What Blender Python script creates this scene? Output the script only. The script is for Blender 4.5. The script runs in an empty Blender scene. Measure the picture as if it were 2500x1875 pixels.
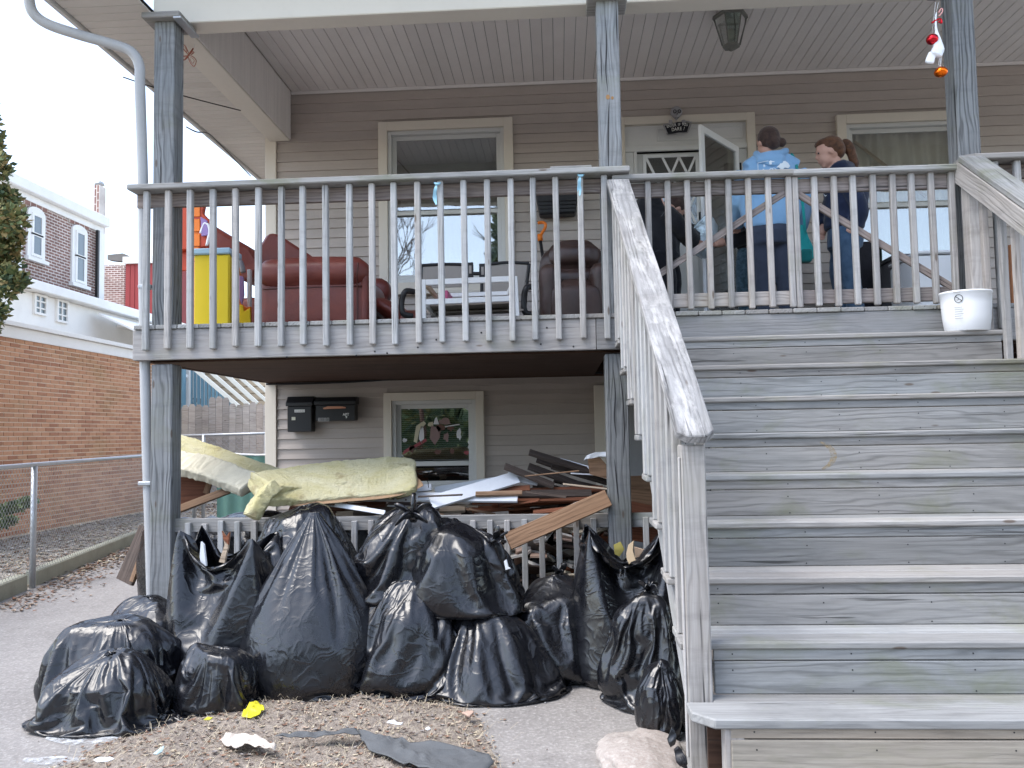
import bpy, bmesh, math, random
import numpy as np
from mathutils import Vector, Matrix

# ------------------------------------------------------------ camera, world, sun, exposure
sc = bpy.context.scene
EYE, PITCH, YAW, ROLL, FPX = 1.345, math.radians(3.5), math.radians(3.2), 0.018, 2010.0
_f = Vector((-math.sin(YAW)*math.cos(PITCH), math.cos(YAW)*math.cos(PITCH), math.sin(PITCH)))
_r0 = Vector((math.cos(YAW), math.sin(YAW), 0)); _u0 = _r0.cross(_f)
CR = _r0*math.cos(ROLL) - _u0*math.sin(ROLL); CU = _u0*math.cos(ROLL) + _r0*math.sin(ROLL); CF = _f
cam_d = bpy.data.cameras.new('camera'); cam = bpy.data.objects.new('camera', cam_d)
sc.collection.objects.link(cam); sc.camera = cam
cam_d.sensor_width = 36; cam_d.lens = 36*FPX/2500; cam_d.clip_end = 500; cam_d.clip_start = 0.05
M = Matrix((CR, CU, -CF)).transposed().to_4x4(); M.translation = Vector((0, 0, EYE)); cam.matrix_world = M

SUN_EL, SUN_AZ = math.radians(60), math.radians(-118)      # azimuth from +Y (away from the street) towards -X
sun_dir = Vector((math.sin(SUN_AZ)*math.cos(SUN_EL), math.cos(SUN_AZ)*math.cos(SUN_EL), math.sin(SUN_EL)))
world = bpy.data.worlds.new('World'); sc.world = world; world.use_nodes = True
wn = world.node_tree; bg = wn.nodes['Background']
sky = wn.nodes.new('ShaderNodeTexSky'); sky.sky_type = 'NISHITA'; sky.sun_disc = False
sky.sun_elevation = SUN_EL; sky.sun_rotation = SUN_AZ
sky.air_density = 1.0; sky.dust_density = 1.2; sky.ozone_density = 1.2
hs = wn.nodes.new('ShaderNodeHueSaturation'); hs.inputs['Saturation'].default_value = .72; hs.inputs['Value'].default_value = 1.25   # thin white overcast
wn.links.new(sky.outputs[0], hs.inputs['Color']); wn.links.new(hs.outputs[0], bg.inputs[0]); bg.inputs[1].default_value = 0.15
sd = bpy.data.lights.new('sun', 'SUN'); sd.energy = 1.2; sd.angle = math.radians(35); sd.color = (1.0, 0.96, 0.9)
sun = bpy.data.objects.new('sun', sd); sc.collection.objects.link(sun)
sun.rotation_euler = (-sun_dir).to_track_quat('-Z', 'Y').to_euler()
sc.view_settings.view_transform = 'Standard'; sc.view_settings.look = 'None'
sc.view_settings.exposure = 1.46; sc.view_settings.gamma = 1.0
try: sc.view_settings.use_curve_mapping = False
except Exception: pass
sc.cycles.max_bounces = 8; sc.cycles.transparent_max_bounces = 12

# ------------------------------------------------------------ helpers
rnd = random.Random(7); C = sc.collection
def at(u, v, Y=None, Z=None, X=None):
    """point of the photograph's ray (u, v of 2500x1875) on a plane of the place"""
    d = CR*((u-1250)/FPX) - CU*((v-937.5)/FPX) + CF
    t = Y/d.y if Y is not None else ((Z-EYE)/d.z if Z is not None else X/d.x)
    return Vector((0, 0, EYE)) + d*t
def link(o, parent=None):
    C.objects.link(o)
    if parent is not None: o.parent = parent
    return o
def thing(name, label, cat, loc=(0, 0, 0), group=None, kind=None):
    o = bpy.data.objects.new(name, None); o.empty_display_size = .1; C.objects.link(o); o.location = loc
    return tag(o, label, cat, group, kind)
def tag(o, label=None, cat=None, group=None, kind=None):
    if label: o['label'] = label
    if cat: o['category'] = cat
    if group: o['group'] = group
    if kind: o['kind'] = kind
    return o
def wmat(p):
    m = Matrix.Identity(4)
    while p is not None: m = p.matrix_basis @ m; p = p.parent
    return m
def put(name, me, m=None, parent=None, mw=None, kind=None, label=None):
    """link mesh data as an object whose world matrix is mw"""
    if m is not None and (len(me.materials) == 0): me.materials.append(m)
    o = bpy.data.objects.new(name, me); link(o, parent)
    mw = mw or Matrix.Identity(4)
    o.matrix_basis = wmat(parent).inverted() @ mw
    if kind: o['kind'] = kind
    if label: o['label'] = label
    return o
def smooth(me, on=True):
    me.polygons.foreach_set('use_smooth', [on]*len(me.polygons)); return me
_box = {}
def box_mesh(l, w, t, ch=.003, m=None):
    k = (round(l, 3), round(w, 3), round(t, 4), round(ch, 4), m.name if m else '')
    if k in _box: return _box[k]
    bm = bmesh.new(); bmesh.ops.create_cube(bm, size=1)
    bmesh.ops.scale(bm, vec=(k[0], k[1], k[2]), verts=bm.verts)
    if ch > 0: bmesh.ops.bevel(bm, geom=bm.edges[:], offset=min(ch, .3*min(k[:3])), segments=1, affect='EDGES')
    me = bpy.data.meshes.new('box'); bm.to_mesh(me); bm.free()
    if m: me.materials.append(m)
    _box[k] = me; return me
def axes(x, n):
    x = Vector(x).normalized(); n = Vector(n); n = (n - x*n.dot(x)).normalized(); y = n.cross(x)
    return Matrix((x, y, n)).transposed().to_4x4()
def board(name, a, b, w, t, m, parent=None, n=(0, 0, 1), ch=.003, kind=None, label=None):
    """a board from a to b (centre line), width w, thickness t along n"""
    a, b = Vector(a), Vector(b); mw = axes(b-a, n); mw.translation = (a+b)/2
    return put(name, box_mesh((b-a).length, w, t, ch, m), None, parent, mw, kind, label)
def block(name, lo, hi, m, parent=None, ch=.003, kind=None, label=None, long=None):
    """axis aligned box from lo to hi, grain along its longest side"""
    lo, hi = Vector(lo), Vector(hi); s = hi-lo; c = (lo+hi)/2
    i = max(range(3), key=lambda k: s[k]) if long is None else long
    x = [Vector((1, 0, 0)), Vector((0, 1, 0)), Vector((0, 0, 1))][i]
    j = 2 if i != 2 else 1
    n = [Vector((1, 0, 0)), Vector((0, 1, 0)), Vector((0, 0, 1))][j]
    y = n.cross(x); w = abs(y.dot(s))
    mw = axes(x, n); mw.translation = c
    return put(name, box_mesh(s[i], w, s[j], ch, m), None, parent, mw, kind, label)
def mesh(name, V, F, m=None, sm=False):
    me = bpy.data.meshes.new(name); me.from_pydata([tuple(v) for v in V], [], F); me.update()
    if m: me.materials.append(m)
    if sm: smooth(me)
    return me
def boxes(name, L, m):
    """many boxes (centre, half sizes, rotation matrix or None) in one mesh"""
    V, F = [], []
    for c, h, r in L:
        c = Vector(c); n = len(V)
        for sx in (-1, 1):
            for sy in (-1, 1):
                for sz in (-1, 1):
                    p = Vector((sx*h[0], sy*h[1], sz*h[2]))
                    V.append(c + (r @ p if r is not None else p))
        F += [(n, n+1, n+3, n+2), (n+4, n+6, n+7, n+5), (n, n+4, n+5, n+1), (n+2, n+3, n+7, n+6), (n, n+2, n+6, n+4), (n+1, n+5, n+7, n+3)]
    return mesh(name, V, F, m)
def tube(name, pts, r, m, seg=8, sm=True, closed=False):
    """round tube through points; r a number or one per point"""
    pts = [Vector(p) for p in pts]; n = len(pts); rr = r if isinstance(r, (list, tuple)) else [r]*n
    V, F = [], []; up = Vector((0, 0, 1)); prev = None
    for i, p in enumerate(pts):
        d = (pts[min(i+1, n-1)] - pts[max(i-1, 0)]).normalized()
        if prev is None: prev = up if abs(d.dot(up)) < .9 else Vector((1, 0, 0))
        a = (prev - d*prev.dot(d)).normalized(); prev = a; b = d.cross(a)
        for k in range(seg):
            t = 2*math.pi*k/seg; V.append(p + (a*math.cos(t)+b*math.sin(t))*rr[i])
    for i in range(n-1):
        for k in range(seg):
            F.append((i*seg+k, i*seg+(k+1) % seg, (i+1)*seg+(k+1) % seg, (i+1)*seg+k))
    F.append(tuple(range(seg))[::-1]); F.append(tuple((n-1)*seg+k for k in range(seg)))
    return mesh(name, V, F, m, sm)
def spline(P, n=8):
    """Catmull-Rom through points"""
    P = [Vector(p) for p in P]; Q = [P[0]]+P+[P[-1]]; out = []
    for i in range(1, len(Q)-2):
        for k in range(n):
            t = k/n; a, b, c, d = Q[i-1:i+3]
            out.append(.5*((2*b)+(-a+c)*t+(2*a-5*b+4*c-d)*t*t+(-a+3*b-3*c+d)*t**3))
    out.append(P[-1]); return out
def prism(name, poly, a, b, m, ch=0):
    """flat outline (list of 3D points on a plane) given thickness from offset a to b (vectors)"""
    n = len(poly); a, b = Vector(a), Vector(b)
    V = [Vector(p)+a for p in poly]+[Vector(p)+b for p in poly]
    F = [tuple(range(n))[::-1], tuple(range(n, 2*n))]+[(i, (i+1) % n, n+(i+1) % n, n+i) for i in range(n)]
    me = mesh(name, V, F, m); bm = bmesh.new(); bm.from_mesh(me)
    bmesh.ops.recalc_face_normals(bm, faces=bm.faces[:])
    if ch: bmesh.ops.bevel(bm, geom=bm.edges[:], offset=ch, segments=1, affect='EDGES')
    bm.to_mesh(me); bm.free(); return me
_G = np.random.RandomState(3).rand(32, 32, 32)
def noise3(p):
    """smooth value noise of an (n,3) array, -1..1"""
    i = np.floor(p).astype(int); f = p-i; f = f*f*(3-2*f); i0 = i % 32; i1 = (i+1) % 32
    x0, y0, z0 = i0.T; x1, y1, z1 = i1.T; fx, fy, fz = f.T
    c = lambda a, b, d: _G[a, b, d]
    u = (c(x0, y0, z0)*(1-fx)+c(x1, y0, z0)*fx)*(1-fy)+(c(x0, y1, z0)*(1-fx)+c(x1, y1, z0)*fx)*fy
    v = (c(x0, y0, z1)*(1-fx)+c(x1, y0, z1)*fx)*(1-fy)+(c(x0, y1, z1)*(1-fx)+c(x1, y1, z1)*fx)*fy
    return (u*(1-fz)+v*fz)*2-1
def fbm(p, o=4):
    s = 0; a = 1
    for k in range(o): s = s+a*noise3(p*(2**k)+17.3*k); a *= .5
    return s
def gridmesh(name, P, nu, nv, m, wrap=False, sm=True):
    """P (nu*nv,3) ordered [v][u]"""
    F = []
    for j in range(nv-1):
        for i in range(nu if wrap else nu-1):
            F.append((j*nu+i, j*nu+(i+1) % nu, (j+1)*nu+(i+1) % nu, (j+1)*nu+i))
    return mesh(name, P.tolist(), F, m, sm)
def join(name, mes, m=None):
    """join meshes (already in world space) into one, keeping material slots"""
    bm = bmesh.new(); mats = []
    for me in mes:
        n0 = len(bm.faces); bm.from_mesh(me); bm.faces.ensure_lookup_table()
        mm = me.materials[0] if len(me.materials) else m
        if mm not in mats: mats.append(mm)
        for f in bm.faces[n0:]: f.material_index = mats.index(mm)
    out = bpy.data.meshes.new(name); bm.to_mesh(out); bm.free()
    for mm in mats: out.materials.append(mm)
    return out

# ------------------------------------------------------------ materials
def new_mat(name, col=(.5, .5, .5), rough=.6, metal=0, spec=.5):
    m = bpy.data.materials.new(name); m.use_nodes = True; b = m.node_tree.nodes['Principled BSDF']
    b.inputs['Base Color'].default_value = (*col, 1); b.inputs['Roughness'].default_value = rough
    b.inputs['Metallic'].default_value = metal; b.inputs['Specular IOR Level'].default_value = spec
    return m
class G:
    """tiny node-graph writer"""
    def __init__(s, m): s.t = m.node_tree; s.b = s.t.nodes.get('Principled BSDF'); s.out = s.t.nodes.get('Material Output')
    def n(s, ty, **kw):
        o = s.t.nodes.new('ShaderNode'+ty)
        for k, v in kw.items():
            if k.startswith('i_'): s.set(o, k[2:].replace('_', ' '), v)
            else: setattr(o, k, v)
        return o
    def set(s, o, k, v):
        i = o.inputs[int(k)] if k.isdigit() else o.inputs[k]
        if isinstance(v, bpy.types.NodeSocket): s.t.links.new(v, i)
        else: i.default_value = v
    def math(s, op, a, b=0, c=None, clamp=False):
        o = s.n('Math', operation=op, use_clamp=clamp); s.set(o, '0', a); s.set(o, '1', b)
        if c is not None: s.set(o, '2', c)
        return o.outputs[0]
    def mix(s, f, a, b, mode='MIX'):
        o = s.n('Mix', data_type='RGBA', blend_type=mode); s.set(o, '0', f)
        for k, v in ((6, a), (7, b)):
            if isinstance(v, tuple): v = (*v, 1) if len(v) == 3 else v
            s.set(o, str(k), v)
        return o.outputs[2]
    def obj(s, scale=(1, 1, 1), rand=True, src='Object'):
        tc = s.n('TexCoord').outputs[src]
        mp = s.n('Mapping'); s.set(mp, 'Scale', scale); s.set(mp, 'Vector', tc)
        if rand:
            r = s.n('ObjectInfo').outputs['Random']; r = s.math('MULTIPLY', r, 57.0)
            cx = s.n('CombineXYZ'); s.set(cx, 'X', r); s.set(cx, 'Y', s.math('MULTIPLY', r, 1.7)); s.set(cx, 'Z', r)
            s.set(mp, 'Location', cx.outputs[0])
        return mp.outputs[0]
    def world(s, scale=(1, 1, 1)):
        mp = s.n('Mapping'); s.set(mp, 'Scale', scale); s.set(mp, 'Vector', s.n('NewGeometry').outputs['Position']); return mp.outputs[0]
    def noise(s, v, scale=5, detail=4, rough=.55, dist=0, out=0):
        o = s.n('TexNoise', i_Scale=scale, i_Detail=detail, i_Roughness=rough, i_Distortion=dist); s.set(o, 'Vector', v); return o.outputs[out]
    def ramp(s, f, *stops):
        o = s.n('ValToRGB'); s.set(o, 'Fac', f); e = o.color_ramp.elements
        while len(e) < len(stops): e.new(.5)
        for k, (p, c) in enumerate(stops):
            e[k].position = p; e[k].color = (*c, 1) if not isinstance(c, (int, float)) else (c, c, c, 1)
        return o.outputs[0]
    def rng(s, f, a, b, c=0, d=1):
        o = s.n('MapRange'); s.set(o, '0', f); s.set(o, '1', a); s.set(o, '2', b); s.set(o, '3', c); s.set(o, '4', d); return o.outputs[0]
    def bump(s, h, strength=.3, dist=.01, nrm=None):
        o = s.n('Bump', i_Strength=strength, i_Distance=dist); s.set(o, 'Height', h)
        if nrm is not None: s.set(o, 'Normal', nrm)
        s.set(s.b, 'Normal', o.outputs[0]); return o.outputs[0]
    def col(s, v): s.set(s.b, 'Base Color', v)
    def rand(s): return s.n('ObjectInfo').outputs['Random']

def wood(name, lo, hi, pale=None, algae=.5, grain=1.0, rough=.8, bump=.5, crack=.5, var=.22, K=250, lines=.6, warm=.4):
    """weathered softwood: growth rings running along the board, open fibres, checks, green tinge"""
    m = new_mat(name, lo, rough, 0, .25); g = G(m)
    v = g.obj((1, 1, 1))
    warp = g.noise(g_scale(g, v, (1.0, 6, 6)), 1.4, 3, .5)
    warp2 = g.noise(g_scale(g, v, (7, 30, 30)), 1, 2, .5)
    sx = g.n('SeparateXYZ'); g.set(sx, '0', v)
    yz = g.math('ADD', sx.outputs[1], g.math('MULTIPLY', sx.outputs[2], .8))
    ph = g.math('ADD', g.math('MULTIPLY', yz, K), g.math('ADD', g.math('MULTIPLY', warp, 34.0), g.math('MULTIPLY', warp2, 2.2)))
    ring = g.math('MULTIPLY_ADD', g.math('SINE', ph), .5, .5)
    ring = g.math('POWER', ring, 2.4)
    msk = g.rng(g.noise(g_scale(g, v, (1.3, 7, 7)), 1.1, 3, .6), .35, .62, .15, 1)
    ring = g.math('MULTIPLY', ring, msk)
    fib = g.noise(g_scale(g, v, (3.5, 110, 110)), 1, 5, .7)
    fib2 = g.noise(g_scale(g, v, (1.1, 24, 24)), 1, 4, .65)
    ckm = g.rng(g.noise(g_scale(g, v, (1.1, 44, 44)), 1, 3, .5, .3), .665, .72, 0, 1)
    f = g.rng(g.math('ADD', g.math('MULTIPLY', fib, .5), g.math('MULTIPLY', fib2, .55)), .33, .72)
    c = g.mix(f, lo, hi)
    c = g.mix(g.math('MULTIPLY', ring, lines*grain), c, tuple(x*.42 for x in lo))
    if pale:
        p = g.rng(g.noise(g_scale(g, v, (3, 11, 11)), 1.6, 6, .7), .47, .62)
        c = g.mix(g.math('MULTIPLY', p, .8), c, pale)
    big = g.noise(g.world((1.0, 1.0, 2.6)), 1.3, 4, .6)
    c = g.mix(g.rng(big, .35, .7, 0, .2), c, (hi[0]*.95, hi[1]*.83, hi[2]*.74))
    st = g.noise(g.world((.8, .8, 3.5)), 3.2, 5, .65); c = g.mix(g.rng(st, .52, .72, 0, .35), c, tuple(x*.55 for x in lo))
    if algae:
        al = g.noise(g.world((1.5, 2, 3)), 1.7, 5, .6, .3)
        c = g.mix(g.rng(al, .53, .70, 0, algae), c, (.15, .165, .075))
    c = g.mix(g.math('MULTIPLY', ckm, crack), c, (.03, .03, .03))
    vo = g.n('TexVoronoi', feature='F1', i_Scale=1.0); g.set(vo, 'Vector', g_scale(g, v, (2.6, 9, 9)))
    kn = g.rng(vo.outputs['Distance'], .05, .085, 1, 0); c = g.mix(g.math('MULTIPLY', kn, .75), c, (.10, .07, .05))
    wr = g.math('FRACT', g.math('MULTIPLY', g.rand(), 7.31)); c = g.mix(g.rng(wr, .25, 1, 0, warm), c, (1.16, 1.0, .88), 'MULTIPLY')
    k = g.rng(g.rand(), 0, 1, 1-var, 1+var*.6)
    hsv = g.n('HueSaturation'); g.set(hsv, 'Color', c); g.set(hsv, 'Value', k); g.col(hsv.outputs[0])
    h = g.math('SUBTRACT', g.math('SUBTRACT', g.math('MULTIPLY', fib, .6), g.math('MULTIPLY', ring, .5)), g.math('MULTIPLY', ckm, 1.0))
    g.bump(h, bump, .004)
    return m
def g_scale(g, v, s):
    mp = g.n('Mapping'); g.set(mp, 'Scale', s); g.set(mp, 'Vector', v); return mp.outputs[0]
W_FASCIA = wood('weathered_fascia_wood', (0.216, 0.220, 0.224), (0.352, 0.360, 0.368), algae=.25, crack=.5, lines=.3)
W_POST = wood('weathered_post_wood', (0.148, 0.159, 0.167), (0.311, 0.326, 0.337), algae=.2, crack=1.0, bump=.9, lines=.85)
W_STAIR = wood('weathered_stair_wood', (0.185, 0.192, 0.192), (0.333, 0.340, 0.340), algae=.42, crack=.7, lines=.5)
W_TREAD = wood('weathered_tread_wood', (0.218, 0.221, 0.221), (0.370, 0.376, 0.373), algae=.35, crack=.7, lines=.3)
W_BALU = wood('weathered_baluster_wood', (0.274, 0.277, 0.277), (0.502, 0.509, 0.509), algae=.22, crack=.8, var=.15, lines=.35)
W_RAIL = wood('bleached_handrail_wood', (0.192, 0.196, 0.200), (0.440, 0.448, 0.456), pale=(0.540, 0.540, 0.535), algae=.1, crack=1.0, bump=1.0, lines=.85)
W_CAP = wood('cap_rail_wood', (0.226, 0.234, 0.234), (0.406, 0.413, 0.413), algae=.5, crack=.6, lines=.4)
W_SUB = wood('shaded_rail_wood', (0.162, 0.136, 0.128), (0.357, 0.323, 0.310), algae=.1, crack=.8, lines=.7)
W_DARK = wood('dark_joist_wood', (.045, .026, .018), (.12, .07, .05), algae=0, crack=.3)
W_GATE = wood('gate_wood', (0.266, 0.259, 0.252), (0.474, 0.466, 0.459), algae=.18, crack=.6, lines=.4)
W_LOWER = wood('newer_step_wood', (0.221, 0.200, 0.170), (0.374, 0.340, 0.289), algae=.35, crack=.4, lines=.4)
W_SCRAPD = wood('dark_lath_wood', (.045, .035, .03), (.14, .11, .095), algae=0, crack=.4, var=.4)
W_SCRAPB = wood('brown_plank_wood', (.19, .115, .07), (.34, .225, .145), algae=0, crack=.4)
W_RED = wood('red_brown_wood', (.13, .045, .025), (.24, .10, .055), algae=0, crack=.3, var=.35)
W_CREAM = wood('chipped_cream_wood', (.35, .28, .2), (.6, .5, .4), algae=0, crack=.4)
W_FENCE = wood('picket_wood', (.33, .31, .29), (.52, .50, .48), algae=.2, crack=.3)

def painted(name, col, rough=.5, dirt=.3, bump=.1, scale=6, var=.0, spec=.35):
    m = new_mat(name, col, rough, 0, spec); g = G(m); v = g.obj((1, 1, 1))
    n = g.noise(v, scale, 5, .6); n2 = g.noise(v, scale*14, 3, .6)
    c = g.mix(g.rng(n, .42, .75, 0, dirt), col, tuple(x*.62 for x in col))
    c = g.mix(g.rng(n2, .55, .8, 0, dirt*.5), c, tuple(x*.5 for x in col))
    if var:
        h = g.n('HueSaturation'); g.set(h, 'Color', c); g.set(h, 'Value', g.rng(g.rand(), 0, 1, 1-var, 1+var)); c = h.outputs[0]
    g.col(c); g.set(g.b, 'Roughness', g.rng(n2, .2, .8, rough*.85, min(1, rough*1.25)))
    if bump: g.bump(n2, bump, .003)
    return m
SIDING = painted('tan_vinyl_siding', (.44, .385, .345), .5, .22, .06, 3, .05)
TRIM = painted('cream_trim_vinyl', (.68, .62, .53), .5, .12, .05, 3)
VINYLW = painted('white_window_vinyl', (.60, .60, .58), .4, .15, .03, 4)
SOFFIT = painted('pale_soffit_vinyl', (.60, .57, .52), .55, .15, .05, 3, .03)
CEIL = painted('grey_cream_ceiling_vinyl', (.76, .72, .69), .55, .18, .05, 3, .04)
BEAM = painted('cream_beam_cladding', (.66, .62, .54), .5, .12, .04, 2)
PIPE = painted('grey_white_downspout', (.40, .405, .41), .4, .35, .05, 7)
DOORW = painted('off_white_door_paint', (.66, .66, .65), .45, .15, .04, 4)
BLACKP = painted('black_plastic', (.016, .016, .019), .45, .2, .05, 6)
BLACKM = painted('black_metal', (.02, .02, .022), .35, .2, .05, 9)
WHITEP = painted('white_plastic', (.78, .79, .80), .4, .08, .02, 6)
WHITET = painted('white_painted_board', (.70, .72, .75), .45, .3, .08, 7)
YELLOW = painted('yellow_toy_plastic', (.80, .60, .03), .4, .1, .02, 6)
BLUEP = painted('pale_blue_toy_plastic', (.38, .56, .68), .4, .1, .02, 6)
GREENP = painted('green_toy_plastic', (.02, .33, .16), .4, .1, .02, 6)
ORANGE = painted('orange_toy_plastic', (.80, .20, .02), .4, .15, .02, 6)
REDOR = painted('red_orange_plastic', (.50, .06, .02), .4, .15, .02, 6)
PURPLE = painted('purple_toy_plastic', (.28, .19, .42), .4, .1, .02, 6)
CONC_BLK = painted('mossy_concrete_curb', (.30, .30, .24), .9, .6, .5, 5)
GALV = painted('galvanised_steel', (.42, .44, .46), .38, .35, .08, 12); G(GALV).b.inputs['Metallic'].default_value = .5
TANMESH = painted('tan_sling_fabric', (.33, .30, .27), .8, .1, .1, 20)
DARKIN = new_mat('dark_interior', (.02, .02, .022), .8)
def leather(name, a, b, rough=.38):
    m = new_mat(name, a, rough, 0, .5); g = G(m); v = g.obj((1, 1, 1))
    n = g.noise(v, 5, 5, .6, .5); g.col(g.mix(g.rng(n, .35, .7), a, b))
    vo = g.n('TexVoronoi', feature='DISTANCE_TO_EDGE', i_Scale=90.0); g.set(vo, 'Vector', v)
    h = g.math('ADD', g.math('MULTIPLY', n, 1.0), g.math('MULTIPLY', vo.outputs['Distance'], .6)); g.bump(h, .35, .006)
    g.set(g.b, 'Roughness', g.rng(n, .3, .7, rough*.8, rough*1.4)); return m
L_RED = leather('red_brown_leather', (.125, .022, .016), (.19, .042, .028))
L_BROWN = leather('dark_brown_leather', (.035, .019, .015), (.075, .04, .032))
def cloth(name, a, b=None, sc_=8, rough=.9):
    b = b or tuple(x*1.35 for x in a); m = new_mat(name, a, rough, 0, .15); g = G(m); v = g.obj((1, 1, 1), False)
    n = g.noise(v, sc_, 5, .6, .6); g.col(g.mix(g.rng(n, .35, .7), a, b))
    g.bump(g.math('ADD', n, g.math('MULTIPLY', g.noise(v, 260, 2, .6), .2)), .5, .012); g.b.inputs['Sheen Weight'].default_value = .2; return m
def bag_mat():
    m = new_mat('black_refuse_film', (.006, .0065, .009), .3, 0, .7); g = G(m); v = g.obj((1, 1, 1), True)
    wv = g.noise(v, 2.2, 3, .6, 0, 1)
    mp = g.n('Mix', data_type='RGBA', blend_type='ADD'); g.set(mp, '0', .5); g.set(mp, '6', v); g.set(mp, '7', wv); q = mp.outputs[2]
    def ridge(x, p): return g.math('POWER', g.math('SUBTRACT', 1.0, g.math('ABSOLUTE', g.math('MULTIPLY_ADD', x, 2.0, -1.0))), p)
    a = ridge(g.noise(g_scale(g, q, (9, 9, 2.6)), 1, 2, .5), 7.0)
    b = ridge(g.noise(g_scale(g, q, (5, 5, 11)), 1, 2, .5), 9.0)
    msk = g.rng(g.noise(v, 2.4, 2, .5), .45, .62); c = g.noise(g_scale(g, q, (34, 34, 12)), 1, 3, .6)
    h = g.math('ADD', g.math('MULTIPLY', a, .7), g.math('ADD', g.math('MULTIPLY', b, .6), g.math('MULTIPLY', g.math('MULTIPLY', c, msk), .5)))
    g.bump(h, .17, .016)
    d = g.noise(v, 6, 5, .65); g.set(g.b, 'Roughness', g.rng(d, .3, .75, .19, .36))
    g.col(g.mix(g.rng(d, .5, .85, 0, .35), (.006, .0065, .009), (.03, .033, .04)))
    return m
BAG = bag_mat()
def insul():
    m = new_mat('yellow_fibreglass', (.6, .55, .2), 1, 0, .05); g = G(m); v = g.obj((1, 1, 1), False)
    n = g.noise(v, 2.6, 6, .7, .5); n2 = g.noise(g_scale(g, v, (8, 8, 40)), 3, 5, .8)
    c = g.mix(g.rng(n, .35, .65), (.66, .59, .30), (.76, .71, .50))
    c = g.mix(g.rng(g.noise(v, 4.5, 4, .6), .6, .7, 0, .75), c, (.34, .25, .14)); c = g.mix(g.rng(n2, .45, .8, 0, .35), c, (.36, .32, .12))
    g.col(c); g.bump(g.math('ADD', n2, g.noise(v, 60, 4, .8)), .9, .02)
    g.b.inputs['Subsurface Weight'].default_value = 0; return m
INSUL = insul(); KRAFT = painted('kraft_paper', (.34, .22, .13), .7, .4, .3, 8)
INSULW = painted('pale_torn_insulation', (.62, .57, .44), 1, .4, 1.0, 9)
def glassy(name, tint=(.9, .95, 1), refl=.3, rough=.015):
    m = new_mat(name, tint, rough); g = G(m); t = m.node_tree; t.nodes.remove(g.b)
    tr = g.n('BsdfTransparent'); tr.inputs[0].default_value = (*tint, 1)
    gl = g.n('BsdfGlossy'); gl.inputs['Roughness'].default_value = rough
    b = g.n('Bump', i_Strength=.05, i_Distance=.05); g.set(b, 'Height', g.noise(g.world(), 1.7, 2, .5)); g.set(gl, 'Normal', b.outputs[0])
    lw = g.n('LayerWeight', i_Blend=.25); f = g.math('ADD', g.math('MULTIPLY', lw.outputs['Fresnel'], .8), refl, clamp=True)
    mx = g.n('MixShader'); g.set(mx, '0', f); t.links.new(tr.outputs[0], mx.inputs[1]); t.links.new(gl.outputs[0], mx.inputs[2])
    t.links.new(mx.outputs[0], g.out.inputs[0]); return m
GLASS = glassy('window_glass', (.75, .8, .82), .3); GLASSL = glassy('clear_thin_glass', (.93, .95, .95), .12)
def brickm(name, a, b, c, island=False):
    m = new_mat(name, a, .85, 0, .2); g = G(m)
    r = g.n('NewGeometry').outputs['Random Per Island'] if island else g.rand()
    v = g.world(); n = g.noise(v, 30, 5, .7)
    col = g.ramp(r, (0, a), (.5, b), (.85, c)); col = g.mix(g.rng(n, .4, .8, 0, .4), col, tuple(x*.6 for x in a))
    st = g.noise(g.world((.6, .6, 1.2)), 1.4, 4, .6); col = g.mix(g.rng(st, .5, .7, 0, .45), col, (.30, .20, .09))
    g.col(col); g.bump(n, .4, .004); return m
BR1 = brickm('orange_brick', (.52, .26, .15), (.60, .33, .20), (.42, .20, .12)); BR1I = brickm('orange_brick_far', (.52, .26, .15), (.60, .33, .20), (.42, .20, .12), True)  # brick tones lightened, putting haze into the colour
MORTAR = painted('pale_mortar', (.78, .64, .50), .95, .4, .4, 12)
def far_brick(name, a, b, mort):
    m = new_mat(name, a, .9); g = G(m)
    tc = g.n('TexCoord').outputs['Object']; bt = g.n('TexBrick'); bt.offset = .5
    g.set(bt, 'Vector', tc); g.set(bt, 'Color1', (*a, 1)); g.set(bt, 'Color2', (*b, 1)); g.set(bt, 'Mortar', (*mort, 1))
    g.set(bt, 'Scale', 1.0); g.set(bt, 'Brick Width', .21); g.set(bt, 'Row Height', .0725); g.set(bt, 'Mortar Size', .012)
    n = g.noise(tc, 2, 4, .6); g.col(g.mix(g.rng(n, .4, .7, 0, .4), bt.outputs['Color'], tuple(x*.7 for x in b)))
    g.bump(g.math('SUBTRACT', 1.0, bt.outputs['Fac']), .6, .01); return m
BR2 = far_brick('dark_red_brown_brick', (.28, .15, .12), (.20, .11, .095), (.68, .62, .57))  # lightened so the far houses look hazy
FARW = painted('far_white_paint', (.86, .85, .82), .6, .25, .1, 2)
FARRED = painted('far_red_siding', (.28, .04, .04), .6, .2, .1, 3)
ROOFM = painted('grey_roof_felt', (.18, .17, .16), .9, .4, .4, 6)
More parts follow.
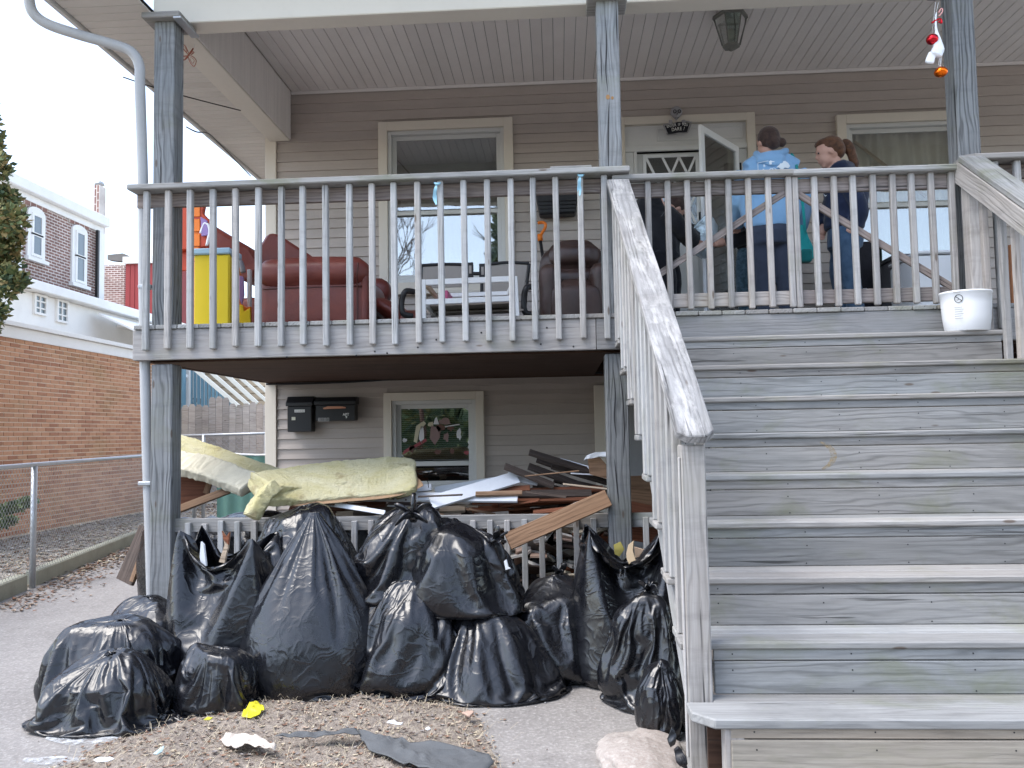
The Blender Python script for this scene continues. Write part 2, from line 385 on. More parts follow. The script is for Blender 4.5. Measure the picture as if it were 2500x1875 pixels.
# ============================================================ GROUND
def concrete_mat(name, a, b, patch=True):
    m = new_mat(name, a, .92, 0, .2); g = G(m); v = g.world()
    n = g.noise(v, 1.3, 6, .6, .3); n2 = g.noise(v, 55, 4, .7); n3 = g.noise(v, 9, 5, .65)
    c = g.mix(g.rng(n, .3, .7), a, b); c = g.mix(g.rng(n2, .5, .75, 0, .5), c, (.62, .60, .57)); c = g.mix(g.rng(n2, .25, .42, .45, 0), c, (.10, .095, .09))
    c = g.mix(g.rng(n3, .52, .75, 0, .45), c, tuple(x*.62 for x in a))
    cr = g.n('TexVoronoi', feature='DISTANCE_TO_EDGE', i_Scale=.55); w = g.n('Mix', data_type='RGBA', blend_type='ADD'); g.set(w, '0', .25); g.set(w, '6', v); g.set(w, '7', g.noise(v, 2.2, 5, .6, 0, 1)); g.set(cr, 'Vector', w.outputs[2])
    ck = g.math('MULTIPLY', g.rng(cr.outputs['Distance'], .0, .006, 1, 0), .12); c = g.mix(g.math('MULTIPLY', ck, .22), c, (.07, .06, .055))
    g.col(c); g.bump(g.math('SUBTRACT', g.math('ADD', n2, g.math('MULTIPLY', n3, 1.2)), ck), .8, .006); return m
CONC = concrete_mat('worn_concrete', (.235, .22, .21), (.315, .295, .28))
def soil_mat(name, a, b, c_):
    m = new_mat(name, a, .97, 0, .1); g = G(m); v = g.world()
    n = g.noise(v, 3, 6, .65); n2 = g.noise(v, 38, 5, .7)
    c = g.mix(g.rng(n, .35, .65), a, b); c = g.mix(g.rng(n2, .42, .62), c, c_); g.col(c); g.bump(g.math('ADD', n, n2), 1, .02); return m
SOIL = soil_mat('leafy_soil', (.20, .165, .14), (.29, .245, .21), (.37, .32, .27))
GRAVEL = soil_mat('leaf_and_gravel_soil', (.22, .19, .16), (.30, .27, .23), (.46, .43, .38))
put('ground', mesh('ground', [(-150, -60, 0), (150, -60, 0), (150, 200, 0), (-150, 200, 0)], [(0, 1, 2, 3)], GRAVEL), kind='structure')
def flat(name, poly, z, m): return put(name, mesh(name, [(x, y, z) for x, y in poly], [tuple(range(len(poly)))], m), kind='structure')
flat('path', [(-4.6, -6), (3.4, -6), (3.4, 7.5), (2.5, 7.5), (-2.8, 7.5), (-2.8, 13), (-5.9, 13), (-5.75, 11.2), (-4.72, 6.6), (-4.1, 3.2), (-3.2, -6)], .004, CONC)
# soil bed: low mound with an uneven rim
bedpx = [(60, 1990), (105, 1905), (190, 1850), (300, 1800), (420, 1760), (520, 1728), (640, 1705), (760, 1700), (850, 1668), (905, 1680), (960, 1702), (1050, 1712), (1130, 1735), (1178, 1770), (1195, 1830), (1215, 1900), (1230, 1990), (1180, 2080), (700, 2120), (200, 2080)]
bed = [at(u, v, Z=0) for u, v in bedpx]; bc = sum(bed, Vector())/len(bed)
nb, nr = 160, 26; V = []
loop = spline(bed+[bed[0]], 8)[:-1]; nb = len(loop)
for j in range(nr):
    f = j/(nr-1)
    for i, p in enumerate(loop):
        q = bc.lerp(p, f); k = 1+.05*(noise3(np.array([[q.x*9, q.y*9, 3.]]))[0])*f; q = bc+(q-bc)*k
        V.append((q.x, q.y, 0))
V = np.array(V); fz = np.repeat(np.linspace(0, 1, nr), nb)
hz = .036*(1-fz**5) + .012*fbm(V*5+4)*(1-fz**6) + .01*fbm(V*24)*(1-fz**8)
V[:, 2] = np.maximum(hz, .006); BED = V
put('soil_bed', gridmesh('soil_bed', V, nb, nr, SOIL, True), kind='structure')
_bc2 = np.array([bc.x, bc.y])
def in_bed(x, y, s=1.0):
    a = math.atan2(y-bc.y, x-bc.x); best = None
    L = np.array([(p.x-bc.x, p.y-bc.y) for p in loop]); ang = np.arctan2(L[:, 1], L[:, 0]); i = int(np.argmin(np.abs(np.angle(np.exp(1j*(ang-a))))))
    return math.hypot(x-bc.x, y-bc.y) < s*math.hypot(*L[i])
# fallen leaves, twigs and dry grass
def leaf_cloud(name, pts, size, mats, curl=.5, seed=1, label=None, **kw):
    r = random.Random(seed); V, F, MI = [], [], []
    for x, y, z in pts:
        s = size*r.uniform(.45, 1.35); a = r.uniform(0, 6.28); w = s*r.uniform(.35, .75); cu = s*curl*r.uniform(-.2, 1)
        tx, ty = r.uniform(-.5, .5), r.uniform(-.5, .5); n = len(V)
        ca, sa = math.cos(a), math.sin(a)
        for (px, py, pz) in ((-s, 0, cu*.6), (-s*.2, w, cu*.5), (s, 0, cu), (-s*.1, -w, cu*.4), (0, 0, 0)):
            V.append((x+px*ca-py*sa, y+px*sa+py*ca, z+pz+abs(px*tx+py*ty)*.7+.002))
        F += [(n, n+4, n+1), (n+1, n+4, n+2), (n+2, n+4, n+3), (n+3, n+4, n)]; MI += [r.randrange(len(mats))]*4
    me = mesh(name, V, F, mats[0])
    for m in mats[1:]: me.materials.append(m)
    me.polygons.foreach_set('material_index', MI)
    o = put(name, me, kind='stuff'); 
    if label: o['label'] = label
    for k, v in kw.items(): o[k] = v
    return o
LV = [painted('leaf_%s' % n, c, .8, .4, .1, 20) for n, c in (('brown', (.25, .17, .12)), ('pale', (.40, .31, .24)), ('grey', (.30, .27, .25)), ('rust', (.27, .15, .10)), ('dark', (.12, .085, .07)), ('straw', (.48, .41, .30)))]
r = random.Random(5); P = []
while len(P) < 6600:
    x = r.uniform(-2.6, .2); y = r.uniform(2.6, 5)
    q = in_bed(x, y, 1.03 if r.random() < .93 else 1.15)
    if not q: continue
    i = int(np.argmin((BED[:, 0]-x)**2+(BED[:, 1]-y)**2)); P.append((x, y, BED[i, 2] if in_bed(x, y) else .006))
leaf_cloud('fallen_leaves', P[:3300], .0115, LV, .6, 2, 'brown fallen leaves scattered over the soil bed', category='fallen leaves')
V, F = [], []
for (x, y, z) in P[3300:]:
    a = r.uniform(0, 6.28); l = r.uniform(.02, .07); h = l*r.uniform(.1, .6); n = len(V); w = .0012; dx, dy = math.cos(a), math.sin(a)
    V += [(x-dy*w, y+dx*w, z), (x+dy*w, y-dx*w, z), (x+dx*l*.6+dy*w*.7, y+dy*l*.6-dx*w*.7, z+h), (x+dx*l*.6-dy*w*.7, y+dy*l*.6+dx*w*.7, z+h), (x+dx*l, y+dy*l, z+h*.8)]
    F += [(n, n+1, n+2, n+3), (n+3, n+2, n+4)]
tag(put('dry_grass', mesh('dry_grass', V, F, LV[5])), 'straw coloured dry grass blades in the soil bed', 'dry grass', kind='stuff')
P = []
for _ in range(900):
    y = r.uniform(6.4, 11.5); f = (y-6.77)/4.0; fx = -4.75-.85*f/1.0*1.0
    P.append((fx+.07+abs(r.gauss(0, .22)), y, .006))
leaf_cloud('leaf_litter', P, .028, LV[:4], .6, 3, 'rusty leaf litter drifted along the fence curb', category='leaf litter')
P = [(-r.uniform(4.9, 7.8), r.uniform(6, 17), .004) for _ in range(6500)]
leaf_cloud('leaf_litter', P, .04, LV[:3]+[LV[5], LV[5], painted('leaf_white', (.55, .52, .47), .8)], .6, 4, 'pale leaf litter between fence and brick garage', category='leaf litter')
P = [(r.uniform(-2.6, 1.2), r.uniform(3.3, 5.1), .005) for _ in range(260)]
leaf_cloud('plaster_crumbs', P, .0055, [WHITEP, LV[4], LV[1]], .5, 9, 'tiny white plaster crumbs scattered on the concrete', category='crumbs')

# ============================================================ HOUSE
YW, DECK, ZC, XC = 7.6, 2.09, 4.66, -2.70       # wall plane, deck top, porch ceiling, left corner of the wall
XR = 6.2
house = thing('house', 'tan vinyl sided house with cream trim behind the raised wooden porch', 'house', (0, YW, 0))
def sid_mesh(l):
    k = ('s', round(l, 2))
    if k in _box: return _box[k]
    h = .0935; prof = [(0, 0), (-.014, .002), (-.015, .006), (-.006, h*.42), (-.004, h*.5), (-.001, h-.001), (0, h-.001)]
    V = [(x, y, z) for x in (-l/2, l/2) for (y, z) in prof]; n = len(prof)
    F = [(i, i+1, n+i+1, n+i) for i in range(n-1)]+[tuple(range(n))[::-1], tuple(range(n, 2*n))]
    F = [tuple(f) for f in F]; me = mesh('siding', V, F, SIDING); _box[k] = me; return me
def wpx(u0, v0, u1, v1, Y=None):
    a = at(u0, v0, Y=Y or YW-.03); b = at(u1, v1, Y=Y or YW-.03); return a.x, b.x, b.z, a.z       # x0,x1,z0,z1
zt = lambda u, v: at(u, v, Y=YW-.03).z; xt = lambda u, v: at(u, v, Y=YW-.03).x
WIN1 = (xt(925, 500), xt(1255, 500), zt(1000, 712), zt(1090, 293))
DOOR = (xt(1507, 400), xt(1846, 400), DECK, zt(1690, 281))
WIN2 = (xt(2046, 400), xt(2046, 400)+1.21, WIN1[2], zt(2180, 276))
LWIN = (xt(937, 1050), xt(1182, 1050), zt(1050, 1215), zt(1060, 957))
LDOOR = (xt(1452, 1050), xt(1452, 1050)+1.15, .0, zt(1480, 940))
OPEN = [WIN1, DOOR, WIN2, LWIN, LDOOR]
def sidings(z0, z1, x0, x1):
    z = z0; k = 0
    while z < z1-.05:
        segs = [(x0, x1)]
        for (a, b, c, d) in OPEN:
            if z+.09 > c+.02 and z < d-.02:
                new = []
                for s in segs:
                    if b <= s[0] or a >= s[1]: new.append(s); continue
                    if a-s[0] > .04: new.append((s[0], a+.03))
                    if s[1]-b > .04: new.append((b-.03, s[1]))
                segs = new
        for a, b in segs:
            mw = Matrix.Translation((( a+b)/2, YW, z)); put('siding_board', sid_mesh(b-a), None, house, mw)
        z += .0935; k += 1
sidings(DECK+.02, ZC, XC+.05, XR); sidings(.12, DECK-.12, XC+.05, 2.3)
# shell behind the cladding, with holes left for windows by building it from blocks
XS = sorted({XC+.01, XR}|{v for o in OPEN for v in (o[0]+.04, o[1]-.04)})
sh = []
for i in range(len(XS)-1):
    a, b = XS[i], XS[i+1]; m = (a+b)/2
    cuts = sorted([(o[2]+.03, o[3]-.03) for o in OPEN if o[0] < m < o[1]]); z = 0
    for c0, c1 in cuts+[(7.2, 7.2)]:
        if c0-z > .02: sh.append((((a+b)/2, YW+.08, (z+c0)/2), ((b-a)/2, .075, (c0-z)/2), None))
        z = max(z, c1)
sh += [((XC+.08, YW+3.2, 3.6), (.075, 3.05, 3.6), None), ((XR-.08, YW+3.2, 3.6), (.075, 3.05, 3.6), None), ((1.75, YW+6.3, 3.6), (4.4, .075, 3.6), None), ((1.75, YW+2.2, DECK-.15), (4.3, 2.0, .1), None)]
put('wall', boxes('wall', sh, SIDING), None, house)
put('interior', boxes('interior', [((1.75, YW+1.6, 3.5), (4.3, .05, 3.4), None)], DARKIN), None, house)
block('corner_trim', (XC-.045, YW-.03, .05), (XC+.06, YW+.04, ZC), TRIM, house)
block('corner_trim', (XC-.048, YW+.045, .05), (XC-.0, YW+.12, ZC), TRIM, house)
block('foundation', (XC-.01, YW-.012, -.02), (2.3, YW+.02, .12), CONC_BLK, house)

def frame(parent, name, x0, x1, z0, z1, w, y0, y1, m, sill=None):
    ws = w if isinstance(w, tuple) else (w, w, w, w)       # left right bottom top
    L = [(((x0+ws[0]/2), (y0+y1)/2, (z0+z1)/2), (ws[0]/2, (y1-y0)/2, (z1-z0)/2), None), ((x1-ws[1]/2, (y0+y1)/2, (z0+z1)/2), (ws[1]/2, (y1-y0)/2, (z1-z0)/2), None),
         (((x0+x1)/2+(ws[0]-ws[1])/2, (y0+y1)/2, z1-ws[3]/2), ((x1-x0-ws[0]-ws[1])/2, (y1-y0)/2, ws[3]/2), None)]
    if ws[2] > 0: L.append((((x0+x1)/2+(ws[0]-ws[1])/2, (y0+y1)/2, z0+ws[2]/2), ((x1-x0-ws[0]-ws[1])/2, (y1-y0)/2, ws[2]/2), None))
    me = boxes(name, L, m); bm = bmesh.new(); bm.from_mesh(me); bmesh.ops.bevel(bm, geom=bm.edges[:], offset=.003, segments=1, affect='EDGES'); bm.to_mesh(me); bm.free()
    return put(name, me, None, parent)
CURT = cloth('pale_curtain', (.60, .60, .60), (.72, .72, .72), 3); CURT2 = cloth('grey_beige_curtain', (.62, .57, .50), (.74, .70, .62), 3)
def curtain(parent, x0, x1, z0, z1, y, m, amp=.02, waves=9, seed=0):
    nu, nv = 80, 12; U, Vv = np.meshgrid(np.linspace(0, 1, nu), np.linspace(0, 1, nv)); u = U.ravel(); v = Vv.ravel()
    ph = noise3(np.c_[u*3+seed, v*.6, u*0+seed])*2.2
    P = np.c_[x0+(x1-x0)*u, y+amp*np.sin(u*waves*6.28+ph*1.5)*(1.1-.3*v)+.01*ph, z0+(z1-z0)*v]
    return put('curtain', gridmesh('curtain', P, nu, nv, m), None, parent)
def sash_window(x0, x1, z0, z1, cas=.085, low_glass=GLASS, up_glass=GLASS, mid=None, label_=None):
    w = put('window', bpy.data.meshes.new('window'), None, house)      # carrier mesh: the casing
    bpy.data.objects.remove(w)
    w = frame(house, 'window', x0, x1, z0, z1, cas, YW-.045, YW+.06, TRIM)
    xi0, xi1, zi0, zi1 = x0+cas, x1-cas, z0+cas, z1-cas
    mid = mid if mid else (zi0+zi1)/2
    frame(w, 'window_frame', xi0+.001, xi1-.001, zi0+.001, zi1-.001, .035, YW-.02, YW+.075, VINYLW)
    frame(w, 'upper_sash', xi0+.036, xi1-.036, mid-.018, zi1-.036, .04, YW+.03, YW+.055, VINYLW)
    frame(w, 'lower_sash', xi0+.036, xi1-.036, zi0+.036, mid+.018, .04, YW-.002, YW+.028, VINYLW)
    put('pane', box_mesh(xi1-xi0-.15, .004, zi1-mid-.095, 0, up_glass), None, w, Matrix.Translation(((xi0+xi1)/2, YW+.042, (mid+zi1)/2-.01)))
    put('pane', box_mesh(xi1-xi0-.15, .004, mid-zi0-.095, 0, low_glass), None, w, Matrix.Translation(((xi0+xi1)/2, YW+.013, (mid+zi0)/2+.01)))
    block('sill', (x0-.015, YW-.075, z0-.03), (x1+.015, YW+.02, z0-.002), TRIM, w)
    return w
w1 = sash_window(*WIN1, mid=zt(1090, 515)); curtain(w1, WIN1[0]+.14, WIN1[1]-.14, WIN1[2]+1.05, WIN1[3]-.12, YW+.16, CURT, .008, 3, 1); curtain(w1, WIN1[0]+.14, WIN1[1]-.14, WIN1[2]+.1, WIN1[2]+1.0, YW+.3, CURT2, .02, 7, 5)
tube_c = tube('bar', [at(960, 380, Y=YW+.11), at(1010, 435, Y=YW+.11), at(1050, 470, Y=YW+.11)], .006, BLACKM, 6); put('cord', tube_c, None, w1)
w2 = sash_window(*WIN2, up_glass=GLASSL, mid=zt(2200, 497)); curtain(w2, WIN2[0]+.14, WIN2[1]-.14, WIN2[2]+.1, WIN2[3]-.1, YW+.12, CURT2, .03, 8, 3)
board('curtain_stay', at(2085, 345, Y=YW+.07), at(2260, 480, Y=YW+.07), .03, .012, W_CREAM, w2, (0, 1, 0))
w3 = sash_window(*LWIN, cas=.075, mid=zt(1060, 1132)); curtain(w3, LWIN[0]+.12, LWIN[1]-.12, LWIN[2]+.1, LWIN[3]-.1, YW+.5, painted('dark_room_wall', (.05, .045, .04)), .004, 2, 6)
# blind slats behind the upper pane of the lower window
for k in range(26):
    z = zt(1060, 1128)+.02+k*.0185
    if z < LWIN[3]-.12: board('blind_slat', (LWIN[0]+.13, YW+.075, z), (LWIN[1]-.13, YW+.075, z), .016, .001, painted('blind', (.50, .50, .49)) if k == 0 else bpy.data.materials['blind'], w3, (0, -.6, 1), 0)
# autumn window stickers (flat cut-outs)
STK = [painted('sticker_red', (.36, .08, .09)), painted('sticker_brown', (.13, .06, .045)), painted('sticker_cream', (.55, .50, .36)), painted('sticker_rose', (.26, .17, .16)), painted('sticker_white', (.68, .68, .70))]
def decal(uv, mi, Y=YW+.038):
    return prism('sticker', [at(u, v, Y=Y) for u, v in uv], (0, 0, 0), (0, -.002, 0), STK[mi])
rs = random.Random(4)
def blob(u, v, ru, rv, n=12, j=.35): return [(u+ru*math.cos(t*6.283/n)*(1+rs.uniform(-j, j)), v+rv*math.sin(t*6.283/n)*(1+rs.uniform(-j, j))) for t in range(n)]
st = [(1062, 1060, 15, 22, 3), (1076, 1044, 9, 10, 1), (1052, 1036, 8, 7, 2), (1090, 1066, 7, 10, 3), (1068, 1104, 9, 6, 1), (1005, 1096, 8, 9, 1), (1104, 1101, 5, 6, 1), (1100, 1046, 7, 6, 1), (1150, 1085, 8, 16, 4), (1120, 1060, 6, 14, 4), (1030, 1062, 6, 18, 4), (988, 1075, 5, 6, 4), (1140, 1105, 7, 4, 0), (1085, 1030, 14, 8, 3)]
for s in st: put('sticker', decal(blob(*s[:4]), s[4]), None, w3)
put('sticker', decal([(983, 1110), (986, 1100), (1040, 1070), (1042, 1077)], 0), None, w3)
put('sticker', decal([(1010, 1078), (1016, 1040), (1034, 1028), (1040, 1034), (1024, 1052), (1018, 1082)], 2), None, w3)
put('sticker', decal([(1062, 1022), (1066, 1018), (1072, 1036), (1058, 1036)], 4), None, w3)
for (a, b) in (((1135, 992), (1158, 1010)), ((1128, 990), (1150, 1006)), ((1104, 996), (1114, 990)), ((1086, 1042), (1122, 1036)), ((983, 990), (1000, 1000)), ((975, 1105), (985, 1115))):
    d = Vector((b[0]-a[0], b[1]-a[1])).normalized(); n = (-d.y*1.3, d.x*1.3)
    put('sticker', decal([(a[0]+n[0], a[1]+n[1]), (b[0]+n[0], b[1]+n[1]), (b[0]-n[0], b[1]-n[1]), (a[0]-n[0], a[1]-n[1])], 4), None, w3)

# entry: casing, transom panel, sidelights, lattice door, open storm door
fr = frame(house, 'door_frame', DOOR[0], DOOR[1], DOOR[2], DOOR[3], (.075, .075, 0, .075), YW-.05, YW+.06, TRIM)
xi0, xi1 = DOOR[0]+.075, DOOR[1]-.075; ztr = zt(1690, 352)
block('transom_panel', (xi0, YW-.005, ztr), (xi1, YW+.02, DOOR[3]-.075), DOORW, fr)
frame(fr, 'panel_moulding', xi0+.30, xi1-.03, ztr+.045, DOOR[3]-.10, .018, YW-.015, YW-.006, DOORW)
block('transom_rail', (xi0, YW-.03, ztr-.05), (xi1, YW-.005, ztr-.002), DOORW, fr)
xd0, xd1 = xt(1556, 420), xt(1725, 420)
block('sidelight_post', (xi0, YW-.02, DECK), (xd0-.03, YW+.02, ztr-.052), DOORW, fr)
block('door_jamb', (xd0-.028, YW-.03, DECK), (xd0+.0, YW+.04, ztr-.052), DOORW, fr)
block('door_jamb', (xd1, YW-.03, DECK), (xd1+.05, YW+.04, ztr-.052), DOORW, fr)
sl = block('sidelight_panel', (xd1+.052, YW-.01, DECK), (xi1, YW+.02, ztr-.052), DOORW, fr)
frame(sl, 'sidelight_moulding', xt(1752, 560), xt(1752, 560)+.19, zt(1760, 712), zt(1760, 520), .018, YW-.03, YW-.012, WHITEP)
put('sidelight_pane', box_mesh(.15, .004, .8, 0, GLASS), None, sl, Matrix.Translation((xt(1752, 560)+.095, YW-.016, (zt(1760, 712)+zt(1760, 520))/2)))
block('dark_sidelight', (xt(1769, 420), YW-.014, zt(1790, 470)), (xt(1812, 420), YW-.011, zt(1790, 396)), BLACKP, sl)
dr = block('door', (xd0+.003, YW+.03, DECK+.02), (xd1-.003, YW+.07, ztr-.055), DOORW, house)
zg0, zg1 = zt(1640, 560), zt(1640, 372)
frame(dr, 'door_moulding', xd0+.06, xd1-.06, zg0, zg1, .03, YW+.012, YW+.029, WHITEP)
put('door_pane', box_mesh(xd1-xd0-.18, .004, zg1-zg0-.06, 0, GLASSL), None, dr, Matrix.Translation(((xd0+xd1)/2, YW+.024, (zg0+zg1)/2)))
block('door_blind', (xd0+.09, YW+.0262, zg0+.03), (xd1-.09, YW+.0285, zg1-.03), painted('grey_blind', (.13, .13, .135)), dr)
zc = (zg0+zg1)/2; hh = (zg1-zg0)/2-.03; xa, xb = xd0+.09, xd1-.09
for k in range(5):
    for s in (1, -1):
        x = xa+(xb-xa)*(k-.0)/3.0; dx = (xb-xa)/3*s; h = hh
        a = Vector((x, YW+.016, zc-h+.0)); b = Vector((x+dx*2, YW+.016, zc+h))
        # clip to the glass
        for _ in (0,):
            t0, t1 = 0, 1
            if b.x != a.x:
                for lim, sg in ((xa, 1), (xb, -1)):
                    da = (a.x-lim)*sg; db = (b.x-lim)*sg
                    if da < 0 and db < 0: t1 = -1
                    elif da < 0: t0 = max(t0, da/(da-db))
                    elif db < 0: t1 = min(t1, da/(da-db))
        if t1-t0 > .08: board('lattice_bar', a.lerp(b, t0), a.lerp(b, t1), .022, .006, WHITEP, dr, (0, 1, 0), 0)
block('door_lower_panel', (xd0+.09, YW+.018, DECK+.16), (xd1-.09, YW+.029, zg0-.1), DOORW, dr, .008)
# storm door swung open towards the street (hinged at the right jamb)
hx = xt(1800, 500); a0 = Vector((hx, YW-.06, 0)); a1 = Vector((at(1718, 500, Y=YW-.62).x, YW-.62, 0)); dz0, dz1 = DECK+.03, at(1718, 306, Y=YW-.62).z
sd_ = thing('storm_door', 'white framed glass storm door standing open at the entry', 'storm door', (hx, YW-.06, DECK)); sd_d = (a1-a0).normalized()
def vb(name, p, q, w, t, m, par): return board(name, p, q, w, t, m, par, sd_d.cross(Vector((0, 0, 1))), .003)
up = Vector((0, 0, 1)); L = (a1-a0).length
vb('stile', a0+up*dz0, a0+up*dz1, .06, .03, WHITEP, sd_); vb('stile', a1+up*dz0, a1+up*dz1, .06, .03, WHITEP, sd_)
for z, w in ((dz0+.12, .24), (dz1-.03, .06), (DECK+.95, .06)): vb('rail', a0+up*z+sd_d*.031, a1+up*z-sd_d*.031, w, .028, WHITEP, sd_)
for z0_, z1_ in ((dz0+.24, DECK+.92), (DECK+.98, dz1-.06)):
    mw = axes(sd_d, sd_d.cross(up)); mw.translation = (a0+a1)/2+up*(z0_+z1_)/2
    put('pane', box_mesh(L-.065, z1_-z0_, .004, 0, GLASSL), None, sd_, mw)
put('handle', tube('h', [a1-sd_d*.05+up*(DECK+1.0)+Vector((-.03, 0, 0)), a1-sd_d*.05+up*(DECK+1.0)+Vector((-.06, 0, 0)), a1-sd_d*.05+up*(DECK+1.12)+Vector((-.06, 0, 0)), a1-sd_d*.05+up*(DECK+1.12)+Vector((-.03, 0, 0))], .008, BLACKM, 6), None, sd_)

# lower entry at the right of the basement wall
lf = frame(house, 'basement_door_frame', LDOOR[0], LDOOR[1], 0, LDOOR[3], (.10, .10, 0, .10), YW-.05, YW+.06, TRIM)
ld = block('basement_door', (LDOOR[0]+.12, YW+.02, .02), (LDOOR[1]-.12, YW+.06, LDOOR[3]-.12), painted('grey_door_paint', (.34, .34, .35), .5, .2), house)
block('letter_plate', (LDOOR[0]+.25, YW+.008, 1.62), (LDOOR[0]+.35, YW+.019, 1.66), BLACKP, ld)

# porch ceiling boards (run front to back) and left soffit boards (run side to side)
YF, YB0, YB1, ZB = 4.7, 5.30, 5.47, 4.175        # eave front, beam faces, beam underside
XB0, XB1 = -2.70, -2.49
W = .093; x = XB1+.0
while x < XR:
    block('ceiling_board', (x+.0015, YB1, ZC), (x+W-.0015, YW-.004, ZC+.012), CEIL, house, .004); x += W
block('ceiling_backing', (XB1, YB1, ZC+.014), (XR, YW, ZC+.04), DARKIN, house, 0)
block('ceiling_moulding', (XB1, YW-.035, ZC-.03), (XR, YW-.017, ZC-.001), CEIL, house)
y = YF
while y < YW+2.5:
    block('soffit_board', (-3.25, y+.003, ZB+.065), (XB0-.002, y+W-.003, ZB+.080), SOFFIT, house, .004); y += W
block('soffit_backing', (-3.25, YF, ZB+.09), (XB0, YW+2.5, ZB+.10), DARKIN, house, 0)
block('fascia', (-3.285, YF-.02, ZB+.04), (-3.255, YW+2.5, ZB+.26), VINYLW, house)
block('front_beam', (XB0-.0, YB0, ZB), (XR, YB1-.002, ZC+.2), BEAM, house, .006)
block('side_beam', (XB0, YB1, ZB), (XB1-.012, YW-.035, ZC+.2), BEAM, house, .006)
z = ZB+.03; yy = YB1+.004       # ribbed inner cladding of the side beam
while yy < YW-.06:
    block('beam_rib', (XB1-.0115, yy, ZB+.012), (XB1-.001, yy+.020, ZC-.001), CEIL, house, .003, long=2); yy += .0255
put('shade_roof', boxes('shade_roof', [((1.45, 6.3, 5.35), (4.95, 1.8, .04), Matrix.Rotation(math.radians(14), 3, 'X')), ((1.7, YW+3, 7.3), (4.7, 3.6, .06), None)], ROOFM), None, house)  # slabs added out of view above to keep the porch in shade
# gutter and downspout
gp = []
for k in range(9):
    t = math.pi*k/8; gp.append((-3.345-.055*math.cos(t), -.055*math.sin(t)))
V = [(x_, y_, ZB+.22+z_) for y_ in (YF-.1, YW+2.5) for x_, z_ in gp]; n = len(gp)
gut = put('gutter', mesh('gutter', V, [(i, i+1, n+i+1, n+i) for i in range(n-1)]+[tuple(range(n)), tuple(range(n, 2*n))[::-1]], PIPE, True), None, house)
dp = [at(70, -6, Y=4.95), at(80, 30, Y=4.97), at(115, 58, Y=5.0), at(190, 84, Y=5.05), at(275, 108, Y=5.1), at(320, 126, Y=5.12), at(340, 160, Y=5.14), at(342, 220, Y=5.15), at(349, 450, Y=5.22), at(351, 700, Y=5.23), at(356, 1000, Y=5.24), at(366, 1300, Y=5.24), at(372, 1500, Y=5.22), at(374, 1545, Y=5.2)]
put('downspout', tube('downspout', spline(dp, 8), .033, PIPE, 16), None, house)
for v in (700, 1180): block('pipe_strap', at(356, v, Y=5.22)+Vector((-.042, -.025, -.012)), at(356, v, Y=5.22)+Vector((.042, .06, .012)), GALV, house)
for pts, r_ in (([at(300, 188, Z=4.16), at(372, 212, Z=4.12), at(470, 240, Z=4.14), at(588, 270, Z=4.11)], .005), ([at(455, 310, Z=4.1), at(480, 322, Z=4.05), at(508, 326, Z=4.13), at(535, 350, Z=4.16), at(612, 430, Z=4.16)], .006)):
    put('cable', tube('cable', spline(pts, 6), r_, BLACKM, 6), None, house)

# ============================================================ PORCH
porch = thing('porch', 'raised grey weathered timber porch deck carried on square posts', 'porch', (0, 5.2, 0))
def post(x0, x1, z0, z1, y0=5.19, d=.14, name='post'):
    return block(name, (x0, y0, z0), (x1, y0+d, z1), W_POST, porch, .006)
PL = (-2.636, -2.496); PM = (.298, .440); PR = (2.527, 2.664)
for k, (a, b) in enumerate((PL, PM, PR)):
    post(a, b, DECK+.001, ZB-.04)
    post(a+.0, b, 0.0, DECK-.25) if k < 2 else None
    cap = block('post_capital', (a-.06, 5.13, ZB-.042), (b+.06, 5.39, ZB-.002), W_CAP, porch, .006)
    if k == 0: block('capital_flashing', (b+.02, 5.12, ZB-.06), (b+.075, 5.40, ZB-.045), GALV, porch)
XD0, XD1 = -2.73, 5.4
x = XD0; k = 0
while x < XD1:
    y0 = 5.135 if x < .45 else 5.14+.008*math.sin(k*7.3)
    block('deck_board', (x+.002, y0, DECK-.027), (x+.1415, YW-.02, DECK), W_TREAD, porch, .004, long=1); x += .1445; k += 1
FZ = (1.865, DECK-.028)
block('rim_board', (XD0-.01, 5.15, FZ[0]), (.245, 5.188, FZ[1]), W_FASCIA, porch, .004)
block('rim_board', (.248, 5.15, FZ[0]), (.452, 5.188, FZ[1]), W_FASCIA, porch, .004)
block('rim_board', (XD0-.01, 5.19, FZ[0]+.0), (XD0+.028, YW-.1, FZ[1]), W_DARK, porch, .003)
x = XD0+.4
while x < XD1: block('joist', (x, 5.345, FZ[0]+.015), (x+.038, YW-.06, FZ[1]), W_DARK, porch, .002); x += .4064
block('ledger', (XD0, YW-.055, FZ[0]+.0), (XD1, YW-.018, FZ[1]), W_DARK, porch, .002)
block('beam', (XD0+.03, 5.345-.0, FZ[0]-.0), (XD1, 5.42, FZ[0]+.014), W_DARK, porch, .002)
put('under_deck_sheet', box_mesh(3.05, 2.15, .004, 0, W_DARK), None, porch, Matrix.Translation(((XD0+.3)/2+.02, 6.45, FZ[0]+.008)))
cb = [at(650, 938, Y=YW-.08), at(760, 936, Y=YW-.08), at(900, 930, Y=YW-.09), at(1050, 918, Y=YW-.08), at(1250, 908, Y=YW-.09), at(1300, 912, Y=YW-.08), at(1470, 910, Y=YW-.08)]
put('cable', tube('cable', spline(cb, 6), .009, BLACKM, 6), None, porch)
for (u, v) in ((915, 858), (945, 862), (1175, 812), (1065, 829), (1335, 800), (870, 868), (700, 872), (1320, 840), (1400, 846), (1020, 848)):
    p = at(u, v, Y=5.149); put('knot', tube('knot', [p+Vector((0, .004, 0)), p+Vector((0, -.0015, 0))], .006, BLACKM, 7), None, porch)

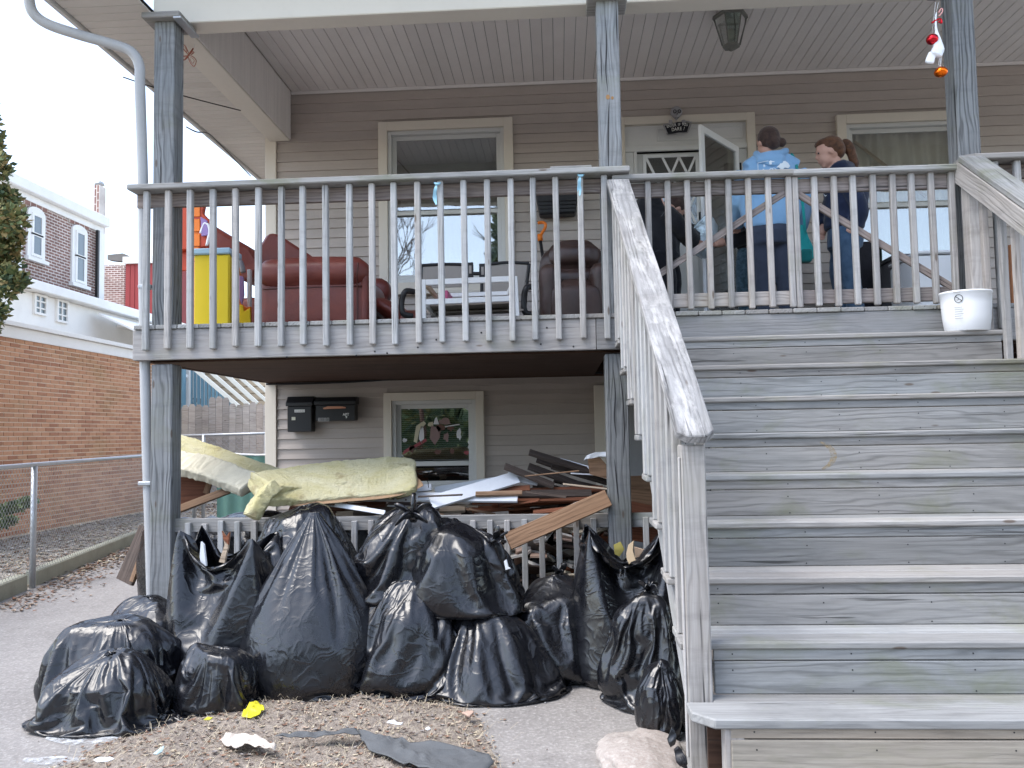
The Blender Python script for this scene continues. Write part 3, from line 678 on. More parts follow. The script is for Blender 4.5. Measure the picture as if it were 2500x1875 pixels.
KN = painted('orange_knot_wood', (.34, .19, .08), .7, .4)
for (u, v, ru, rv) in ((1484, 237, 5, 6), (1495, 239, 3.5, 4)): put('knot', prism('kn', [at(u+ru*math.cos(k*.7), v+rv*math.sin(k*.7), Y=5.1895) for k in range(9)], (0, -.002, 0), (0, 0, 0), KN), None, porch)
for pts in ([(1478, 40), (1481, 110), (1479, 170), (1484, 226)], [(1487, 248), (1485, 320), (1486, 428)], [(1497, 900), (1502, 960), (1500, 1020), (1505, 1070)], [(1512, 905), (1520, 965), (1524, 1050), (1521, 1120)], [(1500, 1120), (1506, 1180), (1511, 1230)]):
    L_ = spline([at(u, v, Y=5.1892) for u, v in pts], 6); n = len(L_); V = []
    for i, p in enumerate(L_): w_ = .0042*math.sin(math.pi*(i+.4)/n); V += [p+Vector((-w_, -.0008, 0)), p+Vector((w_, -.0008, 0))]
    put('crack', mesh('crack', V, [(2*i, 2*i+1, 2*i+3, 2*i+2) for i in range(n-1)], DARKIN), None, porch)
# left railing of the porch
rail = thing('porch_railing', 'grey weathered porch railing with square balusters left of the middle post', 'railing', (0, 5.15, DECK))
RZ = 2.965
board('cap_rail', (-2.755, 5.15, RZ+.020), (.477, 5.14, RZ+.022), .14, .036, W_CAP, rail, ch=.006)
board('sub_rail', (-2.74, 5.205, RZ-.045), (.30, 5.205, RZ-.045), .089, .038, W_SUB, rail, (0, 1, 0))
for k in range(21):
    xx = -2.641+k*(.312+2.641)/20+rnd.uniform(-.004, .004); dz = rnd.uniform(-.008, .008)
    board('baluster', (xx, 5.128, 1.93+dz), (xx+rnd.uniform(-.004, .004), 5.128, RZ-.0), .038, .038, W_BALU, rail, (0, 1, 0), .006)
block('scrap_lath', (-.02, 5.09, RZ+.042), (.24, 5.17, RZ+.058), W_TREAD, rail)
# blue strings of ribbon tied to two balusters
RIB = new_mat('pale_blue_ribbon', (.30, .55, .68), .35)
for (u, v, dv) in ((1068, 450, 50), (1418, 430, 48)):
    t = thing('ribbon', 'pale blue ribbon tied round baluster %s' % ('in front of the window' if u < 1200 else 'nearest the middle post'), 'ribbon', at(u, v, Y=5.08), 'ribbons on the porch railing')
    tail = []
    for i in range(9):
        f = i/8; c = at(u-2+ (8 if u < 1200 else 3)*math.sin(f*3)*-.6, v+dv*f, Y=5.1-.012*math.sin(f*6)); wdt = .004+.009*math.sin(f*3.0)*(1+.3*math.sin(f*11)); tail += [c+Vector((-wdt, 0, 0)), c+Vector((wdt, -.006*math.cos(f*8), .004))]
    put('ribbon_tail', mesh('tail', tail, [(2*i, 2*i+1, 2*i+3, 2*i+2) for i in range(8)], RIB, True), None, t)
    c = at(u, v, Y=5.098); put('ribbon_knot', tube('k', [c+Vector((-.022, 0, .012)), c+Vector((-.008, -.008, 0)), c+Vector((.008, -.008, 0)), c+Vector((.02, 0, .010))], [.004, .009, .009, .004], RIB, 8), None, t)

# two gate leaves across the top of the stairs
def gate(u0, u1, label, diag, capz, xs):
    gt = thing('gate', label, 'gate', (xs[0], 5.17, DECK), 'gate leaves across the stair head')
    a, b = xs[0]-.028, xs[-1]+.028
    if u0 == 0: a -= .07
    board('cap_rail', (a, 5.155, capz), (b, 5.155, capz-.002), .09, .036, W_CAP, gt, ch=.008)
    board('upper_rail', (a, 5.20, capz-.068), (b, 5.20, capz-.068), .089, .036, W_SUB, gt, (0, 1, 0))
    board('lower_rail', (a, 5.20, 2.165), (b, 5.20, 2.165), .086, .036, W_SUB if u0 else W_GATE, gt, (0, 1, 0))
    for x_ in xs: board('baluster', (x_, 5.162, 2.10+rnd.uniform(-.006, .006)), (x_+rnd.uniform(-.004, .004), 5.162, capz-.019), .036, .036, W_GATE, gt, (0, 1, 0), .006)
    board('brace', diag[0], diag[1], .042, .02, W_SUB, gt, (0, 1, 0), .002)
    return gt
g1 = [.465+.1255*k for k in range(9)]; g2 = [1.509+.1180*k for k in range(9)]
gate(0, 1, 'grey slatted gate leaf beside the middle post, brace rising to the right', (at(1590, 682, Y=5.188), at(1917, 470, Y=5.188)), 2.945, g1)
gate(1, 2, 'grey slatted gate leaf beside the right post, brace falling to the right', (at(1948, 474, Y=5.188), at(2332, 706, Y=5.188)), 2.94, g2)

# railing right of the stair head
rr = thing('porch_railing', 'grey weathered porch railing right of the stairs at the picture edge', 'railing', (2.5, 5.15, DECK))
board('cap_rail', (2.56, 5.14, RZ+.02), (5.3, 5.14, RZ+.02), .14, .036, W_CAP, rr, ch=.006)
put('cap_corner', prism('cap_corner', [(2.50, 5.07, RZ-.005), (2.56, 5.07, RZ+.002), (2.56, 5.21, RZ+.002), (2.50, 5.21, RZ-.005)], (0, 0, 0), (0, 0, .034), W_CAP), None, rr)
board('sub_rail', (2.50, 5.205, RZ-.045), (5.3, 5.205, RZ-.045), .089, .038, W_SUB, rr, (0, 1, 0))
for k in range(19): board('baluster', (2.57+.1325*k, 5.128, 1.93), (2.57+.1325*k, 5.128, RZ), .038, .038, W_BALU, rr, (0, 1, 0), .006)
block('rim_board', (2.60, 5.15, FZ[0]), (5.4, 5.188, FZ[1]), W_FASCIA, porch, .004)

# ============================================================ STAIRS
st = thing('staircase', 'wide grey weathered wooden staircase with greenish risers', 'staircase', (1.5, 4, 0))
RUN, RISE = .255, .19; Y0 = 5.15; TT = .028
def SX0(k): return .352+.0093*k
SX1 = 2.72; NAIL = []
TR = []
block('riser_board', (.44, 5.151, DECK-.19+.0), (2.60, 5.187, DECK-.029), W_FASCIA, st, .003)
for k in range(1, 11):
    zt_ = DECK-RISE*k; yf = Y0-RUN*k; yb = yf+RUN+.012
    x0, x1 = SX0(k), (2.60 if k == 1 else 3.6)
    m = W_TREAD if k > 4 else W_STAIR
    if k < 9:
        half = (yb-yf)/2-.003
        block('tread_board', (x0, yf, zt_-TT), (x1, yf+half, zt_), m, st, .006)
        block('tread_board', (x0+rnd.uniform(-.004, .01), yf+half+.005, zt_-TT), (x1, yb, zt_), m, st, .004)
    elif k == 9:
        P_ = [(.433, 3.035, zt_), (.433, 2.93, zt_), (.50, yf, zt_), (x1, yf, zt_), (x1, 3.035, zt_)]
        put('tread_board', prism('tread9', P_, (0, 0, -TT-.006), (0, 0, 0), m, .005), None, st)
        block('tread_board', (.53, 3.04, zt_-TT), (x1, yb+.0, zt_), m, st, .004)
    else:
        block('tread_board', (.50, yf, zt_-TT), (x1, yf+.13, zt_), m, st, .005); block('tread_board', (.50, yf+.135, zt_-TT), (x1, yb, zt_), m, st, .004)
    # riser under tread k: narrow strip above a wide board, 3 mm gap
    xr = (SX0(k)+.125 if k < 9 else .555); yr = yf+.014; mr = W_LOWER if k == 9 else W_STAIR
    rx1 = 2.575 if k == 1 else 3.6
    block('riser_board', (xr, yr, zt_-TT-.040), (rx1, yr+.018, zt_-TT-.001), mr, st, .002)
    block('riser_board', (xr, yr-.004, zt_-RISE+.0005), (rx1, yr+.016, zt_-TT-.0445), mr, st, .003)
    for i in range(6):
        xn = .62+.42*i+rnd.uniform(-.02, .02)
        for dz in (.018, .075, .15): NAIL.append(((xn+rnd.uniform(-.005, .005), yr-(.0002 if dz < .03 else .0045), zt_-TT-dz), .0032))
    # outer slanting stringer behind the tread ends
NV, NF = [], []
for (p, r_) in NAIL:
    n = len(NV); NV += [(p[0]+r_*math.cos(t*1.047), p[1]-.0006, p[2]+r_*math.sin(t*1.047)) for t in range(6)]; NF.append(tuple(range(n, n+6))[::-1])
put('nail_heads', mesh('nails', NV, NF, BLACKM), None, st, kind='stuff')
for xs in (.475,):
    for side in (0,):
        a = Vector((xs, Y0-.03, DECK-.28)); b = Vector((xs, Y0-RUN*8.0, DECK-.25-RISE*8.0))
        board('stringer', a, b, .12, .038, W_BALU, st, (1, 0, 0))
st_stub = block('stringer_end', (.535, 2.87, 0), (.60, 2.94, DECK-RISE*9-TT-.008), W_GATE, st)
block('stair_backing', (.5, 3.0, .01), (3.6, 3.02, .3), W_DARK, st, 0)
# orange ring stain on the fifth riser board: a thin worn patch of older paint
ring = []
for i in range(15):
    t = -1.15+i*2.2/14; ring.append((1985+62*math.cos(t)-8, 1113+38*math.sin(t)))
RS = new_mat('old_orange_paint_ring', (.42, .30, .14), .8); gg = G(RS); al = gg.rng(gg.noise(gg.world((6, 6, 14)), 9, 5, .7), .38, .62); gg.set(gg.b, 'Alpha', gg.math('MULTIPLY', al, .55))
yr5 = Y0-RUN*4+.014-.0052; V = []
for i, (u, v) in enumerate(ring):
    w_ = 9*math.sin(math.pi*(i+.6)/15.2)+2; c_ = (1977, 1113); dx, dy = u-c_[0], v-c_[1]; l = math.hypot(dx, dy)
    V += [at(u-dx/l*w_, v-dy/l*w_, Y=yr5), at(u+dx/l*w_*.4, v+dy/l*w_*.4, Y=yr5)]
put('paint_stain', mesh('stain', V, [(2*i, 2*i+1, 2*i+3, 2*i+2) for i in range(14)], RS), None, st)

# left stair railing: newel, sloping cap, balusters
sr = thing('stair_railing', 'bleached grey stair handrail with newel post left of the steps', 'stair railing', (.45, 3.1, 0))
h0 = at(1509, 437, Y=5.08); h1 = at(1700, 1064, Y=3.0); h0.x, h1.x = .40, .495
hd = (h0-h1).normalized(); hn = hd.cross(Vector((1, 0, 0))); hn = hn if hn.z > 0 else -hn; sid = Vector((1, 0, 0))
e = .034; hw = .069
cap = [h0-sid*hw, h0+sid*hw, h1+sid*hw+hd*e, h1+sid*(hw-e), h1-sid*(hw-e), h1-sid*hw+hd*e]
top = prism('cap', cap, (0, 0, 0), hn*-.036, W_RAIL, .004)
def relocal(me, origin, x, n):
    """turn world-space mesh into object space with grain along x; returns matrix"""
    mw = axes(x, n); mw.translation = origin; me.transform(mw.inverted()); return mw
mw = relocal(top, (h0+h1)/2, hd, hn); put('handrail', top, None, sr, mw)
board('sub_rail', h0-hn*.10+sid*.045, h1-hn*.10+sid*.045+hd*.12, .10, .036, W_BALU, sr, (1, 0, 0))
nw = block('newel_post', (.442, 3.045, 0), (.531, 3.134, 1.295), wood('newel_wood', (.25, .235, .22), (.46, .44, .42), algae=.15, crack=.9, lines=.6), sr, .005)
for k in range(15):
    y = 5.03-.127*k; t = (y-h1.y)/(h0.y-h1.y); ztop = h1.z+(h0.z-h1.z)*t-.045
    kk = max(1, math.ceil((Y0-y)/RUN-.02)); zb = DECK-RISE*kk+.001
    xx = h1.x+(h0.x-h1.x)*t+.012
    if y > 3.16: board('baluster', (xx-.04, y, zb), (xx-.04, y, ztop), .038, .038, W_BALU, sr, (0, 1, 0), .005)
block('splinter_trim', (.432, 3.05, .18), (.4415, 3.07, 1.25), W_BALU, sr)
# right stair railing running out of the picture
s2 = thing('stair_railing', 'grey stair handrail on the right leaving the picture edge', 'stair railing', (2.5, 5.1, 0))
q0 = Vector((2.495, 5.10, 2.985)); q1 = q0+Vector((.06, -2.1, -2.1*RISE/RUN)); qd = (q0-q1).normalized(); qn = qd.cross(Vector((1, 0, 0))); qn = qn if qn.z > 0 else -qn
board('handrail', q0+sid*.05, q1+sid*.05, .14, .036, W_CAP, s2, qn, .005)
board('side_rail', q0-qn*.082-sid*.005, q1-qn*.082-sid*.005, .12, .036, W_GATE, s2, (1, 0, 0), .004)
for k in range(16):
    y = 5.09-.127*k; t = (q0.y-y)/2.1; ztop = q0.z+(q1.z-q0.z)*t-.07
    kk = max(1, math.ceil((Y0-y)/RUN-.02)); zb = (DECK-RISE*kk+.001)
    board('baluster', (2.535+.06*t+(.03 if k > 1 else 0), y, zb), (2.535+.06*t+(.03 if k > 1 else 0), y, ztop), .038, .038, W_GATE, s2, (0, 1, 0), .005)
block('corner_post', (2.505, 5.06, DECK-.185), (2.594, 5.148, 2.955), W_GATE, s2, .005)

# low railing between the lower posts
lr = thing('ground_railing', 'low grey baluster railing between the posts under the porch', 'railing', (-1, 5.27, 0))
block('top_rail', (-2.50, 5.245, .750), (.298, 5.283, .838), W_CAP, lr, .004)
block('top_rail', (.442, 5.245, .750), (1.3, 5.283, .838), W_CAP, lr, .004)
x = -2.40
while x < 1.25:
    if not (.27 < x < .47): board('baluster', (x, 5.228, .10), (x, 5.228, .815+rnd.uniform(-.01, .01)), .036, .03, W_BALU, lr, (0, 1, 0), .003)
    x += .1085
block('bottom_rail', (-2.50, 5.245, .10), (.298, 5.283, .19), W_CAP, lr, .004)
# ============================================================ BACKGROUND LEFT
# brick garage wall running away along X = -7.85
gw = thing('brick_garage', 'long orange brick garage wall with white coping beyond the chain link fence', 'garage', (-7.85, 9, 0))
put('wall', boxes('wall', [((-8.11, 11.75, 1.43), (.25, 4.75, 1.43), None)], MORTAR), None, gw)
bw, bh, bl = .09, .0525, .197
bme = box_mesh(bl, bw, bh, .002, BR1); rb = random.Random(2)
cand = []
for r_ in range(42):
    z = .03+r_*.0677+bh/2
    for c_ in range(60):
        y = 7.2+c_*.213+(r_ % 2)*.1065
        if y < 16.35: cand.append((y, z))
def vis(y, z):
    d = Vector((-7.85, y, z-EYE)); f = d.dot(CF); u = 1250+FPX*d.dot(CR)/f; v = 937.5-FPX*d.dot(CU)/f; return -20 < u < 345 and v < 1330
cv = sorted([c for c in cand if vis(*c)], key=lambda c: c[0]+(0 if c[1] > .9 else 4)); near = set(cv[:300]); rest = [c for c in cand if c not in near]
for (y, z) in near:
    mw = axes((0, 1, 0), (0, 0, 1)); mw.translation = (-7.856+rb.uniform(-.002, .003)-bw/2+.004, y, z); put('brick', bme, None, gw, mw)
put('brickwork', boxes('brickwork', [((-7.851-bw/2+rb.uniform(-.002, .003), y, z), (bw/2, bl/2, bh/2), None) for (y, z) in rest], BR1I), None, gw, kind='stuff')
block('coping_band', (-8.36, 7, 2.86), (-7.835, 16.5, 3.03), FARW, gw); block('coping', (-8.36, 6.98, 3.035), (-7.78, 16.52, 3.10), FARW, gw)
tag(block('ground_strip', (-7.84, 5, -.02), (-5.0, 18, .003), GRAVEL), kind='structure')

# chain link fence: from near left away along the yard side
fe = thing('chain_link_fence', 'galvanised chain link fence on a mossy concrete curb beside the brick garage', 'fence', (-4.9, 7.5, 0))
def fx(y): return -4.75-.85*(y-6.77)/4.0 if y < 11 else -5.65
fa, fb = 3.4, 12.6
put('top_rail', tube('top_rail', [(fx(fa), fa, 1.14), (fx(10.8), 10.8, 1.145), (fx(fb), fb, 1.16)], .021, GALV, 10), None, fe)
for y in (4.9, 7.45, 12.5): put('fence_post', tube('post', [(fx(y), y, 0), (fx(y), y, 1.13)], .027, GALV, 12), None, fe)
for (a, b) in ((fa, 7.35), (7.56, 10.8), (10.82, fb)):
    p, q = Vector((fx(a)-.06, a, .07)), Vector((fx(b)-.06, b, .07)); board('curb', p, q, .11, .16, CONC_BLK, fe, (0, 0, 1), .012)
def chain(a, b, z0, z1, s, m, name, par, fxx, r_=.0017):
    V, F = [], []
    L = (Vector(fxx(b))-Vector(fxx(a))).length if False else abs(b-a); n = int(L/s)
    def P(i, j): y = a+(b-a)*i/n; return Vector((*fxx(y), z0+(z1-z0)*j/rows))
    rows = int((z1-z0)/s)
    for i in range(n):
        for j in range(rows):
            if (i+j) % 2 == 0: p, q = P(i, j), P(i+1, j+1)
            else: p, q = P(i, j+1), P(i+1, j)
            d = (q-p).normalized(); s1 = d.cross(Vector((.3, .2, .9))).normalized()*r_; s2 = d.cross(s1).normalized()*r_; k = len(V)
            for e_ in (p, q):
                for t in range(3): V.append(e_+s1*math.cos(t*2.094)+s2*math.sin(t*2.094))
            F += [(k, k+1, k+4, k+3), (k+1, k+2, k+5, k+4), (k+2, k, k+3, k+5)]
    return put(name, mesh(name, V, F, m), None, par, kind='stuff')
chain(fa, fb, .15, 1.12, .029, GALV, 'wire_mesh', fe, lambda y: (fx(y), y))

# far row house: brick with arched windows, chimney
h2 = thing('row_house', 'far two storey brick row house with white arched windows and cornice', 'house', (-12, 20, 0))
def ypl(u, v, X): p = at(u, v, X=X); return p.y, p.z
FY0, FY1 = 16.2, at(248, 640, X=-12).y
wall = box_mesh(FY1-FY0, 7.0, .3, 0, BR2)
mw = axes((0, 1, 0), (1, 0, 0)); mw.translation = (-12.152, (FY0+FY1)/2, 3.5); put('wall', wall, None, h2, mw)
block('cornice', (-12.35, FY0, 7.02), (-11.8, FY1+.05, 7.28), FARW, h2, .02); block('frieze', (-12.0, FY0, 6.86), (-11.95, FY1, 7.015), FARW, h2)
block('corner_board', (-12.05, FY1-.28, 4.4), (-11.93, FY1+.02, 6.85), FARW, h2); block('downspout', (-11.93, FY1-.42, 4.4), (-11.86, FY1-.34, 6.85), BLACKM, h2)
block('party_wall_end', (-12.05, 17.25, 4.6), (-11.9, 17.55, 6.86), FARW, h2)
def arch_window(par, u0, u1, v0, v1, X):
    ya, _ = ypl(u0, (v0+v1)/2, X); yb, _ = ypl(u1, (v0+v1)/2, X); zt_ = at((u0+u1)/2, v0, X=X).z; zb = at((u0+u1)/2, v1, X=X).z
    N_ = 9; w_ = (yb-ya)/2; yc = (ya+yb)/2; rise = .16
    def arc(s, inset): return [(X, yc+(w_-inset)*math.cos(math.pi-math.pi*i/N_)*1, zt_-rise-inset*.3+(rise-inset*.6)*math.sin(math.pi*i/N_)) for i in range(N_+1)]
    outer = [(X, ya, zb)]+arc(1, 0)+[(X, yb, zb)]
    f = put('window', prism('casing', outer, (0, 0, 0), (.05, 0, 0), FARW), None, par)
    mz = (zt_+zb)/2-.05
    for (a, b) in ((zb+.09, mz-.03), (mz+.03, zt_-rise-.05)):
        put('pane', box_mesh(yb-ya-.36, b-a, .01, 0, GLASSD), None, f, (lambda M_: (setattr(M_, 'translation', Vector((X+.062, yc, (a+b)/2))), M_)[1])(axes((0, 1, 0), (1, 0, 0))))
        frame_x(f, 'sash', X+.052, ya+.12, yb-.12, a-.05, b+.05, .06)
    block('lintel', (X-.01, ya-.1, zt_-.02), (X+.03, yb+.1, zt_+.12), BR2, f); block('sill', (X, ya-.06, zb-.09), (X+.12, yb+.06, zb-.002), FARW, f)
GLASSD = new_mat('far_dark_pane', (.12, .15, .17), .06, 0, .8)
def frame_x(par, name, X, y0, y1, z0, z1, w):
    me = boxes(name, [((X, y0+w/2, (z0+z1)/2), (.03, w/2, (z1-z0)/2), None), ((X, y1-w/2, (z0+z1)/2), (.03, w/2, (z1-z0)/2), None), ((X, (y0+y1)/2, z0+w/2), (.03, (y1-y0)/2-w, w/2), None), ((X, (y0+y1)/2, z1-w/2), (.03, (y1-y0)/2-w, w/2), None)], FARW)
    return put(name, me, None, par)
arch_window(h2, 63, 106, 506, 632, -12); arch_window(h2, 172, 209, 550, 695, -12)
ch = put('chimney', box_mesh(2.3, .16, .3, .01, BR2), None, h2, (lambda M_: (setattr(M_, 'translation', Vector((-12.1, FY1+.05, 7.0))), M_)[1])(axes((0, 0, 1), (0, 1, 0))))
put('vent_pipe', tube('vent', [at(243, 500, Y=26), at(243, 452, Y=26)], .05, GALV, 10), None, h2); put('vent_cap', tube('cap', [at(243, 452, Y=26), at(243, 446, Y=26), at(243, 441, Y=26)], [.16, .13, .02], GALV, 12), None, h2)
# white rear extension below it
ex = thing('extension', 'white rendered rear extension with small paned windows below the brick row house', 'house extension', (-11.4, 18, 0))
block('wall', (-12.0, 13, 0), (-11.4, 26, 4.62), FARW, ex, 0); block('eave', (-12.1, 13, 4.63), (-11.15, 26, 4.85), FARW, ex, .02)
block('sloped_roof', (-12.1, 13, 4.852), (-11.6, 26, 4.95), ROOFM, ex)
for (u0, u1, v0, v1) in ((82, 112, 715, 766), (137, 164, 729, 785)):
    ya, yb = at(u0, v0, X=-11.38).y, at(u1, v1, X=-11.38).y; z1_, z0_ = at(u0, v0, X=-11.38).z, at(u0, v1, X=-11.38).z
    f = frame_x(ex, 'window', -11.37, ya, yb, z0_, z1_, .05)
    M_ = axes((0, 1, 0), (1, 0, 0)); M_.translation = Vector((-11.385, (ya+yb)/2, (z0_+z1_)/2)); put('pane', box_mesh(yb-ya-.08, z1_-z0_-.08, .01, 0, GLASSD), None, f, M_)
    put('glazing_bars', boxes('bars', [((-11.37, (ya+yb)/2, (z0_+z1_)/2), (.012, .018, (z1_-z0_)/2-.05), None)]+[((-11.37, (ya+yb)/2, z0_+(z1_-z0_)*t), (.011, (yb-ya)/2-.05, .016), None) for t in (.33, .66)], FARW), None, f)
block('porch_roof', (-11.39, 20.6, 4.3), (-9.6, 24, 4.36), FARW, ex); put('awning', prism('awning', [(-11.2, 19.4, 4.45), (-11.2, 23.5, 4.45), (-9.7, 23.5, 3.75), (-9.7, 19.4, 3.75)], (0, 0, 0), (0, 0, .05), FARW), None, ex)
for y in (19.5, 21.2): block('porch_post', (-9.85, y, 0), (-9.72, y+.12, 3.74), FARW, ex)
block('porch_rail', (-9.84, 19.63, 3.0), (-9.76, 21.19, 3.08), FARW, ex)
# further houses and red shed
h3 = thing('brick_house', 'distant dark brick house end beyond the row house', 'house', (-13, 28, 0))
p0 = at(262, 640, Y=27); M_ = axes((1, 0, 0), (0, -1, 0)); p1 = at(312, 640, Y=27)
M_.translation = Vector(((p0.x+p1.x)/2, 27, p0.z/2-.3)); put('wall', box_mesh(p1.x-p0.x, p0.z+.3, .4, 0, BR2), None, h3, M_)
put('parapet', prism('parapet', [at(262, 622, Y=26.79), at(300, 618, Y=26.79), at(313, 624, Y=26.79), at(316, 634, Y=26.79), at(316, 640, Y=26.79), at(262, 634, Y=26.79)], (0, 0, 0), (0, .3, 0), ROOFM), None, h3)
h4 = thing('red_building', 'distant dark red clad building beside the downspout', 'building', (-12, 26, 0))
a, b = at(307, 645, Y=25.5), at(420, 645, Y=25.5); block('wall', (a.x, 25.5, 0), (b.x, 27, a.z), FARRED, h4, 0); block('parapet', (a.x-.05, 25.4, a.z+.002), (b.x+.05, 27.1, a.z+.22), FARW, h4)
for k in range(9): block('cladding_board', (a.x+.02+k*.155, 25.47, .1), (a.x+.16+k*.155, 25.499, a.z-.05), FARRED, h4)

# back yard seen under the porch: pickets, chain link, neighbour's blue stairs
pf = thing('picket_fence', 'weathered dog eared board fence at the back of the yard', 'fence', (-7.5, 17, 0))
x = at(395, 1000, Y=17).x
while x < at(665, 1000, Y=17).x+1.5:
    v = 984 if 498 < 1250+2010*(x-0)/17*1.0-0 < 560 else 992
    h = at(450, 989, Y=17).z+rb.uniform(-.03, .05)+(.12 if at(500, 980, Y=17).x < x < at(553, 980, Y=17).x else 0); w_ = .138
    put('picket', prism('picket', [(x, 17, .05), (x, 17, h-.05), (x+.035, 17, h), (x+w_-.035, 17, h), (x+w_, 17, h-.05), (x+w_, 17, .05)], (0, 0, 0), (0, .018, 0), W_FENCE), None, pf); x += .146
block('fence_rail', (at(395, 1000, Y=17).x, 17.02, .9), (x, 17.06, 1.0), W_FENCE, pf)
c2 = thing('chain_link_fence', 'chain link fence crossing the back yard seen under the porch', 'fence', (-6, 13, 0))
zr = at(540, 1061, Y=12.5).z; xa_, xb_ = at(380, 1061, Y=12.5).x, at(665, 1061, Y=12.5).x+1
put('top_rail', tube('r', [(xa_, 12.5, at(440, 1065, Y=12.5).z), (xb_, 12.5, at(650, 1056, Y=12.5).z)], .021, GALV, 10), None, c2)
for u in (497, 650): p = at(u, 1070, Y=12.5); put('fence_post', tube('p', [(p.x, 12.5, 0), (p.x, 12.5, zr)], .027, GALV, 10), None, c2)
chain(xa_, xb_, .1, zr-.02, .04, GALV, 'wire_mesh', c2, lambda x_: (x_, 12.5), .0016)
gn = thing('netting', 'green garden netting stretched low in the back yard', 'netting', (-5, 11.5, 0))
NET = painted('green_netting', (.13, .26, .22), .8, .3, .1, 9); x0_, x1_ = at(530, 1105, Y=11.5).x, at(665, 1105, Y=11.5).x
za = at(590, 1105, Y=11.5).z
V = []; nu = 60
for j in range(10):
    for i in range(nu): V.append((x0_+(x1_-x0_+.6)*i/(nu-1), 11.5+.03*math.sin(i*.7), .02+(za-.02-.05*math.sin(math.pi*i/(nu-1)))*j/9))
put('mesh_panel', gridmesh('net', np.array(V), nu, 10, NET), None, gn)
put('top_cord', tube('t', [Vector(V[9*nu+i])+Vector((0, -.01, .012)) for i in range(0, nu, 3)], .014, WHITEP, 6), None, gn)
bs = thing('neighbour_stairs', 'blue grey wooden stairs with pale handrails behind the back fence', 'staircase', (-8, 21, 0))
BLUEW = painted('blue_grey_stair_paint', (.16, .29, .36), .7, .3, .1, 4); PALEW = painted('pale_rail_paint', (.68, .68, .62), .6, .2, .1, 4)
rails = [((470, 896), (582, 992), .1), ((505, 900), (608, 990), .09), ((545, 908), (628, 985), .10), ((582, 918), (652, 980), .08), ((600, 912), (655, 960), .08), ((440, 955), (485, 990), .06), ((556, 915), (620, 975), .06)]
for k, (a, b, w_) in enumerate(rails): board('handrail', at(*a, Y=20+.35*k), at(*b, Y=20+.35*k), w_, .06, PALEW, bs, (0, 1, 0))
k = 0
for u in range(440, 625, 9):
    vt = 898 if u < 470 else 898+(u-470)*.83; t, b = at(u, vt, Y=21.3), at(u, 1000, Y=21.3)
    if t.z > b.z+.1: board('baluster', t, b, .07, .05, BLUEW, bs, (0, 1, 0))
block('stair_post', (at(420, 900, Y=20.8).x, 20.8, 0), (at(446, 900, Y=20.8).x, 21, at(430, 880, Y=20.8).z), BLUEW, bs)
bh_ = thing('tan_house', 'pale tan house wall far behind the back fence', 'house', (-8, 26, 0))
a, b = at(330, 860, Y=26), at(760, 860, Y=26); block('wall', (a.x, 26, 0), (b.x, 27, a.z+.6), painted('far_tan_wall', (.45, .37, .27), .8, .2, .1, 2), bh_, 0)
for k in range(16): block('clapboard', (a.x+.1, 25.96, .4+k*.22), (b.x-.1, 25.998, .59+k*.22), bpy.data.materials['far_tan_wall'], bh_)
bin_ = thing('shed', 'weathered brown shed corner behind the blue stairs', 'shed', (-9, 22, 0)); a, b = at(452, 972, Y=22.5), at(476, 990, Y=22.5)
block('wall', (a.x, 22.5, 0), (b.x, 23, a.z), W_SCRAPB, bin_)

# evergreen at the left edge
def foliage(name, lobes, n, size, mats, par, seed, shell=.55):
    r = random.Random(seed); V, F, MI = [], [], []
    for _ in range(n):
        c, rad = r.choice(lobes); c = Vector(c); d = Vector((r.gauss(0, 1), r.gauss(0, 1), r.gauss(0, 1))).normalized()
        q = (shell+(1-shell)*r.random()**.6); p = Vector((c.x+d.x*rad[0]*q, c.y+d.y*rad[1]*q, c.z+d.z*rad[2]*q))
        nn = noise3(np.array([[p.x*1.7, p.y*1.7, p.z*2.0]]))[0]
        if nn < -.32: continue
        s = size*r.uniform(.5, 1.5); u = (d*.6+Vector((r.uniform(-1, 1), r.uniform(-1, 1), r.uniform(-.3, 1.1)))).normalized(); w = u.cross(Vector((r.uniform(-1, 1), r.uniform(-1, 1), r.uniform(-1, 1)))).normalized()*s*.32
        k = len(V); V += [p-w*.3, p+u*s*.5-w, p+u*s, p+u*s*.5+w]; F.append((k, k+1, k+2, k+3)); MI.append(min(len(mats)-1, int(r.random()*len(mats)*.75+(nn+.3)*.9)))
    me = mesh(name, V, F, mats[0])
    for m in mats[1:]: me.materials.append(m)
    me.polygons.foreach_set('material_index', MI); return put(name, me, None, par, kind='stuff')
EG = [painted('evergreen_%d' % i, c, .7, .3, 0, 9) for i, c in enumerate(((.07, .11, .06), (.13, .17, .07), (.24, .23, .09), (.36, .28, .13)))]  # greens lightened to stand in for haze over the tree
tx, ty = -7.2, 9.9
tr_ = thing('evergreen_tree', 'dense evergreen tree with gold tinged foliage at the left edge', 'tree', (tx, ty, 0))
tpx = [(-62, 330, 45), (-48, 420, 70), (-50, 500, 92), (-62, 580, 112), (-60, 660, 118), (-75, 730, 95), (-80, 790, 62), (-70, 270, 22)]
put('crown', bpy.data.meshes.new('crown'), EG[0], tr_); bpy.data.objects.remove(tr_.children[0])
lobes = []
for (u, v, r_) in tpx:
    c = at(u, v, Y=ty); rr_ = r_*ty/2010; lobes.append(((c.x, c.y, c.z), (rr_, rr_*1.0, rr_*.8)))
for k in range(26):
    u, v, r_ = rb.choice(tpx); c = at(u+r_*rb.uniform(.3, .85), v+rb.uniform(-40, 40), Y=ty+rb.uniform(-.4, .3)); q = rb.uniform(.09, .2); lobes.append(((c.x, c.y, c.z), (q*1.3, q, q)))
foliage('crown', lobes, 15000, .075, EG, tr_, 3, .35)
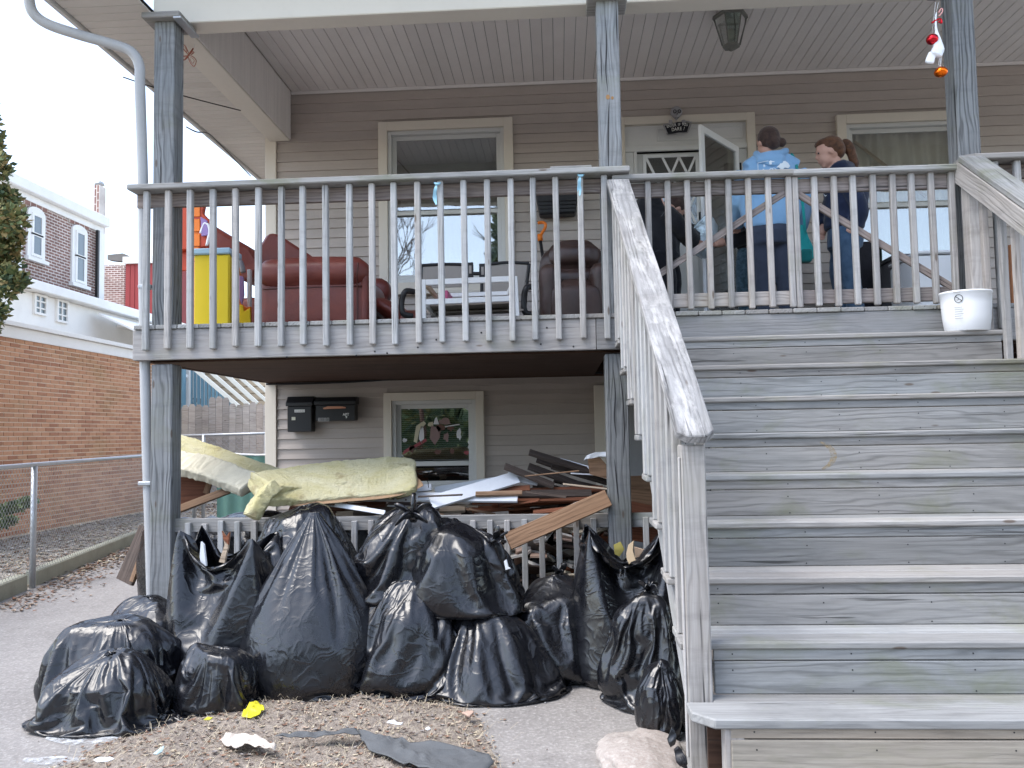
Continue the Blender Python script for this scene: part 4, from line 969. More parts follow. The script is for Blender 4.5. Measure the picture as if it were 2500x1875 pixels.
put('trunk', tube('trunk', [(lobes[0][0][0]-.05, ty, 0), (lobes[0][0][0], ty, 2.5), (lobes[0][0][0]-.02, ty, 5)], [.12, .1, .03], W_DARK, 10), None, tr_)
br = thing('fir_branch', 'low green fir branch poking through the fence at the left edge', 'branch', at(-20, 1250, Y=7.6))
P_ = spline([at(-70, 1270, Y=7.6), at(-10, 1248, Y=7.62), at(70, 1222, Y=7.6)], 6); put('twig', tube('twig', P_, .006, W_DARK, 6), None, br)
foliage('needles', [((p.x, p.y, p.z-.02), (.07, .06, .045)) for p in P_[2:]], 2600, .035, EG[:2], br, 8, .1)
br2 = thing('fir_branch', 'second fir branch lower down at the left edge', 'branch', at(-20, 1290, Y=7.4))
P_ = spline([at(-60, 1300, Y=7.4), at(0, 1283, Y=7.4), at(28, 1270, Y=7.4)], 6); put('twig', tube('twig', P_, .006, W_DARK, 6), None, br2)
foliage('needles', [((p.x, p.y, p.z), (.05, .05, .03)) for p in P_[2:]], 900, .035, EG[:2], br2, 9, .1)
# street trees behind the viewer (seen only mirrored in the window panes)
def bare_tree(x, y, h, seed, label):
    r = random.Random(seed); t = thing('bare_tree', label, 'tree', (x, y, 0), 'bare street trees'); L = []
    def grow(p, d, l, rad, dep):
        q = p+d*l; L.append(tube('b', [p, p.lerp(q, .5)+Vector((r.uniform(-1, 1), r.uniform(-1, 1), 0))*l*.06, q], [rad, rad*.8, rad*.62], W_DARK, 5))
        if dep > 0:
            for _ in range(3 if dep > 1 else 4):
                nd = (d+Vector((r.uniform(-.8, .8), r.uniform(-.8, .8), r.uniform(-.1, .6)))).normalized(); grow(q, nd, l*r.uniform(.6, .85), rad*.58, dep-1)
    grow(Vector((x, y, 0)), Vector((0, 0, 1)), h*.3, .14, 5)
    me = join('limbs', L, W_DARK); put('limbs', me, None, t)
bare_tree(1.5, -9, 9, 1, 'bare street tree across the road nearest the stairs'); bare_tree(-4.5, -11, 10, 2, 'bare street tree across the road furthest left'); bare_tree(5.5, -10, 10, 4, 'bare street tree across the road furthest right')
hg = thing('hedge', 'unseen evergreen hedge added across the road to darken window reflections', 'hedge', (0, -15, 0)); put('foliage_mass', box_mesh(40, 1.2, 3.6, .3, EG[0]), None, hg, Matrix.Translation((0, -15.8, 1.8)))  # added behind the viewer so the lower window mirrors something dark
foliage('leaves', [((x_*1.0-19, -15, 1.2+.6*(x_ % 3)), (1.0, .6, 1.3)) for x_ in range(39)], 9000, .3, EG[:3], hg, 6, .5)
ct = thing('conifer', 'tall conifer across the road', 'tree', (-1.6, -12, 0)); lb = [((-1.6, -12, 1.6+k*.8), (1.7*(1-k/10.5), 1.7*(1-k/10.5), .6)) for k in range(10)]
foliage('crown', lb, 9000, .28, EG[:2], ct, 5, .2); put('trunk', tube('t', [(-1.6, -12, 0), (-1.6, -12, 9)], [.2, .03], W_DARK, 8), None, ct)

# ============================================================ REFUSE SACKS
def sweep(name, path, w, t, m, n=(0, 0, 1), amp=.02, seed=0, seg=28, sub=10, taper=None, ragged=0, sq=.58):
    """soft slab swept along path; w across, t along n; rounded, uneven"""
    P = spline(path, sub); N_ = len(P); n = Vector(n); V = []
    for i, p in enumerate(P):
        d = (P[min(i+1, N_-1)]-P[max(i-1, 0)]).normalized(); s = d.cross(n).normalized(); u = s.cross(d).normalized(); tp = taper(i/(N_-1)) if taper else 1
        e = min(1, .25+min(i, N_-1-i)*.5)
        for k in range(seg):
            a = 6.2832*k/seg; c, s_ = math.cos(a), math.sin(a); cx = math.copysign(abs(c)**sq, c)*w/2*e*tp; cz = math.copysign(abs(s_)**sq, s_)*t/2*e*tp
            V.append(tuple(p+s*cx+u*cz))
    V = np.array(V); C0 = np.repeat(np.array([tuple(p) for p in P]), seg, 0); d = V-C0; l = np.linalg.norm(d, axis=1, keepdims=True)+1e-6
    V = V+d/l*(amp*fbm(V*6+seed, 4)+ragged*np.abs(noise3(V*38+seed)))[:, None]
    F = [(i*seg+k, i*seg+(k+1) % seg, (i+1)*seg+(k+1) % seg, (i+1)*seg+k) for i in range(N_-1) for k in range(seg)]
    F += [tuple(range(seg))[::-1], tuple((N_-1)*seg+k for k in range(seg))]
    return mesh(name, V.tolist(), F, m, True)
SIM = []; PRESS = 1.9
def stuffing(c, rx, ry, h, rs, tp, lean, npl=20):
    """angular rubbish inside a sack, present only while the film settles over it"""
    bm = bmesh.new(); bmesh.ops.create_icosphere(bm, subdivisions=4, radius=1); P = np.array([v.co[:] for v in bm.verts])
    n_ = rs.randn(npl, 3); n_ /= np.linalg.norm(n_, axis=1)[:, None]; d_ = rs.uniform(.70, 1.0, npl)
    g_ = np.maximum(P @ n_.T/d_, 0); r_ = 1/np.maximum((g_**12).sum(1)**(1/12.), .85); r_ = r_*(1+.12*noise3(P*2.3+rs.rand()*9)+.05*noise3(P*5+rs.rand()*9)); P = P*r_[:, None]
    z = np.maximum(P[:, 2]*h*.52+h*.46, .035); t = 1-tp*np.clip((z/h-.40)/.6, 0, 1)**1.3
    P = np.c_[P[:, 0]*rx*t+lean[0]*(z/h), P[:, 1]*ry*t+lean[1]*(z/h), z]
    for v, p in zip(bm.verts, P): v.co = p
    me = bpy.data.meshes.new('stuffing'); bm.to_mesh(me); bm.free(); return put('stuffing', me, None, None, Matrix.Translation(c))
def sack(label, c, rx, ry, h, seed, z0=0., lean=(0, 0), kind='tied', pleat=1.0, crum=1.0, neck=(0, 0), flat_=.8, nu=112, nv=72, facet=.05, slack=.28, fill=.88, tilt=None, sink=0., mouth=None):
    """a refuse sack: film tube settled by cloth simulation over its contents, gathered at the neck or left open"""
    rs = np.random.RandomState(seed); c3 = Vector((c[0], c[1], z0)); tp = {'tied': .26, 'closed': .10, 'open': .04}[kind]
    K = {'tied': [(0, .3, 0), (.12, flat_, .0), (.22, 1.0, .07), (.36, 1.08, .24), (.55, 1.06, .52), (.70, .94, .78), (.80, .60, .95), (.86, .085, 1.0), (.90, .11, 1.04), (1., .40, 1.17)],
         'closed': [(0, .3, 0), (.12, flat_, .0), (.20, 1.0, .08), (.36, 1.08, .36), (.52, 1.08, .66), (.66, 1.02, .88), (.80, .76, .98), (.95, .10, .86), (1., .05, .82)],
         'open': [(0, .3, 0), (.12, flat_, .0), (.20, 1.0, .07), (.34, 1.05, .28), (.52, 1.04, .56), (.72, 1.0, .86), (.86, .98, 1.05), (1., 1.06, 1.22)]}[kind]
    K = np.array(K); U, Vv = np.meshgrid(np.linspace(0, 2*np.pi, nu, endpoint=False), np.linspace(0, 1, nv)); R = np.interp(Vv, K[:, 0], K[:, 1]); H = np.interp(Vv, K[:, 0], K[:, 2])
    nz = noise3(np.c_[np.cos(U.ravel())*4, np.sin(U.ravel())*4, Vv.ravel()*6]+seed).reshape(nv, nu); k = 1.04+.05*nz; tt = np.clip((H-.55)/.45, 0, 1)**1.4
    P = np.stack([R*np.cos(U)*rx*k+lean[0]*H+neck[0]*tt, R*np.sin(U)*ry*k+lean[1]*H+neck[1]*tt, H*h+.008-(sink+.45*math.hypot(*neck))*tt], -1)
    if kind == 'open':
        ang = rs.rand()*6.28; P[..., 2] += (np.clip((Vv-.75)/.25, 0, 1))*h*.07*np.sin(U*3+ang)
    me = gridmesh('bag', P.reshape(-1, 3), nu, nv, BAG, True); o = put('garbage_bag', me, None, None, Matrix.Translation(c3))
    vg = o.vertex_groups.new(name='pin')
    if kind != 'open': rows = [int(.86*nv), int(.86*nv)+1] if kind == 'tied' else [int(.96*nv)]; idx = [j*nu+i for j in rows+[0] for i in range(nu)]
    else: idx = [(nv-3)*nu+int(nu*f) % nu for f in (mouth or (.05, .3, .52, .78))]
    vg.add(idx, 1.0, 'REPLACE')
    st_ = stuffing(c3, rx, ry, h*({'tied': fill, 'closed': fill+.08, 'open': .72}[kind]), rs, tp, lean)
    pl_ = put('settling_plane', mesh('pl', [(-1, -1, 0), (1, -1, 0), (1, 1, 0), (-1, 1, 0)], [(0, 1, 2, 3)]), None, None, Matrix.Translation((c[0], c[1], z0)))
    col = bpy.data.collections.new('settle')
    for q in (st_, pl_): col.objects.link(q); q.modifiers.new('c', 'COLLISION'); q.collision.thickness_outer = .004; q.collision.cloth_friction = 14
    m = o.modifiers.new('cloth', 'CLOTH'); s = m.settings; s.quality = 6; s.mass = .15; s.tension_stiffness = 15; s.compression_stiffness = 6; s.shear_stiffness = 5; s.bending_stiffness = .008*crum**-1
    s.tension_damping = 5; s.compression_damping = 5; s.vertex_group_mass = 'pin'; s.shrink_min = -slack; s.use_pressure = True; s.uniform_pressure_force = PRESS
    m.collision_settings.distance_min = .006; m.collision_settings.collection = col; m.collision_settings.use_self_collision = False; m.point_cache.frame_end = 30
    SIM.append((o, st_, pl_, col)); return tag(o, label, 'garbage bag', 'black garbage bags heaped before the porch')
def settle(frames=26):
    for f in range(1, frames): sc.frame_set(f)
    dg = bpy.context.evaluated_depsgraph_get()
    R_ = [(o, bpy.data.meshes.new_from_object(o.evaluated_get(dg)), a, b, c_) for o, a, b, c_ in SIM]
    for o, me, a, b, c_ in R_:
        o.modifiers.clear(); o.vertex_groups.clear(); n = len(me.vertices); P = np.zeros(n*3); me.vertices.foreach_get('co', P); P = P.reshape(-1, 3)
        P = np.nan_to_num(P); P[:, 2] = np.maximum(P[:, 2], .004); me.vertices.foreach_set('co', P.ravel()); o.data = smooth(me)
        ss = o.modifiers.new('smooth', 'SUBSURF'); ss.levels = ss.render_levels = 1
        bpy.data.objects.remove(a); bpy.data.objects.remove(b); bpy.data.collections.remove(c_)
    SIM.clear(); sc.frame_set(1)
def S(label, u0, u1, v0, v1, Y, seed, depth=.9, ground=True, kind='tied', **kw):
    """size a sack from its extent in 2212-wide measures at distance Y"""
    s = 2500/2212; a = at(u0*s, v1*s, Y=Y); b = at(u1*s, v0*s, Y=Y); w = (b.x-a.x)/2; h = b.z-(0 if ground else a.z)
    return sack(label, ((a.x+b.x)/2, Y), w*kw.pop('kx', .92), w*depth, h/(1.04 if kind == 'tied' else 1.0), seed, 0 if ground else a.z, kind=kind, **kw)
# back to front
S('black garbage bag slumped against the left post behind the sprawled sack', 218, 424, 1262, 1465, 4.62, 11, .8, kind='closed', slack=.34)
S('black garbage bag on top of the pile under the yellow insulation', 545, 770, 1062, 1262, 4.95, 12, .7, False, kind='closed', slack=.30)
S('black bulging bag wedged low behind the tallest sack', 700, 860, 1175, 1450, 4.85, 13, .8, kind='closed', slack=.4)
S('wide knotted black bag topping the middle of the heap', 770, 985, 1062, 1300, 4.70, 14, .85, False, kind='closed', slack=.36, kx=1.0)
S('black garbage bag filling the gap between the open sack and the top of the pile', 575, 700, 1150, 1440, 4.95, 31, .8, kind='closed', slack=.3)
S('black garbage bag low in the middle behind the round and wide bags', 880, 1060, 1230, 1440, 4.85, 32, .8, kind='closed', slack=.34)
S('black bag lying on the heap with its tied corner at the timber plank', 885, 1112, 1108, 1315, 4.66, 15, .85, False, kind='closed', slack=.32, kx=1.0)
S('tallest black garbage bag with a narrow gathered neck', 522, 800, 1098, 1490, 4.45, 16, .62, kind='tied', lean=(.03, .05), slack=.26)
S('open black sack with white broken boards sticking out', 388, 612, 1192, 1430, 4.58, 17, .7, kind='open', slack=.30, mouth=(.12, .40, .58, .86))
S('small black garbage bag at the foot of the open sack', 402, 566, 1375, 1508, 4.12, 18, .7, kind='closed', slack=.40)
S('round black garbage bag left of centre with torn film', 755, 985, 1228, 1486, 4.42, 19, .75, kind='closed', lean=(.02, .05), slack=.30)
S('wide black garbage bag in the centre with pointed corner on the concrete', 940, 1205, 1262, 1480, 4.42, 20, .72, kind='tied', lean=(-.06, .06), neck=(-.05, .03), slack=.30)
S('black garbage bag right of centre below the low railing', 1098, 1296, 1205, 1432, 4.72, 21, .8, kind='closed', slack=.30)
S('open topped black sack stuffed with scraps beside the stair railing', 1240, 1446, 1188, 1450, 4.66, 22, .8, kind='open', lean=(.04, 0), slack=.26, mouth=(.10, .42, .60, .90))
S('smooth heavy black garbage bag tucked against the newel post', 1306, 1486, 1240, 1440, 4.20, 23, .7, kind='closed', slack=.18)
S('smallest black garbage bag at the foot of the newel post', 1376, 1480, 1400, 1530, 3.80, 24, .8, kind='closed', slack=.22)
S('silvery lit upper half of sprawled black sack at the far left', 122, 398, 1312, 1540, 4.22, 25, .60, kind='closed', slack=.34, fill=.86, kx=.88)
S('slack open mouth black sack sprawled nearest the street at far left', 92, 394, 1395, 1578, 3.95, 26, .5, kind='closed', slack=.34, fill=.9, kx=.88)
cone = []
for i in range(9):
    t = i/8; w_ = .085*(1-t)+.004
    for a in range(10): cone.append((.30*t, .0+w_*1.0*math.cos(a*.628)*(1+.2*math.sin(a*2+i)), .006+w_*.9*(1+math.sin(a*.628))))
bags = [o for o in C.objects if o.name.startswith('garbage_bag')]
cn = put('bag_corner', gridmesh('corner', np.array(cone), 10, 9, BAG, True), None, None, Matrix.Translation(at(1138*1.1302, 1464*1.1302, Z=0.0)))
b_ = next(x for x in bags if 'pointed corner' in x['label']); cn.location = cn.location-b_.location; cn.parent = b_
def tie(sub, c, r_, seed, d=(0, -.5, .8)):
    """bunched film ends above a knot"""
    rs = random.Random(seed); b = next(x for x in bags if sub in x['label']); L_ = []; d = Vector(d).normalized(); sx_ = d.cross(Vector((.2, .3, .9))).normalized(); sy_ = d.cross(sx_)
    for k in range(5):
        a = k*1.256+rs.uniform(-.3, .3); o_ = sx_*math.cos(a)+sy_*math.sin(a); P_ = [c, c+d*r_*.5+o_*r_*.25, c+d*r_*rs.uniform(.7, 1.1)+o_*r_*rs.uniform(.5, .9), c+d*r_*rs.uniform(.6, 1.2)+o_*r_*rs.uniform(.9, 1.4)]
        L_.append(sweep('ear', P_, r_*rs.uniform(.5, .8), r_*.2, BAG, d.cross(o_), r_*.12, seed+k, 22, 5, lambda f: .35+.9*f*(1.1-f)*2.2))
    L_.append(sweep('knot', [c-d*r_*.4, c, c+d*r_*.35], r_*.55, r_*.5, BAG, sx_, r_*.10, seed, 20, 4)); me = join('k', L_, BAG); me.materials.clear(); me.materials.append(BAG); smooth(me)
    put('tied_ends', me, None, b)
#SETTLE
# ============================================================ SCRAP BEHIND THE LOW RAILING
def A(u, v, Y): return at(u, v, Y=Y)
t = thing('insulation_batt', 'long yellow insulation batt with rounded end lying across the scrap heap', 'insulation', A(800, 1180, 5.5))
ins = lambda nm, P_, w, th, m, n, sd_, tp=None, rg=.012: put(nm, sweep('f', P_, w, th, m, n, .008, sd_, 64, 30, tp, rg, .30), None, t)
endt = lambda f: 1.0 if f < .9 else 1-.5*((f-.9)/.1)**2
ins('fibre', [A(640, 1180, 5.2), A(720, 1172, 5.38), A(850, 1156, 5.5), A(950, 1150, 5.55), A(1012, 1156, 5.56)], .30, .055, INSUL, (0, -.55, 1), 1, endt)
ins('fibre', [A(622, 1204, 5.1), A(720, 1198, 5.28), A(850, 1188, 5.38), A(950, 1180, 5.42), A(1018, 1166, 5.44)], .26, .058, INSUL, (0, -.75, 1), 2, endt)
put('kraft_face', sweep('k', [A(700, 1218, 5.24), A(850, 1206, 5.33), A(960, 1194, 5.38), A(1022, 1168, 5.46)], .20, .006, KRAFT, (0, -.5, 1), .006, 3, 24, 10), None, t)
ins('folded_end', [A(668, 1192, 5.16), A(636, 1222, 5.08), A(612, 1264, 5.04)], .17, .085, INSUL, (-.75, -.45, .4), 6)
t = thing('insulation_batt', 'yellow insulation batt sloping down from the left post', 'insulation', A(560, 1120, 6))
ins('fibre', [A(405, 1082, 6.1), A(480, 1102, 6.0), A(580, 1134, 5.9), A(700, 1170, 5.8)], .26, .062, INSUL, (.3, -.6, 1), 11, lambda f: 1-.4*f, .008)
t = thing('insulation_batt', 'pale torn insulation batt under the sloping yellow one by the left post', 'insulation', A(520, 1150, 5.6))
ins('fibre', [A(405, 1130, 5.7), A(470, 1136, 5.65), A(540, 1156, 5.6), A(618, 1186, 5.5)], .20, .075, INSULW, (.2, -.7, 1), 15, None, .014)
SC = 0
def plank(label, a, b, w, t_, m, n=(0, -.4, 1), name='scrap_board', cat='board', grp='scrap lumber heaped behind the low railing'):
    o = board(name, a, b, w, t_, m, None, n, .002); return tag(o, label, cat, grp)
# white painted boards
plank('white painted board propped highest, rising to the right over the heap', A(1052, 1228, 5.35), A(1263, 1166, 5.6), .10, .022, WHITET, (0, -.8, .6))
plank('long flat white board lying under the propped white board', A(830, 1212, 5.5), A(1264, 1216, 5.45), .07, .02, WHITET, (0, -.7, .7))
plank('pale grey-white board behind the propped white board', A(1062, 1200, 5.75), A(1206, 1176, 5.8), .06, .03, painted('pale_board', (.50, .53, .55), .5, .4), (0, -.8, .6))
plank('white board with bent nails beside the insulation end', A(850, 1214, 5.6), A(1054, 1190, 5.6), .05, .018, WHITET, (0, -.8, .5))
plank('thin white strip sloping down between the two large bags', A(818, 1232, 5.3), A(940, 1252, 5.2), .03, .012, WHITET, (0, -.9, .3))
plank('short white angled offcut at the tip of the propped white board', A(1240, 1162, 5.62), A(1312, 1176, 5.65), .07, .015, WHITET, (.3, -.7, .7))
plank('white edged offcut on top of the dark laths', A(1366, 1124, 5.72), A(1450, 1148, 5.65), .035, .02, WHITET, (0, -.7, .7))
for k, (u, v) in enumerate(((1022, 1176), (1046, 1174), (1218, 1222))):
    tag(put('bent_nail', tube('n', spline([A(u, v+16, 5.55), A(u-1, v+4, 5.54), A(u-3, v, 5.54)], 4), .0025, BLACKM, 5)), ('bent nail left of the pair in the white board', 'bent nail right of the pair in the white board', 'nail standing up in the long flat white board')[k], 'nail')
plank('brown plank leaning across the low railing in front of the balusters', A(1240, 1322, 5.02), A(1484, 1216, 5.185), .105, .038, W_SCRAPB, (0, -1, .25), 'plank', 'plank')
lath = [((1232, 1138), (1352, 1186), .06), ((1292, 1104), (1446, 1152), .055), ((1290, 1138), (1450, 1198), .06), ((1346, 1138), (1490, 1180), .05), ((1352, 1170), (1490, 1200), .06), ((1310, 1122), (1420, 1160), .05), ((1260, 1165), (1400, 1205), .05), ((1300, 1190), (1480, 1212), .05)]
for k, (a, b, w) in enumerate(lath): plank('dark brown lath fanned out on top of the scrap heap by the lower post', A(*a, 5.55+.06*k), A(*b, 5.6+.05*k), w, .022, W_SCRAPD, (rnd.uniform(-.2, .2), -.6, 1))
r2 = random.Random(12)
for k in range(24):
    u0 = r2.uniform(1130, 1330); v = 1200+(k % 9)*6.5; L_ = r2.uniform(110, 240); Y = 5.42+r2.uniform(0, .5)
    plank('red brown splintered board stacked flat behind the low railing', A(u0, v, Y), A(min(u0+L_, 1500), v-r2.uniform(2, 16), Y+r2.uniform(-.05, .1)), r2.uniform(.03, .07), .018, r2.choice([W_RED, W_RED, W_SCRAPD, W_SCRAPB]), (r2.uniform(-.2, .2), -.7, 1))
for k in range(16):
    u0 = r2.uniform(640, 1050); v = 1225+(k % 6)*8; Y = 5.5+r2.uniform(0, .6)
    plank('dark board end low in the heap behind the garbage bags', A(u0, v, Y), A(u0+r2.uniform(80, 220), v-r2.uniform(-4, 10), Y), r2.uniform(.04, .08), .02, r2.choice([W_SCRAPD, W_RED, W_CREAM]), (0, -.7, 1))
for k in range(10):
    p = A(1520+r2.uniform(-28, 60), 1180+k*13, 5.7+r2.uniform(0, .3))
    plank('red brown board behind the lower post and stair stringers', p, p+Vector((r2.uniform(.25, .5), r2.uniform(-.1, .1), r2.uniform(-.06, .06))), .10, .025, r2.choice([W_RED, W_SCRAPB]), (0, -1, .2))
for k in range(34):
    u0 = r2.uniform(700, 1440); v0 = r2.uniform(1150, 1250) if u0 > 1060 else r2.uniform(1205, 1250); Y = 5.45+r2.uniform(-.1, .45); q_ = r2.uniform(40, 150); dv = r2.uniform(-28, 28)
    plank('thin splintered strip tangled in the scrap heap behind the low railing', A(u0, v0, Y), A(min(u0+q_, 1490), v0+dv*.6, Y+r2.uniform(-.15, .15)), r2.uniform(.008, .022), .007, r2.choice([WHITET, W_CREAM, W_RED, W_SCRAPD, W_SCRAPB]), (r2.uniform(-.5, .5), -.7, 1), 'wood_strip', 'strip')
# broken box, torn plastic
b_ = A(1436, 1118, 5.6); tag(put('wooden_box', prism('box', [A(1436, 1120, 5.55), A(1466, 1118, 5.55), A(1486, 1140, 5.55), A(1486, 1170, 5.55), A(1440, 1158, 5.55)], (0, 0, 0), (0, .12, 0), W_SCRAPB)), 'brown wooden block on top of the laths beside the lower post', 'wood block')
def rag(name, label, cat, pts, m, z=None, Y=None, th=.004, seed=0, amp=.012, dens=14):
    """thin crumpled sheet: outline in photo measures on the ground (z) or at distance Y"""
    P = [at(u, v, Z=z) if z is not None else at(u, v, Y=Y) for u, v in pts]; c = sum(P, Vector())/len(P); L_ = []
    for i in range(len(P)):
        a, b = P[i], P[(i+1) % len(P)]
        for k in range(4): L_.append(a.lerp(b, k/4))
    V, F = [tuple(c)], []; n = len(L_)
    for j in range(1, dens+1):
        for i, p in enumerate(L_):
            q = c.lerp(p, j/dens); V.append(tuple(q))
    for i in range(n): F.append((0, 1+i, 1+(i+1) % n))
    for j in range(dens-1):
        for i in range(n): F.append((1+j*n+i, 1+(j+1)*n+i, 1+(j+1)*n+(i+1) % n, 1+j*n+(i+1) % n))
    V = np.array(V); d = (1-np.abs(noise3(V*17+seed)))**2*amp+noise3(V*7+seed)*amp
    if z is not None: V[:, 2] += np.maximum(d, 0)+.004
    else: V[:, 1] -= d
    o = put(name, mesh(name, V.tolist(), F, m, True)); so = o.modifiers.new('s', 'SOLIDIFY'); so.thickness = th
    return tag(o, label, cat)
rag('torn_plastic', 'torn white plastic scrap draped on the wooden block by the lower post', 'plastic scrap', [(1424, 1124), (1432, 1112), (1452, 1104), (1484, 1103), (1486, 1116), (1466, 1112), (1450, 1118), (1436, 1120)], WHITEP, Y=5.52, amp=.015)
rag('torn_plastic', 'torn white plastic scrap lying on the brown plank', 'plastic scrap', [(1370, 1243), (1392, 1232), (1410, 1224), (1436, 1224), (1428, 1230), (1405, 1236), (1388, 1246)], WHITEP, Y=5.3, amp=.01)
# plaster rubble behind the low balusters
PLA = [painted('plaster_white', (.68, .66, .62), .9, .4, .4), painted('plaster_cream', (.52, .46, .36), .9, .4, .4), painted('plaster_grey', (.32, .31, .30), .9, .4, .4), W_RED, W_SCRAPD, painted('tile_pink', (.48, .34, .27), .8, .3, .2)]
V = {i: [] for i in range(6)}
for k in range(330):
    u = r2.uniform(1150, 1500) if r2.random() < .8 else r2.uniform(440, 1150); z = r2.uniform(.05, .78); Y = 5.5+r2.uniform(-.12, .45)*(1.1-z)+.1
    x = at(u, 1300, Y=Y).x; R_ = Matrix.Rotation(r2.uniform(-.5, .5), 3, 'Y') @ Matrix.Rotation(r2.uniform(-.9, .3), 3, 'X') @ Matrix.Rotation(r2.uniform(0, 3), 3, 'Z')
    V[r2.choice([0, 0, 1, 1, 2, 3, 4, 4, 5])].append(((x, Y, z), (r2.uniform(.02, .13), r2.uniform(.02, .08), r2.uniform(.004, .012)), R_))
for i, L_ in V.items(): tag(put('plaster_rubble', boxes('rubble', L_, PLA[i])), 'heaped broken plaster and lath rubble behind the low railing', 'rubble', kind='stuff')
# dark body of the heap: more sacks behind the railing
sack('dark garbage bag behind the low railing beside the left post', (at(520, 1300, Y=5.75).x, 5.75), .36, .28, .80, 41, 0, kind='closed', nu=64, nv=40)
sack('dark garbage bag behind the low railing under the long insulation', (at(760, 1300, Y=5.8).x, 5.8), .42, .3, .78, 42, 0, kind='closed', nu=64, nv=40)
sack('dark garbage bag behind the low railing under the white boards', (at(1010, 1300, Y=5.8).x, 5.85), .42, .3, .74, 43, 0, kind='closed', nu=64, nv=40)
sack('dark garbage bag behind the rubble under the dark laths', (at(1330, 1300, Y=6.15).x, 6.2), .5, .3, .8, 44, 0, kind='closed', nu=64, nv=40)
settle()
def topof(sub):
    b = next(x for x in bags if sub in x['label']); v = max(b.data.vertices, key=lambda q: q.co.z); return b, v.co
tie('wide knotted', A(1010, 1262, 4.42), .085, 3, (.05, -.9, .5)); tie('tied corner', A(1205, 1318, 4.5), .055, 5, (.8, -.3, .5)); tie('round black', topof('round black')[0].location+topof('round black')[1]+Vector((0, -.01, -.015)), .05, 8, (0, -.4, 1))
tie('right of centre', topof('right of centre')[0].location+topof('right of centre')[1]+Vector((0, -.01, -.015)), .045, 9, (-.2, -.4, 1)); tie('smooth heavy', topof('smooth heavy')[0].location+topof('smooth heavy')[1]+Vector((0, 0, -.015)), .05, 11, (.2, -.3, 1))
t = thing('drawer', 'broken brown wooden drawer lying behind the left post under the insulation', 'drawer', A(470, 1190, 5.7))
put('front', prism('f', [A(425, 1160, 5.7), A(480, 1165, 5.7), A(523, 1150, 5.7), A(505, 1220, 5.7), A(425, 1250, 5.7)], (0, 0, 0), (0, .02, 0), W_RED), None, t)
board('edge', A(425, 1156, 5.66), A(482, 1163, 5.66), .03, .02, W_CREAM, t, (0, -1, 0)); board('edge', A(482, 1163, 5.66), A(526, 1148, 5.66), .03, .02, W_CREAM, t, (0, -1, 0)); board('side', A(520, 1155, 5.66), A(503, 1205, 5.68), .04, .02, W_SCRAPB, t, (0, -1, 0))
plank('brown board sloping up behind the left post above the low railing', A(430, 1246, 5.5), A(560, 1196, 5.55), .05, .025, W_SCRAPB, (0, -1, .3))
plank('dark painted plank with an orange edge leaning beside the downspout', A(305, 1428, 5.7)+Vector((0, 0, .02)), A(362, 1290, 5.75), .15, .03, W_SCRAPD, (-.3, -1, .2), 'leaning_plank', 'plank', None)
plank('narrow orange brown board leaning behind the downspout', A(322, 1420, 5.66), A(360, 1310, 5.68), .035, .02, W_SCRAPB, (-.3, -1, .2), 'leaning_plank', 'plank', None)
# splinters sticking out of the open sacks
def shard(label, pts, Y, m, t_=.012): return tag(put('broken_board', prism('s', [A(u, v, Y) for u, v in pts], (0, 0, 0), (.004, t_, 0), m, .001)), label, 'broken board')
shard('pointed white splinter upright in the left open sack', [(490, 1322), (497, 1330), (503, 1382), (492, 1386), (487, 1360)], 4.42, WHITET)
shard('jagged cream and rust splinter tall in the left open sack', [(548, 1376), (534, 1372), (548, 1330), (541, 1296), (551, 1312), (560, 1298), (556, 1340), (552, 1352)], 4.44, W_CREAM)
shard('rusty tip of the jagged splinter in the left open sack', [(545, 1318), (541, 1296), (551, 1312), (560, 1298), (557, 1330)], 4.435, W_RED, .008)
shard('tall cream broken board in the right open sack', [(1529, 1352), (1534, 1330), (1547, 1320), (1545, 1345), (1552, 1368), (1541, 1372), (1536, 1378), (1530, 1365)], 4.45, painted('fresh_wood', (.68, .52, .34), .8, .3))
shard('pale cardboard corner in the right open sack', [(1548, 1335), (1572, 1342), (1560, 1360), (1551, 1362)], 4.5, painted('cardboard', (.45, .33, .24), .8, .3))
rag('cloth_scrap', 'dull yellow cloth scrap inside the right open sack', 'cloth scrap', [(1498, 1330), (1515, 1322), (1524, 1340), (1512, 1358), (1500, 1352)], painted('dull_yellow', (.25, .22, .06), .9, .3), Y=4.55)
shard('thin white splinter poking from the tied corner of the wide bag', [(1230, 1370), (1236, 1366), (1240, 1384), (1246, 1388), (1234, 1392)], 4.3, WHITET, .006)

# ============================================================ THINGS ON THE GROUND
CB = bpy.data.materials['cardboard']
rag('cardboard', 'flat brown cardboard sheet at the edge of the soil bed', 'cardboard', [(402, 1736), (418, 1702), (505, 1706), (500, 1728), (440, 1738)], CB, z=.008, amp=.004)
rag('cardboard', 'small brown cardboard scrap beside the larger sheet', 'cardboard', [(352, 1730), (372, 1722), (404, 1728), (398, 1738), (358, 1742)], CB, z=.008, amp=.006)
rag('foil_scrap', 'silvery foil scrap by the brown cardboard', 'foil scrap', [(410, 1736), (432, 1733), (446, 1740), (428, 1744)], GALV, z=.01, amp=.006)
rag('plastic_glove', 'crumpled bright yellow plastic glove on the soil bed', 'glove', [(590, 1752), (600, 1735), (618, 1722), (640, 1724), (646, 1735), (632, 1748), (612, 1756)], painted('bright_yellow_film', (.75, .68, .04), .4, .1), z=.05, amp=.028, seed=3)
rag('yellow_string', 'short yellow string scrap left of the yellow glove', 'string', [(497, 1762), (508, 1756), (520, 1758), (512, 1762)], painted('dull_yellow_film', (.5, .48, .05), .5), z=.05, amp=.008)
